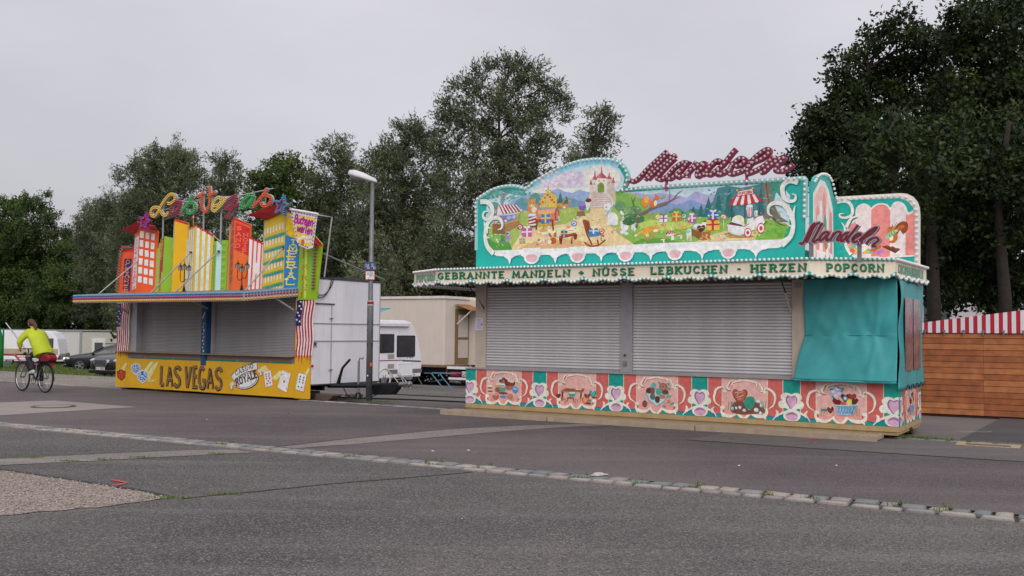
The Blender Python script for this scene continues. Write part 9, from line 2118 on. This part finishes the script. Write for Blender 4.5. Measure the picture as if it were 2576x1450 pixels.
car('parked_car', (-15.5, 42.2, ground_z(-15.5, 42.2)), R(-118), 'black crossover with wide chrome grille nearest the yellow booth', '0e0e14', True, 'N W 5000')
car('parked_car', (-24.6, 60.3, ground_z(-24.6, 60.3)), R(196), 'dark estate car with roof rails behind the chrome-grilled crossover', '12141c', True)

# ------------------------------------------------------------------ cyclist
BK = empty('bicycle', (-11.35, 24.15, 0), R(90 + 54), 'dark trekking bicycle ridden along the road', 'bicycle')
M_bfr = mat('bike_frame', '2a2b2e', .35, .4)
M_alu = mat('bike_alloy', '9a9a9c', .3, .7)
RW = .355
for x in (0.0, 1.08):
 w = MB().torus((x, 0, RW), RW - .02, .021, (0, 1, 0), 40, 8).obj('wheel', M_rubber, BK, True)
 b = MB().torus((x, 0, RW), RW - .045, .012, (0, 1, 0), 36, 6)
 b.obj('rim', M_alu, w)
 b = MB().tube([(x, -.05, RW), (x, .05, RW)], .025, 10)
 for k in range(18):
  a = 2 * math.pi * k / 18
  b.tube([(x, .02 * (-1) ** k, RW), (x + (RW - .05) * math.cos(a), 0, RW + (RW - .05) * math.sin(a))], .0018, 4, cap=False)
 b.obj('spokes', M_alu, w)
 MB().tube([(x + (RW + .025) * math.cos(R(a)), 0, RW + (RW + .025) * math.sin(R(a))) for a in (range(20, 200, 12) if x == 0 else range(40, 175, 12))], [(.004, .028)] * (15 if x == 0 else 12), 6).obj('mudguard', M_bfr, BK)
bb, st_, hd_, ft = (.44, 0, .29), (.24, 0, .80), (.86, 0, .86), (1.08, 0, RW)
b = MB()
b.tube([bb, st_], .017, 8).tube([bb, (.89, 0, .72)], .021, 8).tube([(.28, 0, .68), (.87, 0, .80)], .017, 8).tube([(.85, 0, .92), (.91, 0, .66)], .021, 8)
for s_ in (-1, 1):
 b.tube([bb, (0, s_ * .06, RW)], .011, 6).tube([(.27, s_ * .01, .70), (0, s_ * .06, RW)], .009, 6)
b.obj('frame', M_bfr, BK)
b = MB()
for s_ in (-1, 1):
 b.tube([(.91, s_ * .045, .66), (1.08, s_ * .06, RW)], [.02, .013], 8)
b.obj('fork', M_alu, BK)
MB().tube([(.85, 0, .92), (.83, 0, 1.02)], .014, 8).tube([(.83, 0, 1.02), (.86, 0, 1.05)], .014, 8).tube(smooth_pts([(.66, -.3, 1.02), (.8, -.27, 1.06), (.86, -.1, 1.06), (.86, .1, 1.06), (.8, .27, 1.06), (.66, .3, 1.02)], False), .012, 8).obj('handlebar', M_bfr, BK, True)
for s_ in (-1, 1):
 MB().tube([(.74, s_ * .285, 1.045), (.62, s_ * .305, 1.01)], .017, 8).obj('grip', M_rubber, BK)
MB().tube([st_, (.21, 0, .94)], .013, 8).obj('seat_post', M_alu, BK)
MB().prism([(.02, -.085), (.02, .085), (.16, .07), (.34, .02), (.34, -.02), (.16, -.07)], .94, .985, ax='xy').obj('saddle', M_rubber, BK, bevel=.015)
b = MB()
for s_ in (-1, 1):
 b.tube([(-.28, s_ * .06, .74), (.2, s_ * .06, .76)], .007, 6).tube([(-.15, s_ * .06, .74), (0, s_ * .065, RW)], .006, 6)
b.tube([(-.28, -.06, .74), (-.28, .06, .74)], .007, 6)
b.obj('rack', M_bfr, BK)
MB().torus((.44, .06, .29), .09, .006, (0, 1, 0), 24, 5).obj('chainring', M_bfr, BK)
for s_, dx, dz in ((-1, .08, -.145), (1, -.08, .145)):
 cr_ = MB().tube([(.44, s_ * .07, .29), (.44 + dx, s_ * .1, .29 + dz)], .011, 6).obj('crank', M_alu, BK)
 MB().box((.44 + dx, s_ * .16, .29 + dz), (.1, .09, .022)).obj('pedal', M_rubber, cr_)
MB().ball((1.0, 0, .93), (.05, .045, .045), 8, 6).obj('front_lamp', M_rubber, BK, True)
MB().bx(-.31, -.29, -.04, .04, .66, .72).obj('tail_lamp', mat('tail_red', '8c1a22'), BK)

RBG = empty('rack_bag', (-11.35, 24.15, 0), R(90 + 54), 'dark red bag strapped on the bicycle rear rack', 'bag')
MB().prism([(-.29, .77), (.08, .77), (.11, .84), (.06, .94), (-.24, .95), (-.32, .86)], -.12, .12).obj('body', mat('bag_red', '7a141e', .6, var=.2, vscale=9), RBG, bevel=.04)
MB().tube([(-.27, -.122, .87), (.06, -.122, .87)], .008, 6).obj('zip', M_black, RBG)
MB().box((-.1, 0, .95), (.3, .17, .03)).obj('top_flap', M_black, RBG, bevel=.01)

PR = empty('person', (-11.35, 24.15, 0), R(90 + 54), 'cyclist in lime yellow jacket with dark trousers and white shoes', 'person')


def soft(b, name, m, parent, vox=.016, it=6, lean=True):
 if lean:          # the rider bends forward from the hips
  b.v = [(x + max(0, z - 1.02) * .30, y, z - max(0, z - 1.02) ** 2 * .10) for x, y, z in b.v]
 o = b.obj(name, m, parent, True)
 md = o.modifiers.new('skin', 'REMESH')
 md.mode = 'VOXEL'
 md.voxel_size = vox
 md.use_smooth_shade = True
 s_ = o.modifiers.new('smooth', 'SMOOTH')
 s_.iterations = it
 s_.factor = .5
 return o


HIP = (.17, 0, 1.0)
SHO = (.42, 0, 1.50)
NECK = (.47, 0, 1.60)
HEAD = (.53, 0, 1.74)
hands = [(.66, s_ * .30, 1.05) for s_ in (-1, 1)]
elb = [(.56, s_ * .34, 1.24) for s_ in (-1, 1)]
shd = [(.43, s_ * .19, 1.47) for s_ in (-1, 1)]
feet = {-1: (.52, -.15, .19), 1: (.36, .15, .48)}
knee = {-1: (.52, -.13, .62), 1: (.62, .13, .86)}
M_skin = mat('skin', 'b98a72', .55, var=.06)
b = MB()
b.tube([(.16, 0, .98), (.22, 0, 1.15), (.33, 0, 1.35), (.42, 0, 1.5), NECK, (.50, 0, 1.66)], [(.15, .12), (.135, .11), (.15, .11), (.14, .09), .055, .05], 14)
b.ball(HEAD, (.10, .078, .118), 14, 10)
b.ball((.62, 0, 1.73), (.018, .014, .022), 8, 6)          # nose
b.ball((.60, 0, 1.675), (.03, .03, .02), 8, 6)           # chin and mouth
for s_ in (-1, 1):
 b.ball((.515, s_ * .082, 1.735), (.022, .012, .034), 8, 6)
for i, s_ in enumerate((-1, 1)):
 b.tube([(.40, s_ * .1, 1.46), shd[i], elb[i], hands[i]], [.06, .052, .042, .027], 10)
 h = Vector(hands[i])
 b.ball(h + Vector((.02, 0, -.005)), (.045, .035, .03), 8, 6)
 for f in range(4):          # four fingers closed round the grip, thumb below
  p = h + Vector((.045 - .022 * f, s_ * (.015 + .004 * f), .012))
  b.tube([p, p + Vector((.018, s_ * .012, -.008)), p + Vector((.02, s_ * .004, -.04)), p + Vector((-.002, s_ * -.004, -.05))], [.0095, .0095, .009, .008], 6)
 b.tube([h + Vector((.02, -s_ * .03, 0)), h + Vector((.035, -s_ * .036, -.025)), h + Vector((.03, -s_ * .015, -.045))], [.011, .01, .009], 6)
 hp = (.18, s_ * .09, .98)
 b.tube([hp, knee[s_], (feet[s_][0] - .03, feet[s_][1], feet[s_][2] + .08)], [.085, .055, .038], 12)
soft(b, 'body', M_skin, PR, .012, 3)
b = MB()
b.tube([(.10, 0, .90), (.14, 0, .98), (.20, 0, 1.1), (.29, 0, 1.28), (.37, 0, 1.42), (.43, 0, 1.53), (.46, 0, 1.59)], [(.235, .2), (.24, .205), (.225, .18), (.235, .165), (.23, .15), (.16, .12), (.085, .08)], 18)
for i, s_ in enumerate((-1, 1)):
 b.tube([(.38, s_ * .1, 1.46), shd[i], (.49, s_ * .29, 1.35), elb[i], (.62, s_ * .315, 1.10)], [.105, .092, .078, .07, .052], 12)
b.tube(smooth_pts([(.50, -.10, 1.555), (.42, -.145, 1.53), (.35, -.09, 1.505), (.335, 0, 1.50), (.35, .09, 1.505), (.42, .145, 1.53), (.50, .10, 1.555)], False), .045, 10)
b.ball((.335, 0, 1.46), (.055, .11, .075), 12, 8)
jk = soft(b, 'jacket', mat('lime_jacket', 'a5b317', .6, var=.12, vscale=6, bump=.25, bscale=14), PR, .016, 4)
MB().tube([(.02, -.16, 1.02), (-.0, 0, 1.03), (.02, .16, 1.02)], .006, 6).obj('hem_seam', mat('lime_seam', '8c9a20', .6), jk)
b = MB()
b.tube([(.16, 0, .93), (.16, 0, 1.05)], [(.17, .15), (.16, .14)], 14)
for s_ in (-1, 1):
 hp = (.17, s_ * .08, .98)
 b.tube([hp, tuple((a + c_) / 2 for a, c_ in zip(hp, knee[s_])), knee[s_], (feet[s_][0] - .04, feet[s_][1], feet[s_][2] + .30 * .5), (feet[s_][0] - .05, feet[s_][1], feet[s_][2] + .07)], [.10, .09, .072, .062, .055], 12)
soft(b, 'trousers', mat('dark_jeans', '1e2430', .8, var=.2, vscale=10), PR, .016, 4)
for s_ in (-1, 1):
 f = feet[s_]
 b = MB().tube([(f[0] - .11, f[1], f[2] + .015), (f[0] - .03, f[1], f[2] + .03), (f[0] + .09, f[1], f[2] - .005), (f[0] + .15, f[1], f[2] - .01)], [(.036, .04), (.042, .052), (.044, .034), (.026, .022)], 12)
 b.tube([(f[0] - .06, f[1], f[2] + .03), (f[0] - .055, f[1], f[2] + .085)], [.042, .038], 12)
 soft(b, 'shoe', mat('white_shoe', 'bdb4b0', .6), PR, .01, 3)
b = MB()
b.ball((.505, 0, 1.76), (.112, .092, .118), 16, 10)
b.tube(smooth_pts([(.42, 0, 1.74), (.36, .0, 1.70), (.31, .02, 1.62), (.28, .05, 1.56)], False), [.055, .055, .05, .05, .05, .05, .048, .045, .04, .035, .03, .02, .012][:13], 10)
soft(b, 'hair', mat('brown_hair', '4a2e20', .6, var=.3, vscale=25), PR, .013, 3)
for s_ in (-1, 1):
 MB().ball((.838, s_ * .032, 1.698), (.008, .013, .008), 8, 6).obj('eye', mat('eye_white', '2a2220', .2), PR, True)

# ------------------------------------------------------------------ trees


def leaf_mat(name, a, c_, d):
 m = bpy.data.materials.new(name)
 m.use_nodes = True
 t = m.node_tree
 b = t.nodes['Principled BSDF']
 at = t.nodes.new('ShaderNodeAttribute')
 at.attribute_name = 'tone'
 r = t.nodes.new('ShaderNodeValToRGB')
 e = r.color_ramp.elements
 e[0].color = lin(a) + (1,)
 e[1].color = lin(d) + (1,)
 q = e.new(.5)
 q.color = lin(c_) + (1,)
 t.links.new(at.outputs['Fac'], r.inputs['Fac'])
 t.links.new(r.outputs['Color'], b.inputs['Base Color'])
 b.inputs['Roughness'].default_value = .6
 b.inputs['Specular IOR Level'].default_value = .3
 tr = t.nodes.new('ShaderNodeBsdfTranslucent')
 t.links.new(r.outputs['Color'], tr.inputs['Color'])
 mx = t.nodes.new('ShaderNodeMixShader')
 mx.inputs[0].default_value = .22
 t.links.new(b.outputs[0], mx.inputs[1])
 t.links.new(tr.outputs[0], mx.inputs[2])
 t.links.new(mx.outputs[0], t.nodes['Material Output'].inputs['Surface'])
 return m


LEAF = [leaf_mat('broadleaf', '30421f', '45592c', '647539'), leaf_mat('willow_leaf', '414b36', '5d654a', '818868'), leaf_mat('chestnut_leaf', '1c2913', '2a3a1b', '465526')]
M_bark = [mat('bark', '3d352c', .9, var=.35, vscale=6, bump=.6, bscale=12), mat('willow_bark', '4a4238', .9, var=.35, vscale=6, bump=.6, bscale=12), mat('dark_bark', '2e2822', .9, var=.35, vscale=6, bump=.6, bscale=12)]


def leaves_mesh(name, cen, axis, size, aspect, tone, mtl, rg):
 """cen: leaf centres, axis: leaf direction, size: half length; four-cornered leaves"""
 n = len(cen)
 ax = axis / np.maximum(1e-6, np.linalg.norm(axis, axis=1))[:, None]
 rnd = rg.normal(size=(n, 3))
 sd_ = np.cross(ax, rnd)
 sd_ /= np.maximum(1e-6, np.linalg.norm(sd_, axis=1))[:, None]
 nr_ = np.cross(ax, sd_)
 L = size[:, None]
 W = L * aspect
 v = np.empty((n, 4, 3), dtype=np.float32)
 v[:, 0] = cen - ax * L
 v[:, 1] = cen + sd_ * W + nr_ * W * .3
 v[:, 2] = cen + ax * L
 v[:, 3] = cen - sd_ * W + nr_ * W * .3
 me = bpy.data.meshes.new(name)
 me.vertices.add(n * 4)
 me.vertices.foreach_set('co', v.reshape(-1))
 me.loops.add(n * 4)
 me.loops.foreach_set('vertex_index', np.arange(n * 4, dtype=np.int32))
 me.polygons.add(n)
 me.polygons.foreach_set('loop_start', np.arange(0, n * 4, 4, dtype=np.int32))
 me.update()
 at = me.attributes.new('tone', 'FLOAT', 'FACE')
 at.data.foreach_set('value', tone.astype(np.float32))
 me.materials.append(mtl)
 return me


def crown_points(blobs, species, density, rg):
 """leafy sprays: twigs leave each limb end outwards, leaves sit along the twigs"""
 C, A, S, T = [], [], [], []
 for bx, by, bz, br in blobs:
  # leaf clumps at the branch ends, gaps left between them
  ncl = int(9 + 5 * br) if species != 1 else int(12 + 6 * br)
  cd = rg.normal(size=(ncl, 3))
  cd /= np.linalg.norm(cd, axis=1)[:, None]
  crad = br * np.where(rg.random(ncl) < .16, rg.uniform(1.0, 1.22, ncl), np.clip(rg.beta(2.4, 1.2, ncl), .15, 1) * 1.02)
  cc = np.array([bx, by, bz]) + cd * crad[:, None] * np.array([1, 1, .92])
  csz = br * rg.uniform(.16, .34, ncl) * (1.0 if species != 1 else .85)
  cto = np.clip(rg.normal(.42, .2, ncl) + .14 * cd[:, 2], 0, 1)  # clumps higher in the blob made lighter: light from above painted into tone
  ntw = max(12, int(density * br * br))
  w = csz ** 2
  ix = rg.choice(ncl, ntw, p=w / w.sum())
  e = rg.normal(size=(ntw, 3)) * np.array([1, 1, .75 if species != 1 else 1.35])
  base = cc[ix] + e * csz[ix][:, None] * .62
  d = base - np.array([bx, by, bz])
  d /= np.maximum(1e-6, np.linalg.norm(d, axis=1))[:, None]
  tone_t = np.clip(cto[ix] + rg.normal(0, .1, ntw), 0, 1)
  if species == 1:
   nl, tl, ls, asp = 14, .8, .13, .26
   dr = d * .8 + np.array([0, 0, .35]) + rg.normal(size=(ntw, 3)) * .35
  elif species == 2:
   nl, tl, ls, asp = 14, .42, .1, .6
   dr = d * .7 + np.array([0, 0, .1]) + rg.normal(size=(ntw, 3)) * .5
  else:
   nl, tl, ls, asp = 16, .6, .12, .5
   dr = d * .7 + np.array([0, 0, .15]) + rg.normal(size=(ntw, 3)) * .5
  dr /= np.linalg.norm(dr, axis=1)[:, None]
  for k in range(nl):
   t = (k / nl) * tl * rg.uniform(.8, 1.2, ntw)
   p = base + dr * t[:, None] + rg.normal(size=(ntw, 3)) * (.16 if species != 1 else .11)
   if species == 1:
    p[:, 2] -= .18 * (t / tl) ** 2
   a = dr + rg.normal(size=(ntw, 3)) * (.9 if species != 1 else .6)
   C.append(p)
   A.append(a)
   S.append(ls * rg.uniform(.7, 1.35, ntw))
   T.append(np.clip(tone_t + rg.normal(0, .12, ntw), 0, 1))
 return np.concatenate(C), np.concatenate(A), np.concatenate(S), np.concatenate(T)


def limb(b, p, q, r0, r1, rg, seg=5):
 p, q = np.array(p), np.array(q)
 l = np.linalg.norm(q - p)
 pts = [p]
 for k in range(1, seg):
  t = k / seg
  pts.append(p + (q - p) * t + rg.normal(size=3) * l * .035 + np.array([0, 0, l * .06 * math.sin(math.pi * t)]))
 pts.append(q)
 b.tube([tuple(x) for x in pts], [r0 + (r1 - r0) * k / seg for k in range(seg + 1)], 7)
 return pts


TREE_LABEL = {
 'far_left_tree': ('broadleaf_tree', 'dark broadleaf tree with a thin bare top at the left edge'),
 'left_birch': ('broadleaf_tree', 'low dark tree behind the white container wagon'),
 'left_willow': ('willow_tree', 'dark willow left of the tall grey-green willow'),
 'tall_willow': ('willow_tree', 'tall grey-green willow behind the bulb lettering of the yellow booth'),
 'slim_poplar': ('slender_tree', 'slim pointed tree rising behind the bulb letters'),
 'broad_maple': ('broadleaf_tree', 'round fresh green tree behind the hanging banner'),
 'feathery_willow': ('willow_tree', 'feathery willow just left of the lamp post head'),
 'bushy_willow': ('willow_tree', 'bushy willow just right of the lamp post head'),
 'great_willow': ('willow_tree', 'tallest willow, behind the left end of the mural'),
 'right_willow': ('willow_tree', 'smaller willow crown left of the plum script sign'),
 'spreading_chestnut': ('broadleaf_tree', 'spreading dark leafy tree right of the plum script sign'),
 'dark_chestnut': ('broadleaf_tree', 'huge dark leafy tree filling the right picture edge'),
 'roadside_lime': ('broadleaf_tree', 'low dark tree between the sweets booth and the hut'),
}
DENS = {0: 66, 1: 105, 2: 120}
for ti, (nm, kind, sp, base, blobs) in enumerate(TREES):
 rg = np.random.default_rng(100 + ti)
 on, lab = TREE_LABEL[nm]
 root = empty(on, base, 0, lab, 'tree', 'trees behind the booths')
 loc = np.array(base)
 bl = [[x - loc[0], y - loc[1], z - loc[2], r_] for x, y, z, r_ in blobs]
 top = max(q[2] for q in bl)
 b = MB()
 r0 = .022 * top * .8
 # trunk leans to the crown's middle
 mid = np.mean([[q[0], q[1]] for q in bl], axis=0)
 knots = [(0, 0, -.3), (mid[0] * .15 + rg.normal() * .1, mid[1] * .15, top * .2), (mid[0] * .4, mid[1] * .4, top * .42), (mid[0] * .8, mid[1] * .8, top * .68), (mid[0], mid[1], top * .9)]
 ks = smooth_pts(knots, False, 3)
 b.tube(ks, [r0 * (1.0 - .88 * k / (len(ks) - 1)) for k in range(len(ks))], 10)
 for q in bl:
  h = max(top * .15, min(q[2] - .5 * math.hypot(q[0] - mid[0], q[1] - mid[1]) - q[3] * .4, top * .85))
  i = min(range(len(ks)), key=lambda k: abs(ks[k][2] - h))
  pts = limb(b, ks[i], (q[0], q[1], q[2]), r0 * .32 * (1 - .5 * i / len(ks)), .025, rg)
  for k in range(5):
   dd = rg.normal(size=3)
   dd /= np.linalg.norm(dd)
   dd[2] = abs(dd[2]) * .6
   s_ = pts[rg.integers(2, 6)]
   limb(b, s_, np.array([q[0], q[1], q[2]]) + dd * q[3] * .85, .03, .01, rg, 4)
 if nm == 'far_left_tree':
  for k in range(14):
   s_ = np.array([-.2 + .9 * rg.normal() * .4, 0, top - .6])
   limb(b, s_, s_ + np.array([rg.normal() * .9, rg.normal() * .5, rg.uniform(.4, 1.5)]), .03, .008, rg, 4)
 b.obj('trunk', M_bark[sp], root, True)
 C, A, S, T = crown_points(bl, sp, DENS[sp], rg)
 if nm in ('broad_maple',):
  T = np.clip(T + .12, 0, 1)
 link('crown', leaves_mesh('crown', C, A, S, .5 if sp == 0 else (.26 if sp == 1 else .55), T, LEAF[sp], rg), None, root)
# dense undergrowth closing the view at the bottom
for hi, (nm, blobs) in enumerate(HEDGES):
 rg = np.random.default_rng(500 + hi)
 bl = []
 for x, y, z, r_ in blobs:
  g = ground_z(x, y)
  bl.append([x, y, z, r_])
  zz = z - r_ * 1.1 if nm != 'hedge_d' else -9
  while zz > g + .2:
   bl.append([x + rg.normal() * .4, y + rg.normal() * .4, zz, r_])
   zz -= r_ * 1.1
 C, A, S, T = crown_points(bl, 0, 30, rg)
 o = link('undergrowth', leaves_mesh('undergrowth', C, A, S * 1.25, .5, np.clip(T - .15, 0, 1), LEAF[0 if nm != 'hedge_d' else 2], rg), None, None, kind='stuff')
 tag(o, ['dark undergrowth behind the far left wagons', 'dark undergrowth behind the yellow booth', 'dark low foliage hanging above the striped canvas', 'dark undergrowth behind the cream wagon'][hi], 'undergrowth')
# pale building glimpsed between the trunks on the right
PB = empty('pale_building', (30.0, 75.0, 0), R(-20), 'pale building glimpsed between dark trunks above the hut', 'building')
MB().bx(-14, 14, 0, 8, 0, 6.0).obj('wall', mat('pale_render', 'b3aeb0', .8, var=.08), PB)
MB().bx(-14.4, 14.4, -.4, 8.4, 6.0, 6.4).obj('roof', mat('flat_roof', '77706e', .8), PB)
for k in range(6):
 MB().bx(-12 + k * 4.4, -10.2 + k * 4.4, -.05, .0, 2.2, 4.2).obj('window', mat('dark_pane', '4a5052', .15), PB)
for i, (px, py, h, r_) in enumerate(((12.6, 32.5, 9.0, .22), (14.6, 34.0, 9.0, .26), (16.8, 33.5, 9.0, .24))):
 rg = np.random.default_rng(800 + i)
 t_ = empty('slender_tree', (px, py, 0), 0, ['leftmost slim dark trunk above the striped canvas', 'middle slim dark trunk above the striped canvas', 'rightmost slim dark trunk above the striped canvas'][i], 'tree', 'slim trunks behind the hut')
 MB().tube([(0, 0, -.2), (.1 * rg.normal(), 0, 3), (.2 * rg.normal(), .1, 6), (.2 * rg.normal(), 0, h)], [r_, r_ * .85, r_ * .6, r_ * .3], 10).obj('trunk', M_bark[2], t_, True)
 C, A, S, T = crown_points([[0, 0, 6.4, 1.5], [.5, 0, 7.6, 1.5], [-.6, .3, 8.2, 1.4], [.3, .5, 5.0, .9]], 2, 44, rg)
 link('crown', leaves_mesh('crown', C, A, S, .55, T, LEAF[2], rg), None, t_)
